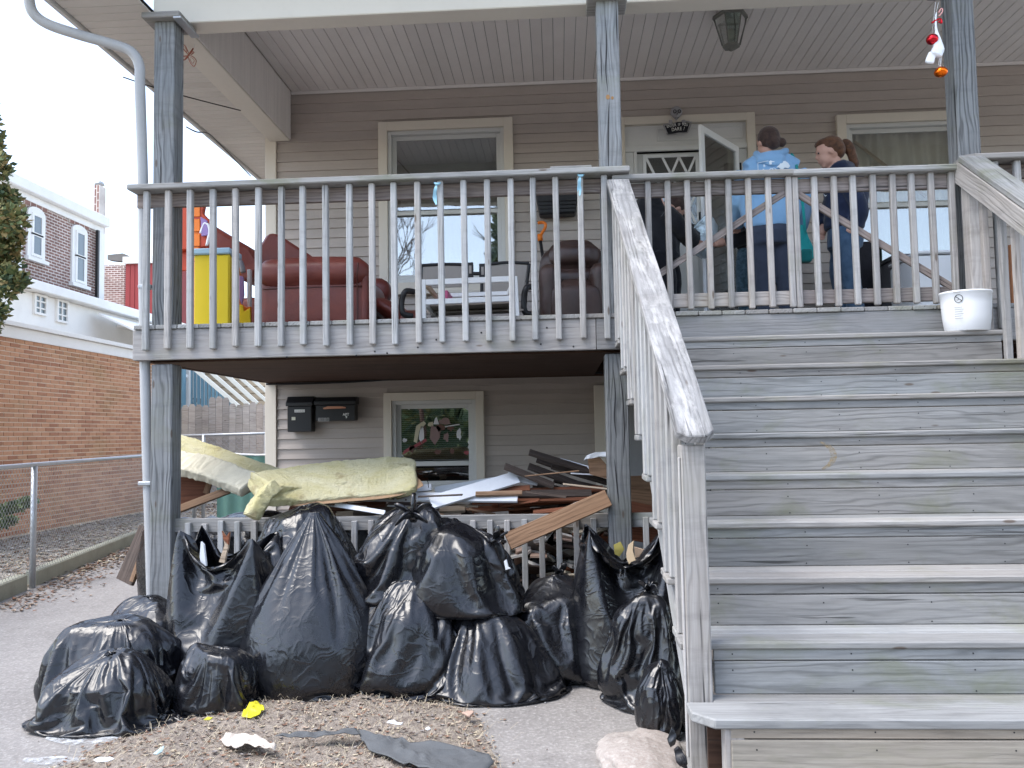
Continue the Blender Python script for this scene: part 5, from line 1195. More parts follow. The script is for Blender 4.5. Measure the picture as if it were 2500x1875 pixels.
rag('paper', 'torn beige paper sheet lying on the soil bed', 'paper', [(536, 1812), (556, 1796), (590, 1796), (640, 1808), (674, 1826), (670, 1836), (632, 1830), (598, 1822), (576, 1830), (552, 1824)], painted('beige_paper', (.62, .55, .48), .8, .2), z=.065, amp=.02, seed=5)
FELT = painted('grey_landscape_fabric', (.11, .115, .12), .9, .3, .6, 14)
rag('landscape_fabric', 'wide strip of dark grey landscape fabric across the soil bed', 'fabric strip', [(868, 1792), (885, 1812), (900, 1832), (940, 1848), (1000, 1872), (1090, 1895), (1180, 1890), (1206, 1862), (1180, 1842), (1100, 1830), (1000, 1818), (920, 1806)], FELT, z=.06, amp=.022, seed=7)
rag('landscape_fabric', 'narrow twisted strip of dark fabric left of the wide one', 'fabric strip', [(672, 1803), (720, 1798), (780, 1794), (868, 1790), (880, 1800), (800, 1806), (740, 1806)], FELT, z=.07, amp=.018, seed=8)
rag('landscape_fabric', 'edge of dark fabric showing at the rim of the soil bed', 'fabric strip', [(860, 1702), (900, 1697), (950, 1704), (940, 1710), (890, 1708)], FELT, z=.02, amp=.01, seed=9)
rag('plastic_scrap', 'oval white plastic scrap on the concrete in front', 'plastic scrap', [(228, 1862), (242, 1854), (262, 1852), (280, 1858), (262, 1864), (238, 1866)], WHITEP, z=.012, amp=.004)
rag('plastic_scrap', 'folded white paper scrap on the right of the soil bed', 'paper scrap', [(944, 1772), (956, 1766), (968, 1770), (984, 1772), (980, 1777), (960, 1772)], WHITEP, z=.06, amp=.012)
rag('plastic_scrap', 'tiny white scrap right of the folded white paper', 'paper scrap', [(1038, 1784), (1046, 1780), (1052, 1786), (1044, 1790)], WHITEP, z=.06, amp=.006)
rag('plastic_scrap', 'pale blue plastic scrap behind the soil bed', 'plastic scrap', [(742, 1684), (770, 1676), (796, 1674), (792, 1682), (762, 1688)], painted('pale_blue_film', (.45, .58, .60), .5), z=.008, amp=.008)
rag('plastic_scrap', 'pale blue plastic scrap left of the beige paper', 'plastic scrap', [(375, 1846), (392, 1832), (402, 1830), (395, 1842), (382, 1850)], bpy.data.materials['pale_blue_film'], z=.05, amp=.008)
rag('stone_scrap', 'flat pale stone chip at the right rim of the soil bed', 'stone chip', [(1128, 1752), (1144, 1746), (1156, 1752), (1146, 1760)], PLA[5], z=.03, amp=.01, th=.012)
tag(block('white_strip', at(1545, 1720, Z=.004)+Vector((-.016, -.13, 0)), at(1545, 1712, Z=.004)+Vector((.016, .10, .012)), WHITEP), 'short white plastic strip on the concrete by the smallest bag', 'plastic strip')
def rockmesh(c, r_, m, seed, name, label, cat, sub=4):
    bm = bmesh.new(); bmesh.ops.create_icosphere(bm, subdivisions=sub, radius=1); P = np.array([v.co[:] for v in bm.verts])
    k = 1+.22*fbm(P*1.3+seed, 4)+.06*np.abs(noise3(P*5+seed)); P = P*k[:, None]*np.array(r_)
    for v, p in zip(bm.verts, P): v.co = p
    me = bpy.data.meshes.new(name); bm.to_mesh(me); bm.free(); me.materials.append(m); smooth(me); return tag(put(name, me, None, None, Matrix.Translation(c)), label, cat)
RK = concrete_mat('pinkish_boulder', (.33, .28, .25), (.43, .39, .36))
c = at(1560, 1850, Z=0); rockmesh((c.x, c.y-.05, .0), (.19, .30, .085), RK, 2.2, 'boulder', 'large pinkish boulder beside the foot of the newel post', 'boulder', 5)
c = at(1367, 1686, Z=0); rockmesh((c.x, c.y, .014), (.017, .015, .014), painted('orange_stone', (.50, .26, .13), .9), 5, 'pebble', 'small orange pebble alone on the concrete', 'pebble', 2)
for k, (u, v, l) in enumerate(((1230, 1683, 'small grey stone on the concrete left of the orange pebble'), (780, 1712, 'grey stone half sunk behind the yellow glove'))):
    c = at(u, v, Z=0); s_ = .012 if k == 0 else .05; rockmesh((c.x, c.y, .01), (s_*2, s_, s_*.6), painted('grey_stone', (.22, .22, .22), .9), 8+k, 'stone', l, 'stone', 3)
rag('shoe_scrap', 'black and silver torn shoe scrap against the newel foot', 'shoe', [(1643, 1822), (1652, 1812), (1662, 1822), (1672, 1846), (1676, 1872), (1664, 1862), (1650, 1848)], BLACKP, Y=3.0, amp=.03, th=.012)
rag('film_scrap', 'black plastic film scrap behind the boulder', 'plastic scrap', [(1628, 1800), (1640, 1770), (1650, 1790), (1646, 1815), (1634, 1818)], BAG, Y=3.15, amp=.03)
gr = painted('green_grass', (.09, .16, .03), .7, .3, 0)
V, F = [], []
for k in range(150):
    c = at(r2.choice([1604, 1618, 1630])+r2.uniform(-18, 18), r2.uniform(1755, 1790), Z=0); h = r2.uniform(.02, .11); a = r2.uniform(0, 6.3); n = len(V); w = .0016; l = r2.uniform(-.03, .03)
    V += [(c.x-w, c.y, 0), (c.x+w, c.y, 0), (c.x+l*.4+w*.7, c.y+l*.3, h*.6), (c.x+l*.4-w*.7, c.y+l*.3, h*.6), (c.x+l, c.y+l*.6, h)]; F += [(n, n+1, n+2, n+3), (n+3, n+2, n+4)]
tag(put('grass_tuft', mesh('g', V, F, gr)), 'thin green grass tuft between boulder and newel post', 'grass', kind='stuff')
V, F = [], []
for (u, v, hh_) in ((912*.757, 1700, .16), (705, 1702, .12), (700, 1697, .14)):
    for k in range(7):
        c = at(u+r2.uniform(-8, 8), v, Z=.02); h = hh_*r2.uniform(.5, 1.1); n = len(V); l = r2.uniform(-.05, .05); w = .0013
        V += [(c.x-w, c.y, 0), (c.x+w, c.y, 0), (c.x+l*.4+w*.7, c.y, h*.6), (c.x+l*.4-w*.7, c.y, h*.6), (c.x+l, c.y, h)]; F += [(n, n+1, n+2, n+3), (n+3, n+2, n+4)]
tag(put('dry_grass', mesh('g2', V, F, LV[5])), 'tall dry grass stalks at the back rim of the soil bed', 'dry grass', kind='stuff')
WS = new_mat('white_paint_smear', (.62, .64, .66), .8); gg = G(WS); gg.set(gg.b, 'Alpha', gg.rng(gg.noise(gg.world((1, 1, 1)), 7, 6, .7), .45, .62))
for pts in ([(120, 1790), (180, 1788), (300, 1800), (280, 1815), (170, 1820), (110, 1805)], [(60, 1850), (150, 1846), (240, 1852), (230, 1862), (120, 1868), (50, 1866)]):
    P_ = [at(u, v, Z=.009) for u, v in pts]; o = put('paint_smear', mesh('sm', P_, [tuple(range(len(P_)))], WS)); o['kind'] = 'structure'

# ============================================================ PORCH FURNITURE AND WALL ITEMS
def rbox(lo, hi, r_, m, name='c', puff=.0, seed=0, sub=10):
    """padded rounded cushion"""
    lo, hi = Vector(lo), Vector(hi); c = (lo+hi)/2; h = (hi-lo)/2; bm = bmesh.new(); bmesh.ops.create_cube(bm, size=2); bmesh.ops.subdivide_edges(bm, edges=bm.edges[:], cuts=sub, use_grid_fill=True)
    P = np.array([v.co[:] for v in bm.verts]); H = np.array(h[:]); Q = P*H; core = np.clip(Q, -(H-r_), H-r_); d = Q-core; l = np.linalg.norm(d, axis=1); l[l < 1e-6] = 1
    Q = core+d/l[:, None]*np.minimum(r_, l)[:, None]*(l > 1e-5)[:, None]
    if puff:
        for a in range(3):
            o = [i for i in range(3) if i != a]; Q[:, a] += np.sign(P[:, a])*(np.abs(P[:, a]) > .99)*puff*(1-P[:, o[0]]**2)*(1-P[:, o[1]]**2)
    Q += .006*np.c_[noise3(Q*5+seed), noise3(Q*5+seed+4), noise3(Q*5+seed+8)]
    for v, q in zip(bm.verts, Q): v.co = Vector(q)+c
    me = bpy.data.meshes.new(name); bm.to_mesh(me); bm.free(); me.materials.append(m); return smooth(me)
def rotme(me, piv, ang, ax='Y'):
    me.transform(Matrix.Translation(piv) @ Matrix.Rotation(ang, 4, ax) @ Matrix.Translation(-Vector(piv))); return me
X = lambda u, Y, v=700: at(u, v, Y=Y).x
Zp = lambda v, Y, u=1000: at(u, v, Y=Y).z
# red recliner, seen from its side
Yc = 5.62; ax0, ax1 = X(628, Yc), X(893, Yc); zt_ = Zp(628, Yc, 760)
rc = thing('recliner', 'red brown leather recliner seen from its side behind the balusters', 'armchair', ((ax0+ax1)/2, 6.0, DECK))
put('side_panel', rbox((ax0+.02, Yc, DECK+.02), (ax1-.02, Yc+.16, zt_-.12), .03, L_RED, puff=.01), None, rc)
put('armrest', rbox((ax0, Yc-.05, zt_-.21), (ax1+.005, Yc+.20, zt_), .095, L_RED, puff=.012, seed=2, sub=14), None, rc)
put('armrest', rbox((ax0+.03, Yc+.75, zt_-.21), (ax1, Yc+.97, zt_), .09, L_RED, seed=3), None, rc); put('side_panel', rbox((ax0+.02, Yc+.78, DECK+.02), (ax1-.02, Yc+.94, zt_-.12), .03, L_RED), None, rc)
put('front_panel', rbox((ax1-.05, Yc+.0, DECK+.03), (ax1+.012, Yc+.19, zt_-.10), .03, L_RED), None, rc)
put('seat', rbox((ax0+.15, Yc+.17, DECK+.15), (ax1-.02, Yc+.76, DECK+.42), .07, L_RED, puff=.02), None, rc)
bk = rbox((ax0+.02, Yc+.34, DECK+.35), (ax0+.22, Yc+.78, zt_+.13), .09, L_RED, puff=.03, seed=5); rotme(bk, (ax0, Yc+.4, DECK+.35), math.radians(8)); put('backrest', bk, None, rc)
wing = prism('wing', [A(628, 645, Yc+.18), A(632, 600, Yc+.18), A(650, 570, Yc+.18), A(672, 568, Yc+.18), A(700, 585, Yc+.18), A(775, 634, Yc+.18), A(760, 650, Yc+.18)], (0, 0, 0), (0, .30, 0), L_RED, .02); put('wing', smooth(wing, False), None, rc)
ft = rbox((ax1+.02, Yc+.2, DECK+.20), (ax1+.30, Yc+.75, DECK+.30), .05, L_RED, puff=.02); rotme(ft, (ax1, Yc+.4, DECK+.28), math.radians(32)); put('footrest', ft, None, rc)
put('footrest_end', rbox((ax1+.16, Yc+.2, DECK+.02), (ax1+.36, Yc+.75, DECK+.16), .05, L_RED, puff=.02), None, rc)
SEAM = leather('seam_piping', (.06, .012, .009), (.09, .02, .014))
put('seam', tube('s', [(ax0+.04, Yc-.004, zt_-.215), (ax1-.03, Yc-.004, zt_-.215)], .006, SEAM, 6), None, rc); put('seam', tube('s', spline([(ax1-.06, Yc-.008, DECK+.04), (ax1-.058, Yc-.008, zt_-.22), (ax1-.05, Yc-.052, zt_-.15), (ax1-.04, Yc-.055, zt_-.06)], 5), .006, SEAM, 6), None, rc)
put('seam', tube('s', spline([(ax0+.35, Yc-.052, zt_-.12), (ax0+.352, Yc-.05, zt_-.05), (ax0+.35, Yc-.0, zt_+.002)], 5), .004, SEAM, 6), None, rc)
# sloping dark red backrest of the seat behind it
sb = thing('sofa', 'dark red sofa end sloping behind the toy cupboard', 'sofa', (X(560, 6.6), 6.6, DECK))
put('backrest', prism('b', [A(508, 540, 6.5), A(528, 556, 6.5), A(612, 604, 6.5), A(640, 650, 6.5), A(600, 690, 6.5), A(540, 650, 6.5), A(505, 620, 6.5)], (0, 0, 0), (0, .5, 0), L_RED, .03), None, sb)
put('seat', rbox((X(520, 6.6), 6.55, DECK+.02), (X(640, 6.6), 7.1, DECK+.42), .06, L_RED), None, sb)
# toy cupboard
Yt = 5.62; t = thing('toy_cupboard', 'yellow plastic toy cupboard with pale blue top and green base', 'toy cupboard', (X(515, Yt), Yt, DECK))
x0, x1 = X(474, Yt), X(560, Yt); z0, z1 = DECK+.035, Zp(622, Yt, 515)
block('side_panel', (x0, Yt, z0+.0), (x1, Yt+.02, z1), YELLOW, t, .004); block('raised_panel', (X(519, Yt), Yt-.008, z0+.01), (x1-.006, Yt-.001, z1-.01), YELLOW, t, .004)
block('cabinet', (x0+.012, Yt+.021, z0), (x1-.01, Yt+.18, z1), YELLOW, t, .006); block('top', (x0-.045, Yt-.02, z1+.001), (x1+.01, Yt+.21, z1+.045), BLUEP, t, .008)
block('base', (x0-.0, Yt-.012, DECK+.001), (x1+.006, Yt+.20, z0-.001), GREENP, t, .006)
# orange playhouse
t = thing('playhouse', 'orange and purple plastic playhouse behind the left post', 'playhouse', (X(500, 6.1), 6.1, DECK)); Yp = 6.1
block('corner_pillar', (X(462, Yp), Yp, DECK), (X(487, Yp), Yp+.1, Zp(520, Yp)), ORANGE, t, .01)
for k in range(9): block('brick_rib', (X(461, Yp), Yp-.008, DECK+.05+k*.115), (X(488, Yp), Yp-.001, DECK+.145+k*.115), ORANGE, t, .004)
block('wall_panel', (X(487, Yp), Yp+.02, DECK+.55), (X(505, Yp), Yp+.06, Zp(540, Yp)), REDOR, t, .004)
put('gable', prism('g', [A(412, 508, Yp), A(500, 490, Yp), A(494, 520, Yp), A(518, 545, Yp), A(512, 600, Yp), A(412, 615, Yp)], (0, 0, 0), (0, .05, 0), REDOR, .006), None, t)
put('shutter', prism('s', [A(492, 530, Yp-.01), A(508, 540, Yp-.01), A(512, 575, Yp-.01), A(494, 578, Yp-.01)], (0, 0, 0), (0, -.02, 0), PURPLE, .003), None, t)
block('left_wall', (X(405, Yp), Yp+.05, Zp(640, Yp)), (X(462, Yp), Yp+.09, Zp(520, Yp)), REDOR, t, .004)
put('window_arch', tube('a', spline([A(490, 570, Yp-.02), A(500, 545, Yp-.02), A(512, 560, Yp-.02), A(505, 600, Yp-.02)], 6), .012, WHITEP, 8), None, t)
t = thing('toy_bench', 'orange and purple plastic toy bench between toy cupboard and recliner', 'toy', (X(595, 5.95), 5.95, DECK)); Yq = 5.95
for pts, m in (([(574, 650), (584, 652), (588, 700), (586, 740), (600, 750), (612, 748), (612, 802), (572, 802)], ORANGE), ([(578, 742), (592, 745), (596, 760), (610, 752), (613, 802), (574, 802)], YELLOW), ([(584, 672), (594, 676), (596, 720), (590, 744), (584, 730)], PURPLE)):
    put('side', prism('s', [A(u, v, Yq-(.02 if m is not ORANGE else 0)) for u, v in pts], (0, 0, 0), (0, .03 if m is ORANGE else .015, 0), m, .004), None, t)
put('arm', tube('a', spline([A(574, 632, Yq), A(588, 642, Yq), A(594, 665, Yq)], 6), .02, painted('grey_toy_plastic', (.25, .25, .27)), 8), None, t)
block('leg', (X(598, Yq), Yq+.04, DECK), (X(606, Yq), Yq+.08, Zp(655, Yq, 600)), WHITEP, t)
# white tipped table frame
Yf = 5.5; t = thing('table_frame', 'white wooden table frame standing behind the balusters', 'table', (X(1145, Yf), Yf, DECK))
def wb(a, b, w, tt, Ya, Yb, name='rail'): return board(name, A(*a, Ya), A(*b, Yb), w, tt, WHITEP, t, (0, -1, 0), .002)
wb((1032, 683), (1033, 788), .042, .03, Yf, Yf, 'leg'); wb((1256, 675), (1262, 780), .038, .03, Yf, Yf, 'leg')
wb((1040, 690), (1252, 681), .038, .03, Yf, Yf); wb((1040, 738), (1252, 729), .036, .03, Yf, Yf)
wb((1056, 770), (1058, 792), .03, .03, Yf+.55, Yf+.55, 'leg'); wb((1070, 722), (1240, 716), .03, .02, Yf+.5, Yf+.5); wb((1258, 700), (1266, 785), .02, .03, Yf+.3, Yf+.3, 'leg')
board('side_rail', A(1040, 694, Yf), A(1066, 726, Yf+.5), .04, .02, W_CREAM, t, (1, 0, 0)); board('side_rail', A(1040, 742, Yf), A(1066, 772, Yf+.5), .04, .02, WHITEP, t, (1, 0, 0)); board('side_rail', A(1256, 686, Yf), A(1240, 718, Yf+.5), .04, .02, WHITEP, t, (1, 0, 0))
put('table_top', prism('tt', [A(1046, 748, Yf+.1), A(1250, 740, Yf+.1), A(1244, 765, Yf+.5), A(1070, 772, Yf+.5)], (0, 0, 0), (0, 0, .012), painted('dull_table_top', (.28, .24, .2))), None, t)
tag(block('pink_tray', A(1082, 730, Yf+.25), A(1100, 724, Yf+.4)+Vector((0, .1, .02)), painted('pink_plastic', (.55, .12, .25))), 'small pink plastic tray inside the white table frame', 'tray')
# double sling glider
Yg = 6.2; t = thing('patio_glider', 'double patio seat with tan sling backs and black metal frame', 'patio seat', (X(1150, Yg), Yg, DECK))
def pan(pts, name='sling_back'): put(name, prism('p', [A(u, v, Yg+.0) for u, v in pts], (0, 0, 0), (0, .012, 0), TANMESH, .003), None, t)
pan([(1033, 650), (1140, 646), (1140, 700), (1030, 704)]); pan([(1180, 648), (1288, 643), (1278, 720), (1178, 722)])
def rodt(pts, r_=.012, name='frame_tube'): put(name, tube('r', spline([A(u, v, Y_) for u, v, Y_ in pts], 6), r_, BLACKM, 8), None, t)
for pts in ([(1029, 650, Yg), (1027, 720, Yg), (1030, 790, Yg-.2)], [(1142, 646, Yg), (1140, 700, Yg), (1138, 740, Yg)], [(1176, 648, Yg), (1176, 722, Yg), (1176, 745, Yg)], [(1292, 644, Yg), (1284, 720, Yg), (1280, 790, Yg-.2)], [(1029, 648, Yg), (1085, 645, Yg), (1142, 646, Yg)], [(1176, 648, Yg), (1235, 641, Yg), (1292, 643, Yg)]): rodt(pts)
for pts in ([(1010, 712, Yg-.35), (990, 712, Yg-.42), (981, 735, Yg-.42), (984, 765, Yg-.42), (1008, 772, Yg-.4)], [(1305, 702, Yg-.35), (1286, 702, Yg-.42), (1279, 728, Yg-.42), (1282, 762, Yg-.42), (1305, 770, Yg-.4)]): rodt(pts, .022, 'armrest')
for (u, v) in ((1147, 642), (1177, 645)):
    block('bracket', A(u-7, v+34, Yg-.03), A(u+8, v-2, Yg-.03)+Vector((0, .03, 0)), BLACKM, t, .004)
    block('bracket_slot', A(u-2, v+26, Yg-.034), A(u+4, v+6, Yg-.034)+Vector((0, .003, 0)), TANMESH, t)
rodt([(1147, 668, Yg-.02), (1162, 668, Yg-.02), (1177, 668, Yg-.02)], .014); put('seat_sling', prism('ss', [A(1030, 765, Yg-.45), A(1278, 758, Yg-.45), A(1282, 740, Yg), A(1030, 742, Yg)], (0, 0, 0), (0, 0, .01), TANMESH), None, t)
# brown recliner
Yb = 6.15; t = thing('recliner', 'dark brown leather recliner beside the middle post', 'armchair', (X(1395, Yb), Yb, DECK)); u0, u1 = X(1318, Yb), X(1490, Yb)
put('backrest', rbox((u0+.03, Yb+.35, DECK+.3), (u1-.03, Yb+.62, Zp(607, Yb+.4)), .13, L_BROWN, puff=.04, seed=3, sub=14), None, t); put('seat', rbox((u0+.11, Yb-.1, DECK+.12), (u1-.11, Yb+.45, DECK+.40), .08, L_BROWN, puff=.03), None, t)
put('lumbar_roll', rbox((u0+.09, Yb+.28, DECK+.38), (u1-.09, Yb+.42, DECK+.56), .06, L_BROWN, puff=.02, seed=9), None, t); put('head_pillow', rbox((u0+.10, Yb+.26, DECK+.56), (u1-.08, Yb+.42, DECK+.76), .07, L_BROWN, puff=.03, seed=6), None, t)
put('footrest', rbox((u0+.10, Yb-.16, DECK+.05), (u1-.10, Yb-.09, DECK+.33), .03, L_BROWN, puff=.015, seed=7), None, t)
for s in (u0, u1-.15): put('armrest', rbox((s, Yb-.12, DECK+.03), (s+.15, Yb+.45, DECK+.52), .065, L_BROWN, puff=.01, seed=4), None, t)
# snow shovel
Ys = YW-.16; t = thing('snow_shovel', 'snow shovel with orange handle leaning on the wall behind the brown recliner', 'shovel', A(1325, 740, Ys))
put('shaft', tube('s', [A(1319, 585, Ys), A(1327, 640, Ys-.02), A(1335, 735, Ys-.1)], .015, BLACKM, 8), None, t)
put('handle', tube('h', spline([A(1318, 584, Ys), A(1322, 572, Ys), A(1331, 556, Ys), A(1331, 546, Ys), A(1322, 543, Ys), A(1313, 545, Ys)], 5), [.02]*6+[.013]*20, ORANGE, 8) if False else tube('h', spline([A(1318, 586, Ys), A(1322, 572, Ys), A(1331, 556, Ys), A(1331, 546, Ys), A(1322, 543, Ys), A(1313, 545, Ys)], 5), .014, ORANGE, 8), None, t)
put('handle_socket', tube('h', [A(1318, 572, Ys), A(1319, 588, Ys)], .024, ORANGE, 8), None, t); put('blade', prism('b', [A(1318, 730, Ys-.1), A(1352, 728, Ys-.1), A(1354, 770, Ys-.2), A(1316, 772, Ys-.2)], (0, 0, 0), (0, .01, 0), BLACKP), None, t)
# wall mounted black items
def wallbox(name, label, cat, u0, u1, v0, v1, d, lidv):
    a, b = A(u0, v1, YW-.04), A(u1, v0, YW-.04); t = thing(name, label, cat, ((a.x+b.x)/2, YW-.02, a.z)); zl = A(u0, lidv, YW-.04).z
    block('body', (a.x+.008, YW-.02-d, a.z), (b.x-.008, YW-.016, zl), BLACKM, t, .006)
    put('lid', prism('lid', [(a.x-.004, YW-.016, b.z), (a.x-.004, YW-.016, zl+.001), (a.x-.004, YW-.035-d, zl+.001), (a.x-.004, YW-.035-d, zl+.035), (a.x-.004, YW-.05-d*.4, b.z)], (0, 0, 0), (b.x-a.x+.008, 0, 0), BLACKM, .005), None, t)
    return t, a, b, d
planter = thing('wall_planter', 'black trough hanging on the wall above the brown recliner', 'planter', A(1360, 505, YW-.1))
put('trough', prism('tr', [A(1308, 482, YW-.03), A(1412, 479, YW-.03), A(1404, 530, YW-.03), A(1318, 534, YW-.03)], (0, -.14, 0), (0, .0, 0), BLACKP, .01), None, planter)
for k in range(4): put('rib', tube('r', [A(1312+k*2, 492+9*k, YW-.175), A(1408-k*1.6, 489+9*k, YW-.175)], .005, BLACKP, 6), None, planter)
def plate(name, u0, u1, v0, v1, m, par, Y): return block(name, (A(u0, v0, Y).x, Y, A(u0, v1, Y).z), (A(u1, v0, Y).x, Y+.0015, A(u0, v0, Y).z), m, par, 0)
def text(s, u, v, hpx, m, par, Y, name='lettering', bold=0, shear=0, rot=0, w=1.0):
    c = bpy.data.curves.new(name, 'FONT'); c.body = s; c.size = hpx*Y/2010*1.38; c.align_x = 'CENTER'; c.align_y = 'CENTER'; c.extrude = .0006; c.offset = bold; c.shear = shear
    o = bpy.data.objects.new(name, c); C.objects.link(o); bpy.context.view_layer.update()
    me = bpy.data.meshes.new_from_object(o.evaluated_get(bpy.context.evaluated_depsgraph_get())); bpy.data.objects.remove(o); me.materials.clear(); me.materials.append(m)
    p = A(u, v, Y); M_ = Matrix.Translation(p) @ Matrix.Rotation(math.radians(90), 4, 'X') @ Matrix.Rotation(rot, 4, 'Z') @ Matrix.Diagonal((w, 1, 1, 1)); return put(name, me, None, par, M_)
INK = new_mat('dark_print', (.03, .03, .03), .6); WPR = painted('white_print', (.75, .75, .72), .6, .1, 0); GREYP = painted('grey_print', (.35, .34, .33), .6, .2, 0)
t, a, b, d = wallbox('mailbox', 'upright black mailbox with white name label on the lower wall', 'mailbox', 708, 770, 968, 1055, .12, 993); Yl = YW-.02-d-.003
plate('label_plate', 719, 744, 1000, 1007, WPR, t, Yl)
for k_, w_ in enumerate((2, 1, 1.6, 1.2, 1.8, 1.2, 1.5, 1.1)): plate('label_print', 721+k_*2.7, 721+k_*2.7+w_, 1002.2, 1005, GREYP, t, Yl-.0016)
plate('sticker', 712, 721, 1018, 1026, painted('cream_sticker', (.62, .60, .48)), t, Yl)
t, a, b, d = wallbox('mailbox', 'wide black mailbox with copper reflection at its slot beside the upright mailbox', 'mailbox', 775, 874, 969, 1029, .11, 990); Yl = YW-.02-d-.003
put('slot_reflection', prism('sf', [A(788, 996, Yl-.02), A(800, 992, Yl-.02), A(834, 992, Yl-.02), A(844, 994, Yl-.02), A(843, 997, Yl-.02), A(790, 999, Yl-.02)], (0, 0, 0), (0, .004, 0), painted('copper_reflection', (.55, .25, .15), .3)), None, t)  # copper reflection at the slot, put in as a coloured plate
for k, ch_ in enumerate('1018'): plate('number_sticker', 776.5+k*7, 782.5+k*7, 1020, 1029, GREYP, t, Yl); text(ch_, 779.5+k*7, 1024.5, 6.5, INK, t, Yl-.002, 'number')
text('APT', 844.5, 1012, 6.5, WPR, t, Yl-.001, bold=.0006); text('9', 845.5, 1018.5, 6, WPR, t, Yl-.001, bold=.0012)
# ceiling lantern
lc = at(1782, 26, Z=ZC-.02); lc.z = ZC; t = thing('ceiling_lantern', 'hexagonal glass lantern hanging from the porch ceiling', 'lantern', lc)
LM = painted('dull_pewter', (.16, .16, .14), .45, .3); LG = glassy('lantern_glass', (.62, .68, .66), .18)
def hexr(r_, z, k=6, a0=0): return [(lc.x+r_*math.cos(6.2832*i/k+a0), lc.y+r_*math.sin(6.2832*i/k+a0), lc.z+z) for i in range(k)]
def hexloft(L_, m, name, par):
    V, F = [], []
    for r_, z in L_: V += hexr(r_, z)
    n = len(L_)
    for j in range(n-1):
        for i in range(6): F.append((j*6+i, j*6+(i+1) % 6, (j+1)*6+(i+1) % 6, (j+1)*6+i))
    F.append(tuple(range(6))); F.append(tuple((n-1)*6+i for i in range(6))[::-1]); put(name, mesh(name, V, F, m), None, par)
hexloft([(.05, -.001), (.055, -.02), (.08, -.03), (.135, -.06), (.14, -.085), (.128, -.09)], LM, 'cap', t); hexloft([(.122, -.092), (.112, -.14), (.066, -.30)], LG, 'glass_body', t)
hexloft([(.070, -.302), (.066, -.318), (.03, -.33), (.012, -.345)], LM, 'base', t)
for i in range(6):
    p, q = Vector(hexr(.125, -.09)[i]), Vector(hexr(.069, -.302)[i]); put('glazing_bar', tube('g', [p, q], .005, LM, 6), None, t)
put('bulb', rbox((lc.x-.03, lc.y-.03, lc.z-.26), (lc.x+.03, lc.y+.03, lc.z-.17), .029, painted('milky_bulb', (.6, .58, .5)), sub=6), None, t)
# skull sign
Yk = YW-.075; t = thing('door_sign', 'skull topped black sign reading enter if you dare above the door', 'sign', A(1652, 310, Yk)); BONE = painted('grey_bone_resin', (.36, .35, .36), .6, .35, .2, 12)
put('board', prism('bd', [A(1622, 307, Yk), A(1640, 302, Yk), A(1654, 297.5, Yk), A(1668, 297, Yk), A(1684, 301, Yk), A(1678, 322, Yk), A(1670, 322.5, Yk), A(1656, 323.5, Yk), A(1644, 326, Yk), A(1631, 326.5, Yk)], (0, 0, 0), (0, .02, 0), painted('sign_black', (.012, .012, .02), .5)), None, t)
def bone(pts, r_=.006): put('bone_edge', tube('b', spline([A(u, v, Yk-.004) for u, v in pts], 4), r_, BONE, 6), None, t)
bone([(1620, 304), (1624, 315), (1630, 328)]); bone([(1688, 297), (1684, 312), (1678, 324)]); bone([(1620, 305), (1632, 302), (1642, 299)]); bone([(1664, 295), (1676, 296), (1689, 299)]); bone([(1631, 329), (1644, 328), (1658, 325), (1670, 325), (1678, 324)], .005)
sk = A(1651, 275, Yk); bm = bmesh.new(); bmesh.ops.create_uvsphere(bm, u_segments=28, v_segments=20, radius=1)
for v in bm.verts:
    x, y, z = v.co; jaw = max(0, -z-.25); w = 1-.62*min(1, jaw*1.5); v.co = Vector((x*.055*w, y*.045, z*.060 if z > -.3 else -.018+(z+.3)*.075))
    for ex in (-.020, .022):
        dd = math.hypot(v.co.x-ex, v.co.z+.006)
        if dd < .014 and v.co.y < 0: v.co.y += .026*(1-dd/.014)**.5
me = bpy.data.meshes.new('skull'); bm.to_mesh(me); bm.free(); me.materials.append(BONE); put('skull', smooth(me), None, t, Matrix.Translation(sk))
for ex in (-.020, .022):
    put('eye_ring', tube('e', [sk+Vector((ex+.0125*math.cos(a), -.047, -.006+.015*math.sin(a))) for a in [i*.5236 for i in range(13)]], .0035, INK, 6), None, t); put('eye', rbox(sk+Vector((ex-.005, -.05, -.012)), sk+Vector((ex+.005, -.042, 0)), .004, BONE, sub=4), None, t)
put('nose_hole', prism('n', [sk+Vector((-.004, -.05, -.035)), sk+Vector((.006, -.05, -.035)), sk+Vector((.001, -.05, -.018))], (0, 0, 0), (0, .005, 0), INK), None, t)
put('mouth', tube('m', spline([sk+Vector((-.018, -.034, -.062)), sk+Vector((0, -.044, -.068)), sk+Vector((.018, -.034, -.060))], 4), .003, INK, 5), None, t)
for u, s in ((1637, 1), (1668, -1)): put('hand', rbox(A(u-3, 303, Yk-.01), A(u+4, 293, Yk+.01), .008, BONE, seed=u, sub=5), None, t)
for ch_, u, v, rt in (('E', 1629.5, 309, .18), ('N', 1634, 308, .14), ('T', 1639, 307, .1), ('E', 1643.5, 306, .07), ('R', 1648.5, 305.2, .03), ('I', 1656, 304, .0), ('F', 1659.5, 304, -.02), ('Y', 1667, 303.6, -.06), ('O', 1672, 304, -.1), ('U', 1677, 304.6, -.12)): text(ch_, u, v, 7.2, WPR, t, Yk-.006, 'letter', .0003, rot=rt, w=.8)
for ch_, u, v, rt in (('D', 1643, 316.5, .06), ('A', 1649.5, 315.5, .03), ('R', 1656, 314.8, .0), ('E', 1662, 314.3, 0), ('!', 1670, 314, -.35)): text(ch_, u, v, 8.6, WPR, t, Yk-.006, 'letter', .0004, rot=rt, w=.8)
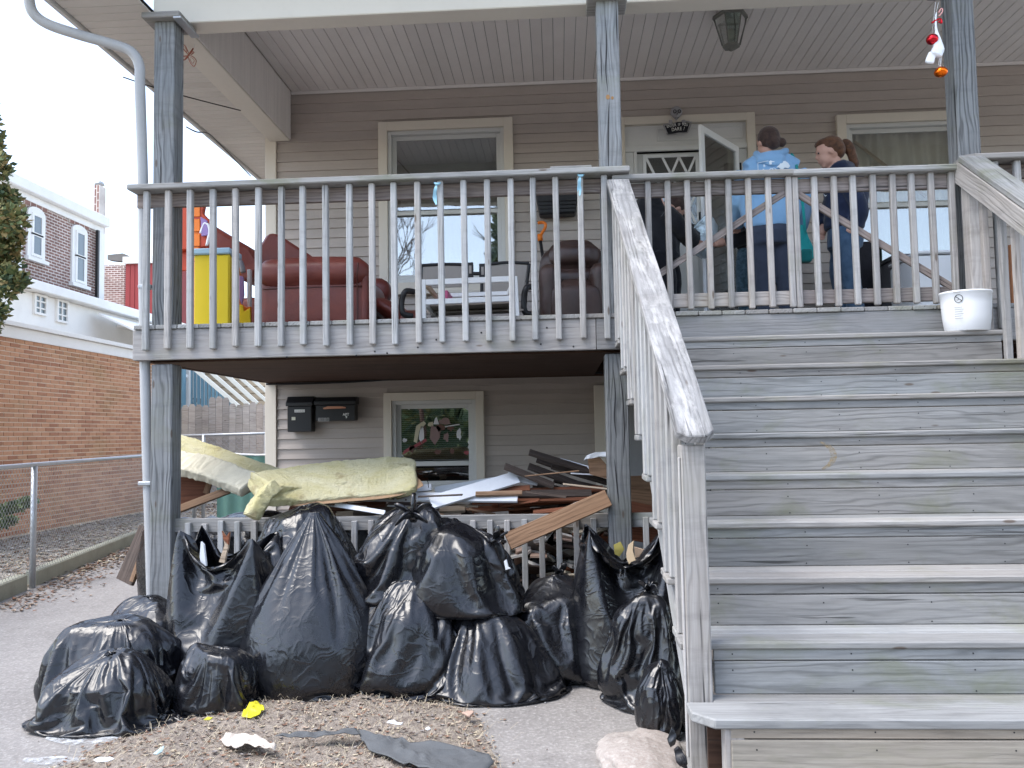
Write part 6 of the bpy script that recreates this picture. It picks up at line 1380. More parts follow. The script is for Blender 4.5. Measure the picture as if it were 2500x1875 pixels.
# hanging ornaments by the right post
Yo = 5.08; REDM = new_mat('red_metallic_bauble', (.55, .02, .03), .12, .9); ORM = new_mat('orange_metallic_bauble', (.85, .16, .01), .10, .95); STR = painted('pale_string', (.6, .6, .6))
def ball(u, v, rw, rh, m, label, top):
    t = thing('bauble', label, 'ornament', A(u, v, Yo), 'ornaments hanging by the right post'); c = A(u, v, Yo); s = Yo/2010
    bm = bmesh.new(); bmesh.ops.create_uvsphere(bm, u_segments=28, v_segments=18, radius=1); bmesh.ops.scale(bm, vec=(rw*s, rw*s, rh*s), verts=bm.verts); me = bpy.data.meshes.new('b'); bm.to_mesh(me); bm.free(); me.materials.append(m)
    put('ball', smooth(me), None, t, Matrix.Translation(c)); put('string', tube('s', [c+Vector((0, 0, rh*s)), A(*top, Yo)], .0016, STR, 5), None, t)
ball(2276, 96, 14, 13, REDM, 'shiny red bauble hanging left of the white ghost', (2284, 5)); ball(2297, 176, 15.5, 12.5, ORM, 'shiny orange bauble hanging lowest by the right post', (2296, 140))
t = thing('ghost_ornament', 'small white cloth ghost ornament hanging beside the right post', 'ornament', A(2288, 110, Yo), 'ornaments hanging by the right post')
GH = cloth('white_gauze', (.70, .74, .78), (.8, .82, .85), 20, .8)
put('body', sweep('b', [A(2286, 28, Yo), A(2284, 60, Yo), A(2288, 90, Yo), A(2290, 120, Yo), A(2283, 138, Yo)], .075, .05, GH, (0, -1, 0), .004, 2, 20, 8, lambda f: .12+.25*f if f < .4 else (.25+1.6*(f-.4) if f < .75 else .85)), None, t)
put('tail', sweep('b', [A(2279, 128, Yo), A(2272, 142, Yo), A(2269, 156, Yo)], .05, .02, GH, (0, -1, 0), .004, 4, 14, 6), None, t); put('string', tube('s', [A(2286, 30, Yo), A(2291, 6, Yo)], .002, STR, 5), None, t)
put('loop', tube('l', spline([A(2294, 138, Yo), A(2292, 158, Yo), A(2296, 160, Yo), A(2298, 140, Yo)], 5), .0022, STR, 5), None, t)
t = thing('candy_bow', 'red and white twisted bow above the white ghost ornament', 'ornament', A(2292, 45, Yo), 'ornaments hanging by the right post')
put('ribbon', tube('r', spline([A(2275, 56, Yo), A(2284, 50, Yo), A(2296, 46, Yo), A(2299, 56, Yo), A(2291, 52, Yo)], 5), .006, REDM, 6), None, t); put('cane', tube('r', spline([A(2291, 32, Yo), A(2297, 22, Yo), A(2301, 22, Yo), A(2300, 30, Yo), A(2292, 40, Yo)], 5), .004, painted('candy_pink', (.7, .35, .33)), 6), None, t)
# butterfly ornament
t = thing('butterfly_ornament', 'copper wire butterfly hanging behind the left post', 'ornament', A(460, 135, 5.6)); COP = new_mat('copper_wire', (.35, .13, .09), .4, .6)
put('body', tube('b', [A(452, 145, 5.6), A(462, 132, 5.6), A(472, 118, 5.6)], .006, COP, 6), None, t)
for lp in ([(460, 134), (446, 118), (440, 108), (452, 112), (461, 131)], [(460, 136), (444, 138), (440, 148), (452, 146), (460, 138)], [(462, 136), (470, 138), (479, 148), (474, 162), (464, 152), (460, 140)], [(463, 133), (468, 126), (474, 128), (466, 134)]):
    put('wing', tube('w', spline([A(u, v, 5.6) for u, v in lp], 5), .003, COP, 5), None, t); c = sum((Vector((u, v, 0)) for u, v in lp), Vector())/len(lp)
    put('wing_wire', tube('w', spline([A(c.x+(u-c.x)*.55, c.y+(v-c.y)*.55, 5.6) for u, v in lp], 5), .002, COP, 5), None, t)
put('string', tube('s', [A(474, 116, 5.6), A(478, 84, 5.6)], .0015, STR, 4), None, t)
# bucket
c = A(2361, 815, 4.98); bc_ = Vector((c.x, 4.975, DECK-RISE)); hb = .235; t = thing('bucket', 'white plastic bucket with warning label on the top step', 'bucket', bc_)
V = []; K = [(.118, .0), (.122, .004), (.132, .08), (.138, .16), (.1415, hb-.012), (.1445, hb-.01), (.1445, hb), (.138, hb), (.13, .1), (.118, .008)]
for r_, z in K:
    for i in range(48): a = 6.2832*i/48; V.append((bc_.x+r_*math.cos(a), bc_.y+r_*.86*math.sin(a), bc_.z+z))
F = [(j*48+i, j*48+(i+1) % 48, (j+1)*48+(i+1) % 48, (j+1)*48+i) for j in range(len(K)-1) for i in range(48)]+[tuple(range(48))[::-1], tuple(9*48+i for i in range(48))]
put('body', mesh('b', V, F, painted('bucket_white', (.82, .83, .84), .35, .03, 0, 4), True), None, t)
def onb(a_deg, z, r_=.1365): a = math.radians(a_deg); return Vector((bc_.x+r_*math.cos(a), bc_.y+r_*.86*math.sin(a)-.001, bc_.z+z))
put('warning_ring', tube('w', [onb(-128+9*math.cos(k*.3927), .185+.023*math.sin(k*.3927), .1425) for k in range(17)], .0018, INK, 5), None, t); put('warning_bar', tube('w', [onb(-135, .200, .1432), onb(-121, .170, .1432)], .0018, INK, 5), None, t)
for k, (w0, w1) in enumerate(((-140, -122), (-140, -118), (-140, -121), (-140, -119), (-140, -124), (-140, -120))): put('label_line', tube('l', [onb(w0+(w1-w0)*i/4, .135-.013*k, .1383) for i in range(5)], .0012, GREYP, 4), None, t)
put('label_line', tube('l', [onb(-139+4*i, .222, .1452) for i in range(5)], .0014, GREYP, 4), None, t); put('figure', tube('f', spline([onb(-133, .178, .1432), onb(-130, .176, .1432), onb(-128, .184, .1432), onb(-131, .192, .1432)], 3), .0013, INK, 4), None, t)
# right end of the porch
def pb(name, label, cat, u0, u1, v0, v1, Y, d, m, ch=.01):
    a, b = A(u0, v1, Y), A(u1, v0, Y); t = thing(name, label, cat, ((a.x+b.x)/2, Y, DECK)); block('body', (a.x, Y, DECK+.012), (b.x, Y+d, b.z), m, t, ch); return t, a.x, b.x, b.z
t, a, b, z = pb('cooler', 'white cabinet freezer with dark lid gap beside the right post', 'freezer', 2243, 2334, 620, 760, 6.2, .5, WHITEP, .02); block('lid', (a-.004, 6.185, z+.006), (b+.004, 6.71, z+.03), WHITEP, t, .008); block('lock', (a+.035, 6.194, z-.055), (a+.055, 6.199, z-.03), GREYP, t); block('door_panel', (a+.012, 6.19, DECK+.06), (b-.012, 6.199, z-.01), WHITEP, t, .006)
t, a, b, z = pb('speaker', 'tall black loudspeaker box against the wall right of the ponytailed girl', 'speaker', 2095, 2150, 588, 760, 6.9, .3, painted('near_black_box', (.012, .01, .014), .7), .01); block('side_trim', (b-.006, 6.89, DECK+.02), (b+.004, 7.2, z-.01), painted('dark_green_edge', (.03, .06, .04)), t); block('badge', (X(2109, 6.88), 6.888, Zp(707, 6.88, 2110)), (X(2118, 6.88), 6.899, Zp(703, 6.88, 2110)), WHITEP, t)
t, a, b, z = pb('storage_box', 'grey plastic storage box left of the white freezer', 'storage box', 2192, 2244, 628, 760, 6.6, .45, painted('mid_grey_plastic', (.13, .13, .14), .6), .015); block('lid', (a-.01, 6.59, z+.001), (b+.01, 7.06, z+.03), bpy.data.materials['mid_grey_plastic'], t)
t, a, b, z = pb('low_cabinet', 'low grey cabinet against the wall under the right window', 'cabinet', 2148, 2180, 668, 760, 7.0, .4, painted('green_grey', (.16, .18, .16), .6), .005); block('drawer', (a+.01, 6.985, DECK+.05), (b-.01, 6.998, DECK+.22), painted('beige_drawer', (.42, .38, .35)), t)
t = thing('hose', 'dark curved cable standing up from the low cabinet', 'cable', A(2168, 660, 6.9)); put('tube', tube('h', spline([A(2165, 672, 6.9), A(2167, 652, 6.9), A(2174, 642, 6.9), A(2178, 652, 6.9), A(2178, 672, 6.9)], 6), .008, BLACKM, 8), None, t)
t = thing('toy', 'colourful red orange and green toy on the deck beyond the right gate leaf', 'toy', A(2145, 752, 5.9)); zc_ = DECK+.05
for k, (u, m, s) in enumerate(((2105, GREENP, .05), (2118, PURPLE, .03), (2127, REDOR, .045), (2140, ORANGE, .03), (2150, REDOR, .035), (2163, GREENP, .05), (2180, GREENP, .06), (2196, GREENP, .05))): put('petal', rbox((X(u, 5.9)-s, 5.85, DECK+.002), (X(u, 5.9)+s, 5.95, DECK+.04+s), .02, m, sub=5), None, t)
plank('long orange brown board standing upright behind the right stair railing', A(2472, 598, 5.9), A(2478, 745, 5.9), .05, .03, painted('orange_brown', (.38, .15, .06)), (0, -1, 0), 'upright_board', 'board', None)
# ============================================================ PEOPLE
def ell(c, r_, rot=None, seg=20):
    bm = bmesh.new(); bmesh.ops.create_uvsphere(bm, u_segments=seg, v_segments=seg//2+2, radius=1); M_ = Matrix.Translation(c) @ (rot.to_4x4() if rot is not None else Matrix.Identity(4)) @ Matrix.Diagonal((*r_, 1)); bmesh.ops.transform(bm, matrix=M_, verts=bm.verts)
    me = bpy.data.meshes.new('e'); bm.to_mesh(me); bm.free(); return me
def loft(L_, seg=24):
    """stack of (centre, rx, ry) ellipses in the horizontal plane"""
    V, F = [], []; n = len(L_)
    for c, a, b in L_: V += [(c[0]+a*math.copysign(abs(math.cos(t))**.9, math.cos(t)), c[1]+b*math.sin(t), c[2]) for t in [6.2832*k/seg for k in range(seg)]]
    for j in range(n-1): F += [(j*seg+k, j*seg+(k+1) % seg, (j+1)*seg+(k+1) % seg, (j+1)*seg+k) for k in range(seg)]
    F += [tuple(range(seg))[::-1], tuple((n-1)*seg+k for k in range(seg))]; return mesh('l', V, F)
def fuse(name, mes, m, par, vox=.012, it=6, wrinkle=0, seed=0):
    for x_ in mes:
        if not len(x_.materials): x_.materials.append(m)
    me = join(name, mes, m); me.materials.clear(); me.materials.append(m)
    o = bpy.data.objects.new('tmp', me); C.objects.link(o); r_ = o.modifiers.new('r', 'REMESH'); r_.mode = 'VOXEL'; r_.voxel_size = vox; s_ = o.modifiers.new('s', 'SMOOTH'); s_.iterations = it; s_.factor = .5
    dg = bpy.context.evaluated_depsgraph_get(); out = bpy.data.meshes.new_from_object(o.evaluated_get(dg)); bpy.data.objects.remove(o)
    if wrinkle:
        n = len(out.vertices); P = np.zeros(n*3); out.vertices.foreach_get('co', P); P = P.reshape(-1, 3); N_ = np.zeros(n*3); out.vertices.foreach_get('normal', N_); N_ = N_.reshape(-1, 3)
        q = P*np.array([7, 7, 11])+seed; w = (1-np.abs(noise3(q+.8*noise3(q*.6)[:, None])))**3*.8+noise3(q*.5)*.5; P = P+N_*(w*wrinkle)[:, None]; out.vertices.foreach_set('co', P.ravel()); out.update()
    out.materials.clear(); out.materials.append(m); smooth(out); return put(name, out, None, par)
def fingers(w, d, side, pn, curl=.5, s=1.0):
    """palm and five fingers leaving wrist w along d; pn = palm normal, side = towards the thumb"""
    d = Vector(d).normalized(); side = Vector(side).normalized(); pn = Vector(pn).normalized(); L_ = [tube('p', [w, w+d*.03*s, w+d*.075*s], [.024*s, .036*s, .034*s], None, 10)]
    for k, (off, ln) in enumerate(((.027, .068), (.009, .078), (-.010, .072), (-.027, .056))):
        b_ = w+d*.075*s+side*off*s; p1 = b_+(d*math.cos(curl*.5)+pn*math.sin(curl*.5))*ln*.45*s; p2 = p1+(d*math.cos(curl*1.3)+pn*math.sin(curl*1.3))*ln*.32*s; p3 = p2+(d*math.cos(curl*2)+pn*math.sin(curl*2))*ln*.25*s
        L_.append(tube('f', [b_-d*.02*s, b_, p1, p2, p3], [.009*s, .0095*s, .009*s, .008*s, .006*s], None, 8))
    b_ = w+d*.025*s+side*.028*s; p1 = b_+(d*.5+side*.8+pn*.2).normalized()*.035*s; p2 = p1+(d*.9+side*.3+pn*.3).normalized()*.028*s; L_.append(tube('t', [b_-side*.02*s, b_, p1, p2], [.012*s, .012*s, .010*s, .007*s], None, 8)); return L_
SKIN = new_mat('fair_skin', (.52, .30, .23), .55); HAIRD = cloth('dark_brown_hair', (.035, .02, .018), (.075, .045, .035), 30, .6); HAIRR = cloth('auburn_hair', (.055, .026, .016), (.15, .068, .034), 26, .55)
HOOD = cloth('light_blue_fleece', (.19, .35, .56), (.24, .42, .63), 5); NAVYP = cloth('dark_blue_grey_trousers', (.035, .045, .068), (.05, .06, .09), 6); JEAN = cloth('blue_denim', (.035, .07, .12), (.07, .12, .19), 12); NAVYJ = cloth('navy_jacket', (.012, .018, .042), (.022, .03, .062), 6); BLK = cloth('black_coat', (.008, .008, .011), (.018, .018, .022), 6); DKTEAL = cloth('dark_patterned_leggings', (.02, .045, .06), (.07, .12, .16), 30); SHOE = painted('dark_shoe', (.03, .03, .035), .6)
def head(c, h, face, tilt=0, W_=1.0):
    """c centre, h height, face direction (unit, horizontal-ish); nose, chin, ears, eye sockets"""
    f = Vector(face).normalized(); up_ = Vector((0, 0, 1)); s = f.cross(up_).normalized(); up_ = s.cross(f).normalized(); R_ = Matrix((s, f, up_)).transposed(); P = lambda x_, y_, z_: c+R_ @ Vector((x_, y_, z_))*h
    L_ = [ell(P(0, -.03, .08), (.33*h*W_, .40*h, .40*h), R_), ell(P(0, .12, -.16), (.25*h*W_, .26*h, .30*h), R_), ell(P(0, .20, -.40), (.12*h, .12*h, .09*h), R_), tube('n', [P(0, .34, .05), P(0, .43, -.10), P(0, .36, -.14)], [.02*h, .045*h, .035*h], None, 8), tube('lip', [P(-.07, .35, -.25), P(0, .385, -.255), P(.07, .35, -.25)], [.015*h, .026*h, .015*h], None, 8), tube('br', [P(-.15, .33, .10), P(0, .37, .09), P(.15, .33, .10)], .028*h, None, 8)]
    for sx in (-1, 1): L_.append(ell(P(sx*.33*W_, -.02, -.06), (.035*h, .07*h, .11*h), R_, 12))
    eyes = [ell(P(sx*.13, .325, .02), (.05*h, .03*h, .03*h), R_, 10) for sx in (-1, 1)]
    return L_, P, R_, eyes
def person(label, c): return thing('person', label, 'person', c)
EYEM = new_mat('eye', (.06, .05, .05), .2)
def leg(hip, knee, ank, toe, r0=.085, r1=.058, r2_=.045): return [tube('g', spline([hip, hip.lerp(knee, .5), knee, knee.lerp(ank, .4), ank], 5), [r0+(r1-r0)*min(1, i/10)+(r2_-r1)*max(0, (i-10)/10) for i in range(21)], None, 14), tube('ft', [ank-Vector((0, 0, .0)), ank.lerp(toe, .4)-Vector((0, 0, .045)), toe], [.042, .042, .034], None, 10)]
# --- woman in the light blue hoodie, back to the street
Yw = 6.3; PX = Yw/2010; a = A(1880, 760, Yw); w = person('person with dark tied hair in a light blue hoodie, back turned, teal shoulder bag', (a.x, Yw, DECK)); q = lambda u, v, dy=0: A(u, v, Yw+dy)
hc = q(1873, 349, .03); HL, HP, HR, ey = head(hc, .225, (-.45, 1, -.12))
rg = [(552, 1882, 62), (520, 1881, 72), (480, 1880, 74), (450, 1881, 74), (430, 1882, 72), (412, 1882, 62), (396, 1880, 44), (384, 1877, 24)]
tors = lambda g_: [(q(u, v), hw*PX*g_, hw*PX*g_*.64) for v, u, hw in rg]
shl, shr = q(1822, 420), q(1944, 416); el_l, el_r = q(1803, 492, .08), q(1964, 492, .06); wr_l, wr_r = q(1800, 548, .30), q(1950, 560, .22)
hip_l, hip_r = q(1857, 572), q(1912, 570); kn_l, kn_r = Vector((hip_l.x+.02, Yw+.02, DECK+.46)), Vector((hip_r.x+.01, Yw+.02, DECK+.46)); an_l, an_r = Vector((hip_l.x+.02, Yw, DECK+.085)), Vector((hip_r.x+.02, Yw, DECK+.085)); toe = Vector((0, .17, -.045))
legs = leg(hip_l, kn_l, an_l, an_l+toe)+leg(hip_r, kn_r, an_r, an_r+toe)
body = HL+[tube('nk', [q(1876, 400), hc+Vector((0, 0, -.05))], .052, None, 12), loft(tors(.9))]+[tube('a', spline([shl, el_l, wr_l], 5), .042, None, 10), tube('a', spline([shr, el_r, wr_r], 5), .042, None, 10)]+legs+fingers(wr_l, (.15, .9, .0), (1, 0, .2), (0, 0, -1), .6)+fingers(wr_r, (-.2, .9, 0), (-1, 0, .2), (0, 0, -1), .6)
fuse('body', body, SKIN, w, .0085, 3)
fuse('hoodie', [loft(tors(1.0)), tube('a', spline([shl, el_l, wr_l], 6), [.078]*3+[.072]*4+[.062]*6, None, 14), tube('a', spline([shr, el_r, wr_r], 6), [.078]*3+[.072]*4+[.062]*6, None, 14), tube('sh', [q(1824, 418), q(1850, 402), q(1880, 396), q(1915, 400), q(1942, 414)], [.075, .085, .09, .085, .075], None, 14), tube('hem', [q(1830, 548), q(1935, 544)], .07, None, 12) if False else loft([(q(1882, 558), 57*PX, 37*PX), (q(1882, 545), 60*PX, 39*PX)])], HOOD, w, .011, 6, .005, 2)
fuse('hood', [tube('h1', spline([q(1846, 374, .02), q(1854, 384, -.06), q(1880, 380, -.09), q(1906, 376, -.07), q(1919, 368, .0)], 6), [.026+.010*math.sin(i/24*3.14) for i in range(25)], None, 12), ell(q(1882, 392, -.085), (.115, .055, .050)), ell(q(1892, 402, -.10), (.075, .042, .038)), tube('h2', spline([q(1852, 390, -.07), q(1886, 402, -.135), q(1920, 386, -.06)], 6), .016, None, 10)], HOOD, w, .009, 7, .003, 9)
fuse('trousers', [loft([(q(1884, 600), 57*PX, 38*PX), (q(1884, 570), 59*PX, 40*PX), (q(1882, 545), 54*PX, 35*PX)])]+[tube('g', spline([h_, h_.lerp(k_, .5), k_, k_.lerp(n_, .4), n_+Vector((0, 0, .02))], 5), [.098-.0019*i for i in range(21)], None, 16) for h_, k_, n_ in ((hip_l, kn_l, an_l), (hip_r, kn_r, an_r))], NAVYP, w, .012, 4, .006, 4)
fuse('hair', [ell(HP(0, -.10, .12), (.365*.225, .40*.225, .42*.225), HR), ell(HP(0, -.30, -.08), (.27*.225, .20*.225, .28*.225), HR), ell(HP(.30, -.38, -.12), (.14*.225, .14*.225, .16*.225), HR)], HAIRD, w, .008, 3, .003, 3)
for k, e_ in enumerate(ey): put('eye', e_, EYEM, w)
for n_, t_ in ((an_l, an_l+toe), (an_r, an_r+toe)): fuse('shoe', [tube('s', [n_-Vector((0, .05, .035)), n_.lerp(t_, .5)-Vector((0, 0, .02)), t_+Vector((0, .02, -.005))], [.045, .046, .038], None, 12)], SHOE, w, .01, 3)
# printed back
def onback(u, v):    # point on the curved back surface
    c = q(1882, v); hw = np.interp(v, [384, 396, 412, 430, 450, 480, 520, 552], [46, 56, 68, 74, 74, 74, 72, 62])*PX+.014; dx = q(u, v).x-c.x; y = Yw-.64*hw*math.sqrt(max(.02, 1-(dx/hw)**2))-.018; return at(u, v, Y=y)
PRT = painted('white_chest_print', (.72, .78, .82), .7, .1, 0)
def pl(pts, r_=.0022, close=False): put('print', tube('pl', [onback(u, v) for u, v in (pts+[pts[0]] if close else pts)], r_, PRT, 5), None, w)
pl([(1876, 393), (1868, 394), (1850, 398), (1851, 420), (1852, 440)], .0025)
for ch_, u, v, hh_ in (('B', 1866, 405, 6), ('R', 1864, 415.5, 6), ('O', 1883, 415, 8.5)):
    o = text(ch_, u, v, hh_, PRT, w, onback(u, v).y-.006, 'print_letter', .0006); 
def pf_(pts):
    P_ = [onback(u, v) for u, v in pts]; put('print_shape', prism('ps', P_, (0, -.003, 0), (0, 0, 0), PRT), None, w)
pf_([(1877, 394), (1884, 390), (1892, 393), (1896, 396), (1884, 396), (1884, 401), (1879, 402)]); pf_([(1895, 409), (1903, 402), (1907, 394), (1917, 393), (1924, 398), (1929, 406), (1924, 411), (1916, 409), (1912, 413), (1906, 414), (1902, 409)]); pl([(1884, 411), (1890, 410), (1896, 414), (1897, 420)]); pl([(1912, 415), (1910, 420)])
# teal shoulder bag
TEAL = cloth('teal_canvas', (.01, .20, .20), (.02, .27, .26), 9)
t = thing('shoulder_bag', 'teal shoulder bag hanging at the right hip of the blue hoodie', 'bag', q(1962, 600, -.1))
put('strap', sweep('s', [onback(1931, 374), onback(1940, 392)+Vector((0, -.01, 0)), onback(1946, 420)+Vector((0, -.015, 0)), q(1956, 470, -.20), q(1962, 520, -.2), q(1966, 570, -.14)], .022, .005, TEAL, (0, -1, 0), .001, 1, 10, 6), None, t)
put('pouch', sweep('p', [q(1956, 548, -.10), q(1963, 585, -.10), q(1968, 612, -.10), q(1972, 636, -.10)], .105, .05, TEAL, (0, -1, 0), .006, 4, 24, 8, lambda f: .5+.5*min(1, f*1.6)), None, t); put('pouch_base', rbox(q(1957, 640, -.14), q(1984, 606, -.14)+Vector((0, .08, 0)), .02, cloth('dark_teal_canvas', (.005, .09, .09)), sub=6), None, t)
# --- girl with ponytail, in profile looking left
Yw = 6.35; PX = Yw/2010; a = A(2060, 760, Yw); g = person('person with auburn ponytail in a dark navy jacket and jeans, facing left', (a.x, Yw, DECK)); q = lambda u, v, dy=0: A(u, v, Yw+dy)
hc = q(2022, 372); HL, HP, HR, ey = head(hc, .235, (-1, .16, -.22))
rg = [(560, 2062, 46, .8), (520, 2064, 50, .8), (480, 2066, 52, .85), (450, 2062, 50, .9), (425, 2056, 42, 1.05), (410, 2050, 30, 1.0)]
tors = lambda g_: [(q(u, v), hw*PX*g_, hw*PX*g_*k_) for v, u, hw, k_ in rg]
sh_n = q(2062, 438, -.12); eln = q(2098, 505, -.16); wrn = q(2086, 552, -.12); shf = q(2050, 440, .14); elf = q(2018, 520, .16); wrf = q(2012, 552, .10)
hn_, hf = q(2066, 590, -.05), q(2058, 590, .08); kn, kf = Vector((hn_.x+.01, Yw-.05, DECK+.45)), Vector((hf.x-.03, Yw+.1, DECK+.46)); ann, anf = Vector((hn_.x+.06, Yw-.05, DECK+.08)), Vector((hf.x+.0, Yw+.1, DECK+.08)); toe = Vector((-.16, 0, -.04))
body = HL+[tube('nk', [q(2048, 412), q(2036, 392)], .048, None, 12), loft(tors(.88)), tube('a', spline([sh_n, eln, wrn], 5), .038, None, 10), tube('a', spline([shf, elf, wrf], 5), .038, None, 10)]+leg(hn_, kn, ann, ann+toe, .08)+leg(hf, kf, anf, anf+toe, .08)+fingers(wrn, (-.6, .1, -.6), (-.5, 0, .5), (0, 1, 0), .5, .9)+fingers(wrf, (-.3, 0, -.9), (-.9, 0, .3), (0, -1, 0), .5, .9)
fuse('body', body, SKIN, g, .0085, 3)
fuse('jacket', [loft(tors(1.0)), tube('a', spline([sh_n, eln, wrn], 6), [.072]*4+[.064]*9, None, 14), tube('a', spline([shf, elf, wrf], 6), [.07]*4+[.06]*9, None, 14), tube('cl', spline([q(2030, 418, -.03), q(2048, 402, -.10), q(2072, 404, -.02), q(2078, 416, .06)], 5), .034, None, 12), tube('hd', [q(2060, 415, 0), q(2086, 430, 0)], [.07, .05], None, 12)], NAVYJ, g, .011, 4, .009, 7)
fuse('jeans', [loft([(q(2062, 606), 40*PX, 40*PX), (q(2064, 580), 42*PX, 42*PX), (q(2062, 552), 38*PX, 36*PX)])]+[tube('g', spline([h_, h_.lerp(k_, .5), k_, k_.lerp(n_, .4), n_+Vector((0, 0, .02))], 5), [.092-.0016*i for i in range(21)], None, 16) for h_, k_, n_ in ((hn_, kn, ann), (hf, kf, anf))], JEAN, g, .012, 4, .006, 5)
hh = .235; fuse('hair', [ell(HP(0, -.12, .14), (.36*hh, .40*hh, .38*hh), HR), ell(HP(0, -.32, .0), (.28*hh, .22*hh, .30*hh), HR), ell(HP(0, .05, .33), (.30*hh, .30*hh, .16*hh), HR)], HAIRR, g, .008, 3, .003, 8)
fuse('ponytail', [tube('pt', spline([q(2050, 356), q(2064, 350), q(2074, 366), q(2082, 385), q(2088, 405), q(2086, 420)], 5), [.03]*4+[.038]*8+[.034]*8+[.022]*4+[.012]*2, None, 12)], HAIRR, g, .009, 3, .008, 3)
put('hair_tie', tube('ht', [q(2053+4*math.cos(k*.524), 356+11*math.sin(k*.524), .03*math.cos(k*.524)) for k in range(13)], .010, painted('orange_hair_tie', (.55, .10, .04)), 8), None, g)
for e_ in ey: put('eye', e_, EYEM, g)
put('sleeve_mark', prism('sm', [q(2011, 473, -.09), q(2014, 480, -.09), q(2019, 476, -.09), q(2014, 478, -.09)], (0, 0, 0), (0, -.003, 0), PRT), None, g)
for n_ in (ann, anf): fuse('shoe', [tube('s', [n_+Vector((.04, 0, -.035)), n_+toe*.5+Vector((0, 0, -.02)), n_+toe+Vector((-.02, 0, 0))], [.045, .045, .037], None, 12)], SHOE, g, .01, 3)
# --- stooping person in black at the door
Yw = 6.75; PX = Yw/2010; a = A(1620, 760, Yw); s_ = person('person in a black coat bending forward at the door behind the left gate leaf', (a.x, Yw, DECK)); q = lambda u, v, dy=0: A(u, v, Yw+dy)
hc = q(1648, 512, .12); HL, HP, HR, ey = head(hc, .23, (.75, .35, -.75))
spine = spline([q(1606, 612), q(1588, 560), q(1592, 520), q(1618, 506)], 6); shn = q(1622, 522, -.14); eln = q(1662, 556, -.12); wrn = q(1690, 588, .05); shf = q(1630, 516, .16); elf = q(1668, 552, .2); wrf = q(1700, 582, .22)
hn_, hf = q(1600, 618, -.08), q(1612, 616, .1); kn, kf = q(1628, 680, -.08), q(1640, 676, .1); ann, anf = Vector((q(1622, 740).x, Yw-.08, DECK+.08)), Vector((q(1640, 740).x, Yw+.1, DECK+.08)); toe = Vector((.16, 0, -.04))
body = HL+[tube('sp', spine, .13, None, 14), tube('nk', [q(1622, 508, .02), hc], .05, None, 10), tube('a', spline([shn, eln, wrn], 5), .038, None, 10), tube('a', spline([shf, elf, wrf], 5), .038, None, 10)]+leg(hn_, kn, ann, ann+toe)+leg(hf, kf, anf, anf+toe)+fingers(wrn, (.8, .2, -.3), (.2, 0, 1), (0, 1, 0), .7)+fingers(wrf, (.8, .1, -.3), (.2, 0, 1), (0, -1, 0), .7)
fuse('body', body, SKIN, s_, .0085, 3)
fuse('coat', [tube('sp', spine, [.175, .18, .185, .19, .19, .19, .19, .185, .18, .18, .175, .17, .165, .16, .155, .15, .14, .13, .11], None, 18), tube('sk', [q(1604, 600), q(1612, 645)], [.18, .165], None, 16), tube('a', spline([shn, eln, wrn], 6), [.085]*5+[.07]*8, None, 14), tube('a', spline([shf, elf, wrf], 6), [.08]*5+[.065]*8, None, 14)], BLK, s_, .012, 4, .010, 5)
fuse('trousers', [tube('g', spline([h_, k_, n_+Vector((0, 0, .02))], 6), [.10-.0035*i for i in range(13)], None, 14) for h_, k_, n_ in ((hn_, kn, ann), (hf, kf, anf))], BLK, s_, .012, 4, .005, 5)
hh = .23; fuse('hair', [ell(HP(0, -.10, .13), (.375*hh, .42*hh, .42*hh), HR), ell(HP(0, -.28, -.1), (.3*hh, .2*hh, .3*hh), HR)], HAIRD, s_, .008, 3, .003, 6)
for e_ in ey: put('eye', e_, EYEM, s_)
for n_ in (ann, anf): fuse('shoe', [tube('s', [n_+Vector((-.04, 0, -.035)), n_+toe*.5+Vector((0, 0, -.02)), n_+toe+Vector((.02, 0, 0))], [.045, .045, .037], None, 12)], SHOE, s_, .01, 3)
# --- fourth person, mostly hidden behind the hoodie, reaching left
Yw = 6.95; PX = Yw/2010; a = A(1840, 760, Yw); f4 = person('person in dark clothes reaching left, mostly hidden behind the light blue hoodie', (a.x, Yw, DECK)); q = lambda u, v, dy=0: A(u, v, Yw+dy)
hc = q(1868, 455, .05); HL, HP, HR, ey = head(hc, .225, (-.8, .3, -.5)); spine = spline([q(1842, 610), q(1850, 560), q(1862, 520), q(1872, 492)], 6)
shn = q(1868, 505, -.14); eln = q(1832, 572, -.16); wrn = q(1772, 592, -.12); shf = q(1872, 505, .14); elf = q(1850, 560, .2); wrf = q(1812, 570, .2); hn_, hf = q(1826, 612, -.08), q(1850, 612, .08); kn, kf = q(1816, 680, -.08), q(1846, 680, .1); ann, anf = Vector((q(1818, 740).x, Yw-.08, DECK+.08)), Vector((q(1846, 740).x, Yw+.1, DECK+.08)); toe = Vector((-.16, 0, -.04))
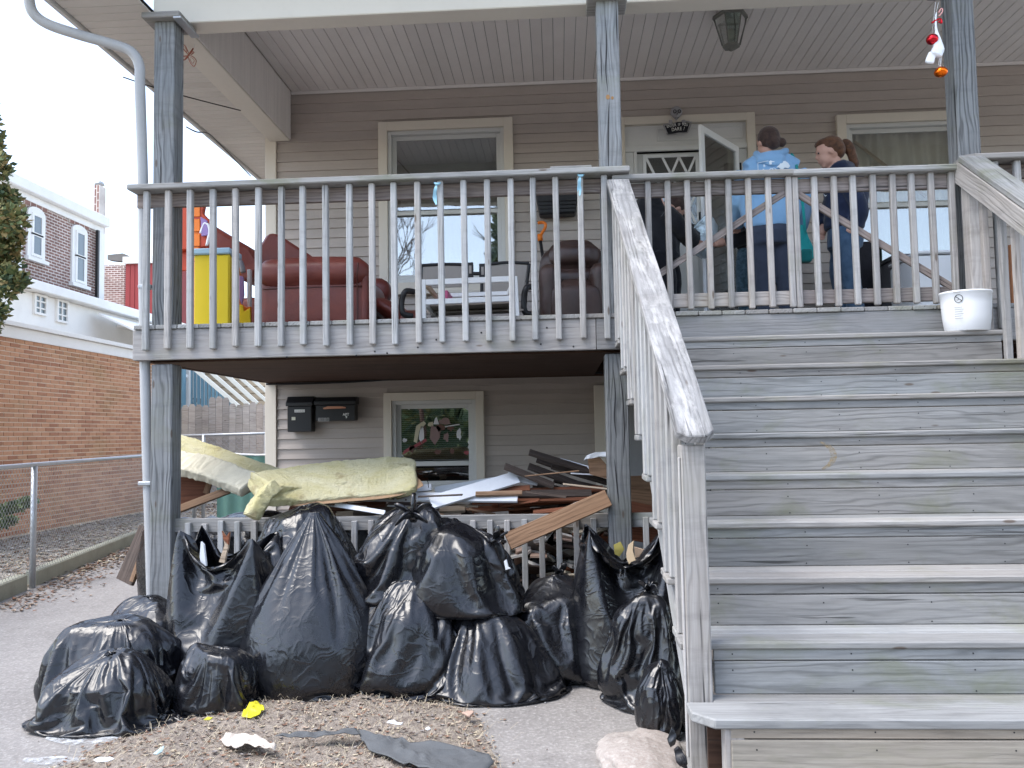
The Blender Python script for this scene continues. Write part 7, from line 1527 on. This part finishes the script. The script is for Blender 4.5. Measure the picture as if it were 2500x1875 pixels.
body = HL+[tube('sp', spine, .12, None, 14), tube('nk', [q(1872, 488), hc], .048, None, 10), tube('a', spline([shn, eln, wrn], 5), .036, None, 10), tube('a', spline([shf, elf, wrf], 5), .036, None, 10)]+leg(hn_, kn, ann, ann+toe, .078)+leg(hf, kf, anf, anf+toe, .078)+fingers(wrn, (-.95, 0, -.05), (0, 0, 1), (0, -1, 0), .8)+fingers(wrf, (-.9, 0, -.2), (0, 0, 1), (0, 1, 0), .6)
fuse('body', body, SKIN, f4, .0085, 3)
fuse('jacket', [tube('sp', spine, [.15]*8+[.155]*6+[.14]*5, None, 16), tube('a', spline([shn, eln, wrn], 6), [.075]*5+[.058]*8, None, 14), tube('a', spline([shf, elf, wrf], 6), [.07]*5+[.055]*8, None, 14)], BLK, f4, .012, 4, .008, 3)
fuse('leggings', [tube('g', spline([h_, k_, n_+Vector((0, 0, .02))], 6), [.088-.003*i for i in range(13)], None, 14) for h_, k_, n_ in ((hn_, kn, ann), (hf, kf, anf))], DKTEAL, f4, .012, 4, .004, 5)
hh = .225; fuse('hair', [ell(HP(0, -.10, .13), (.375*hh, .42*hh, .42*hh), HR)], HAIRD, f4, .008, 3, .003, 6)
for e_ in ey: put('eye', e_, EYEM, f4)
for n_ in (ann, anf): fuse('shoe', [tube('s', [n_+Vector((.04, 0, -.035)), n_+toe*.5+Vector((0, 0, -.02)), n_+toe+Vector((-.02, 0, 0))], [.043, .043, .035], None, 12)], SHOE, f4, .01, 3)
# crumpled clear plastic held at the door, and greenery on the door
CLR = new_mat('crinkled_foil_film', (.55, .66, .72), .15, .35); gg = G(CLR); gg.bump(gg.noise(gg.world(), 16, 4, .6, .8), .8, .02)
o = sweep('film', [A(1700, 545, 6.95), A(1712, 560, 6.95), A(1706, 590, 6.95), A(1690, 612, 6.95)], .24, .12, CLR, (0, -1, 0), .05, 4, 26, 8)
tag(put('plastic_sheet', o), 'crinkled shiny clear plastic held between the two bending people', 'plastic sheet')
t = thing('door_wreath', 'small green leafy wreath hanging on the lattice door', 'wreath', A(1680, 505, YW-.03)); foliage('leaves', [((A(1680+16*math.cos(k*.7), 503+20*math.sin(k*.7), YW-.02)), (.025, .02, .025)) for k in range(9)], 420, .03, [EG[1], painted('spring_green', (.18, .26, .06), .7)], t, 5, .1)
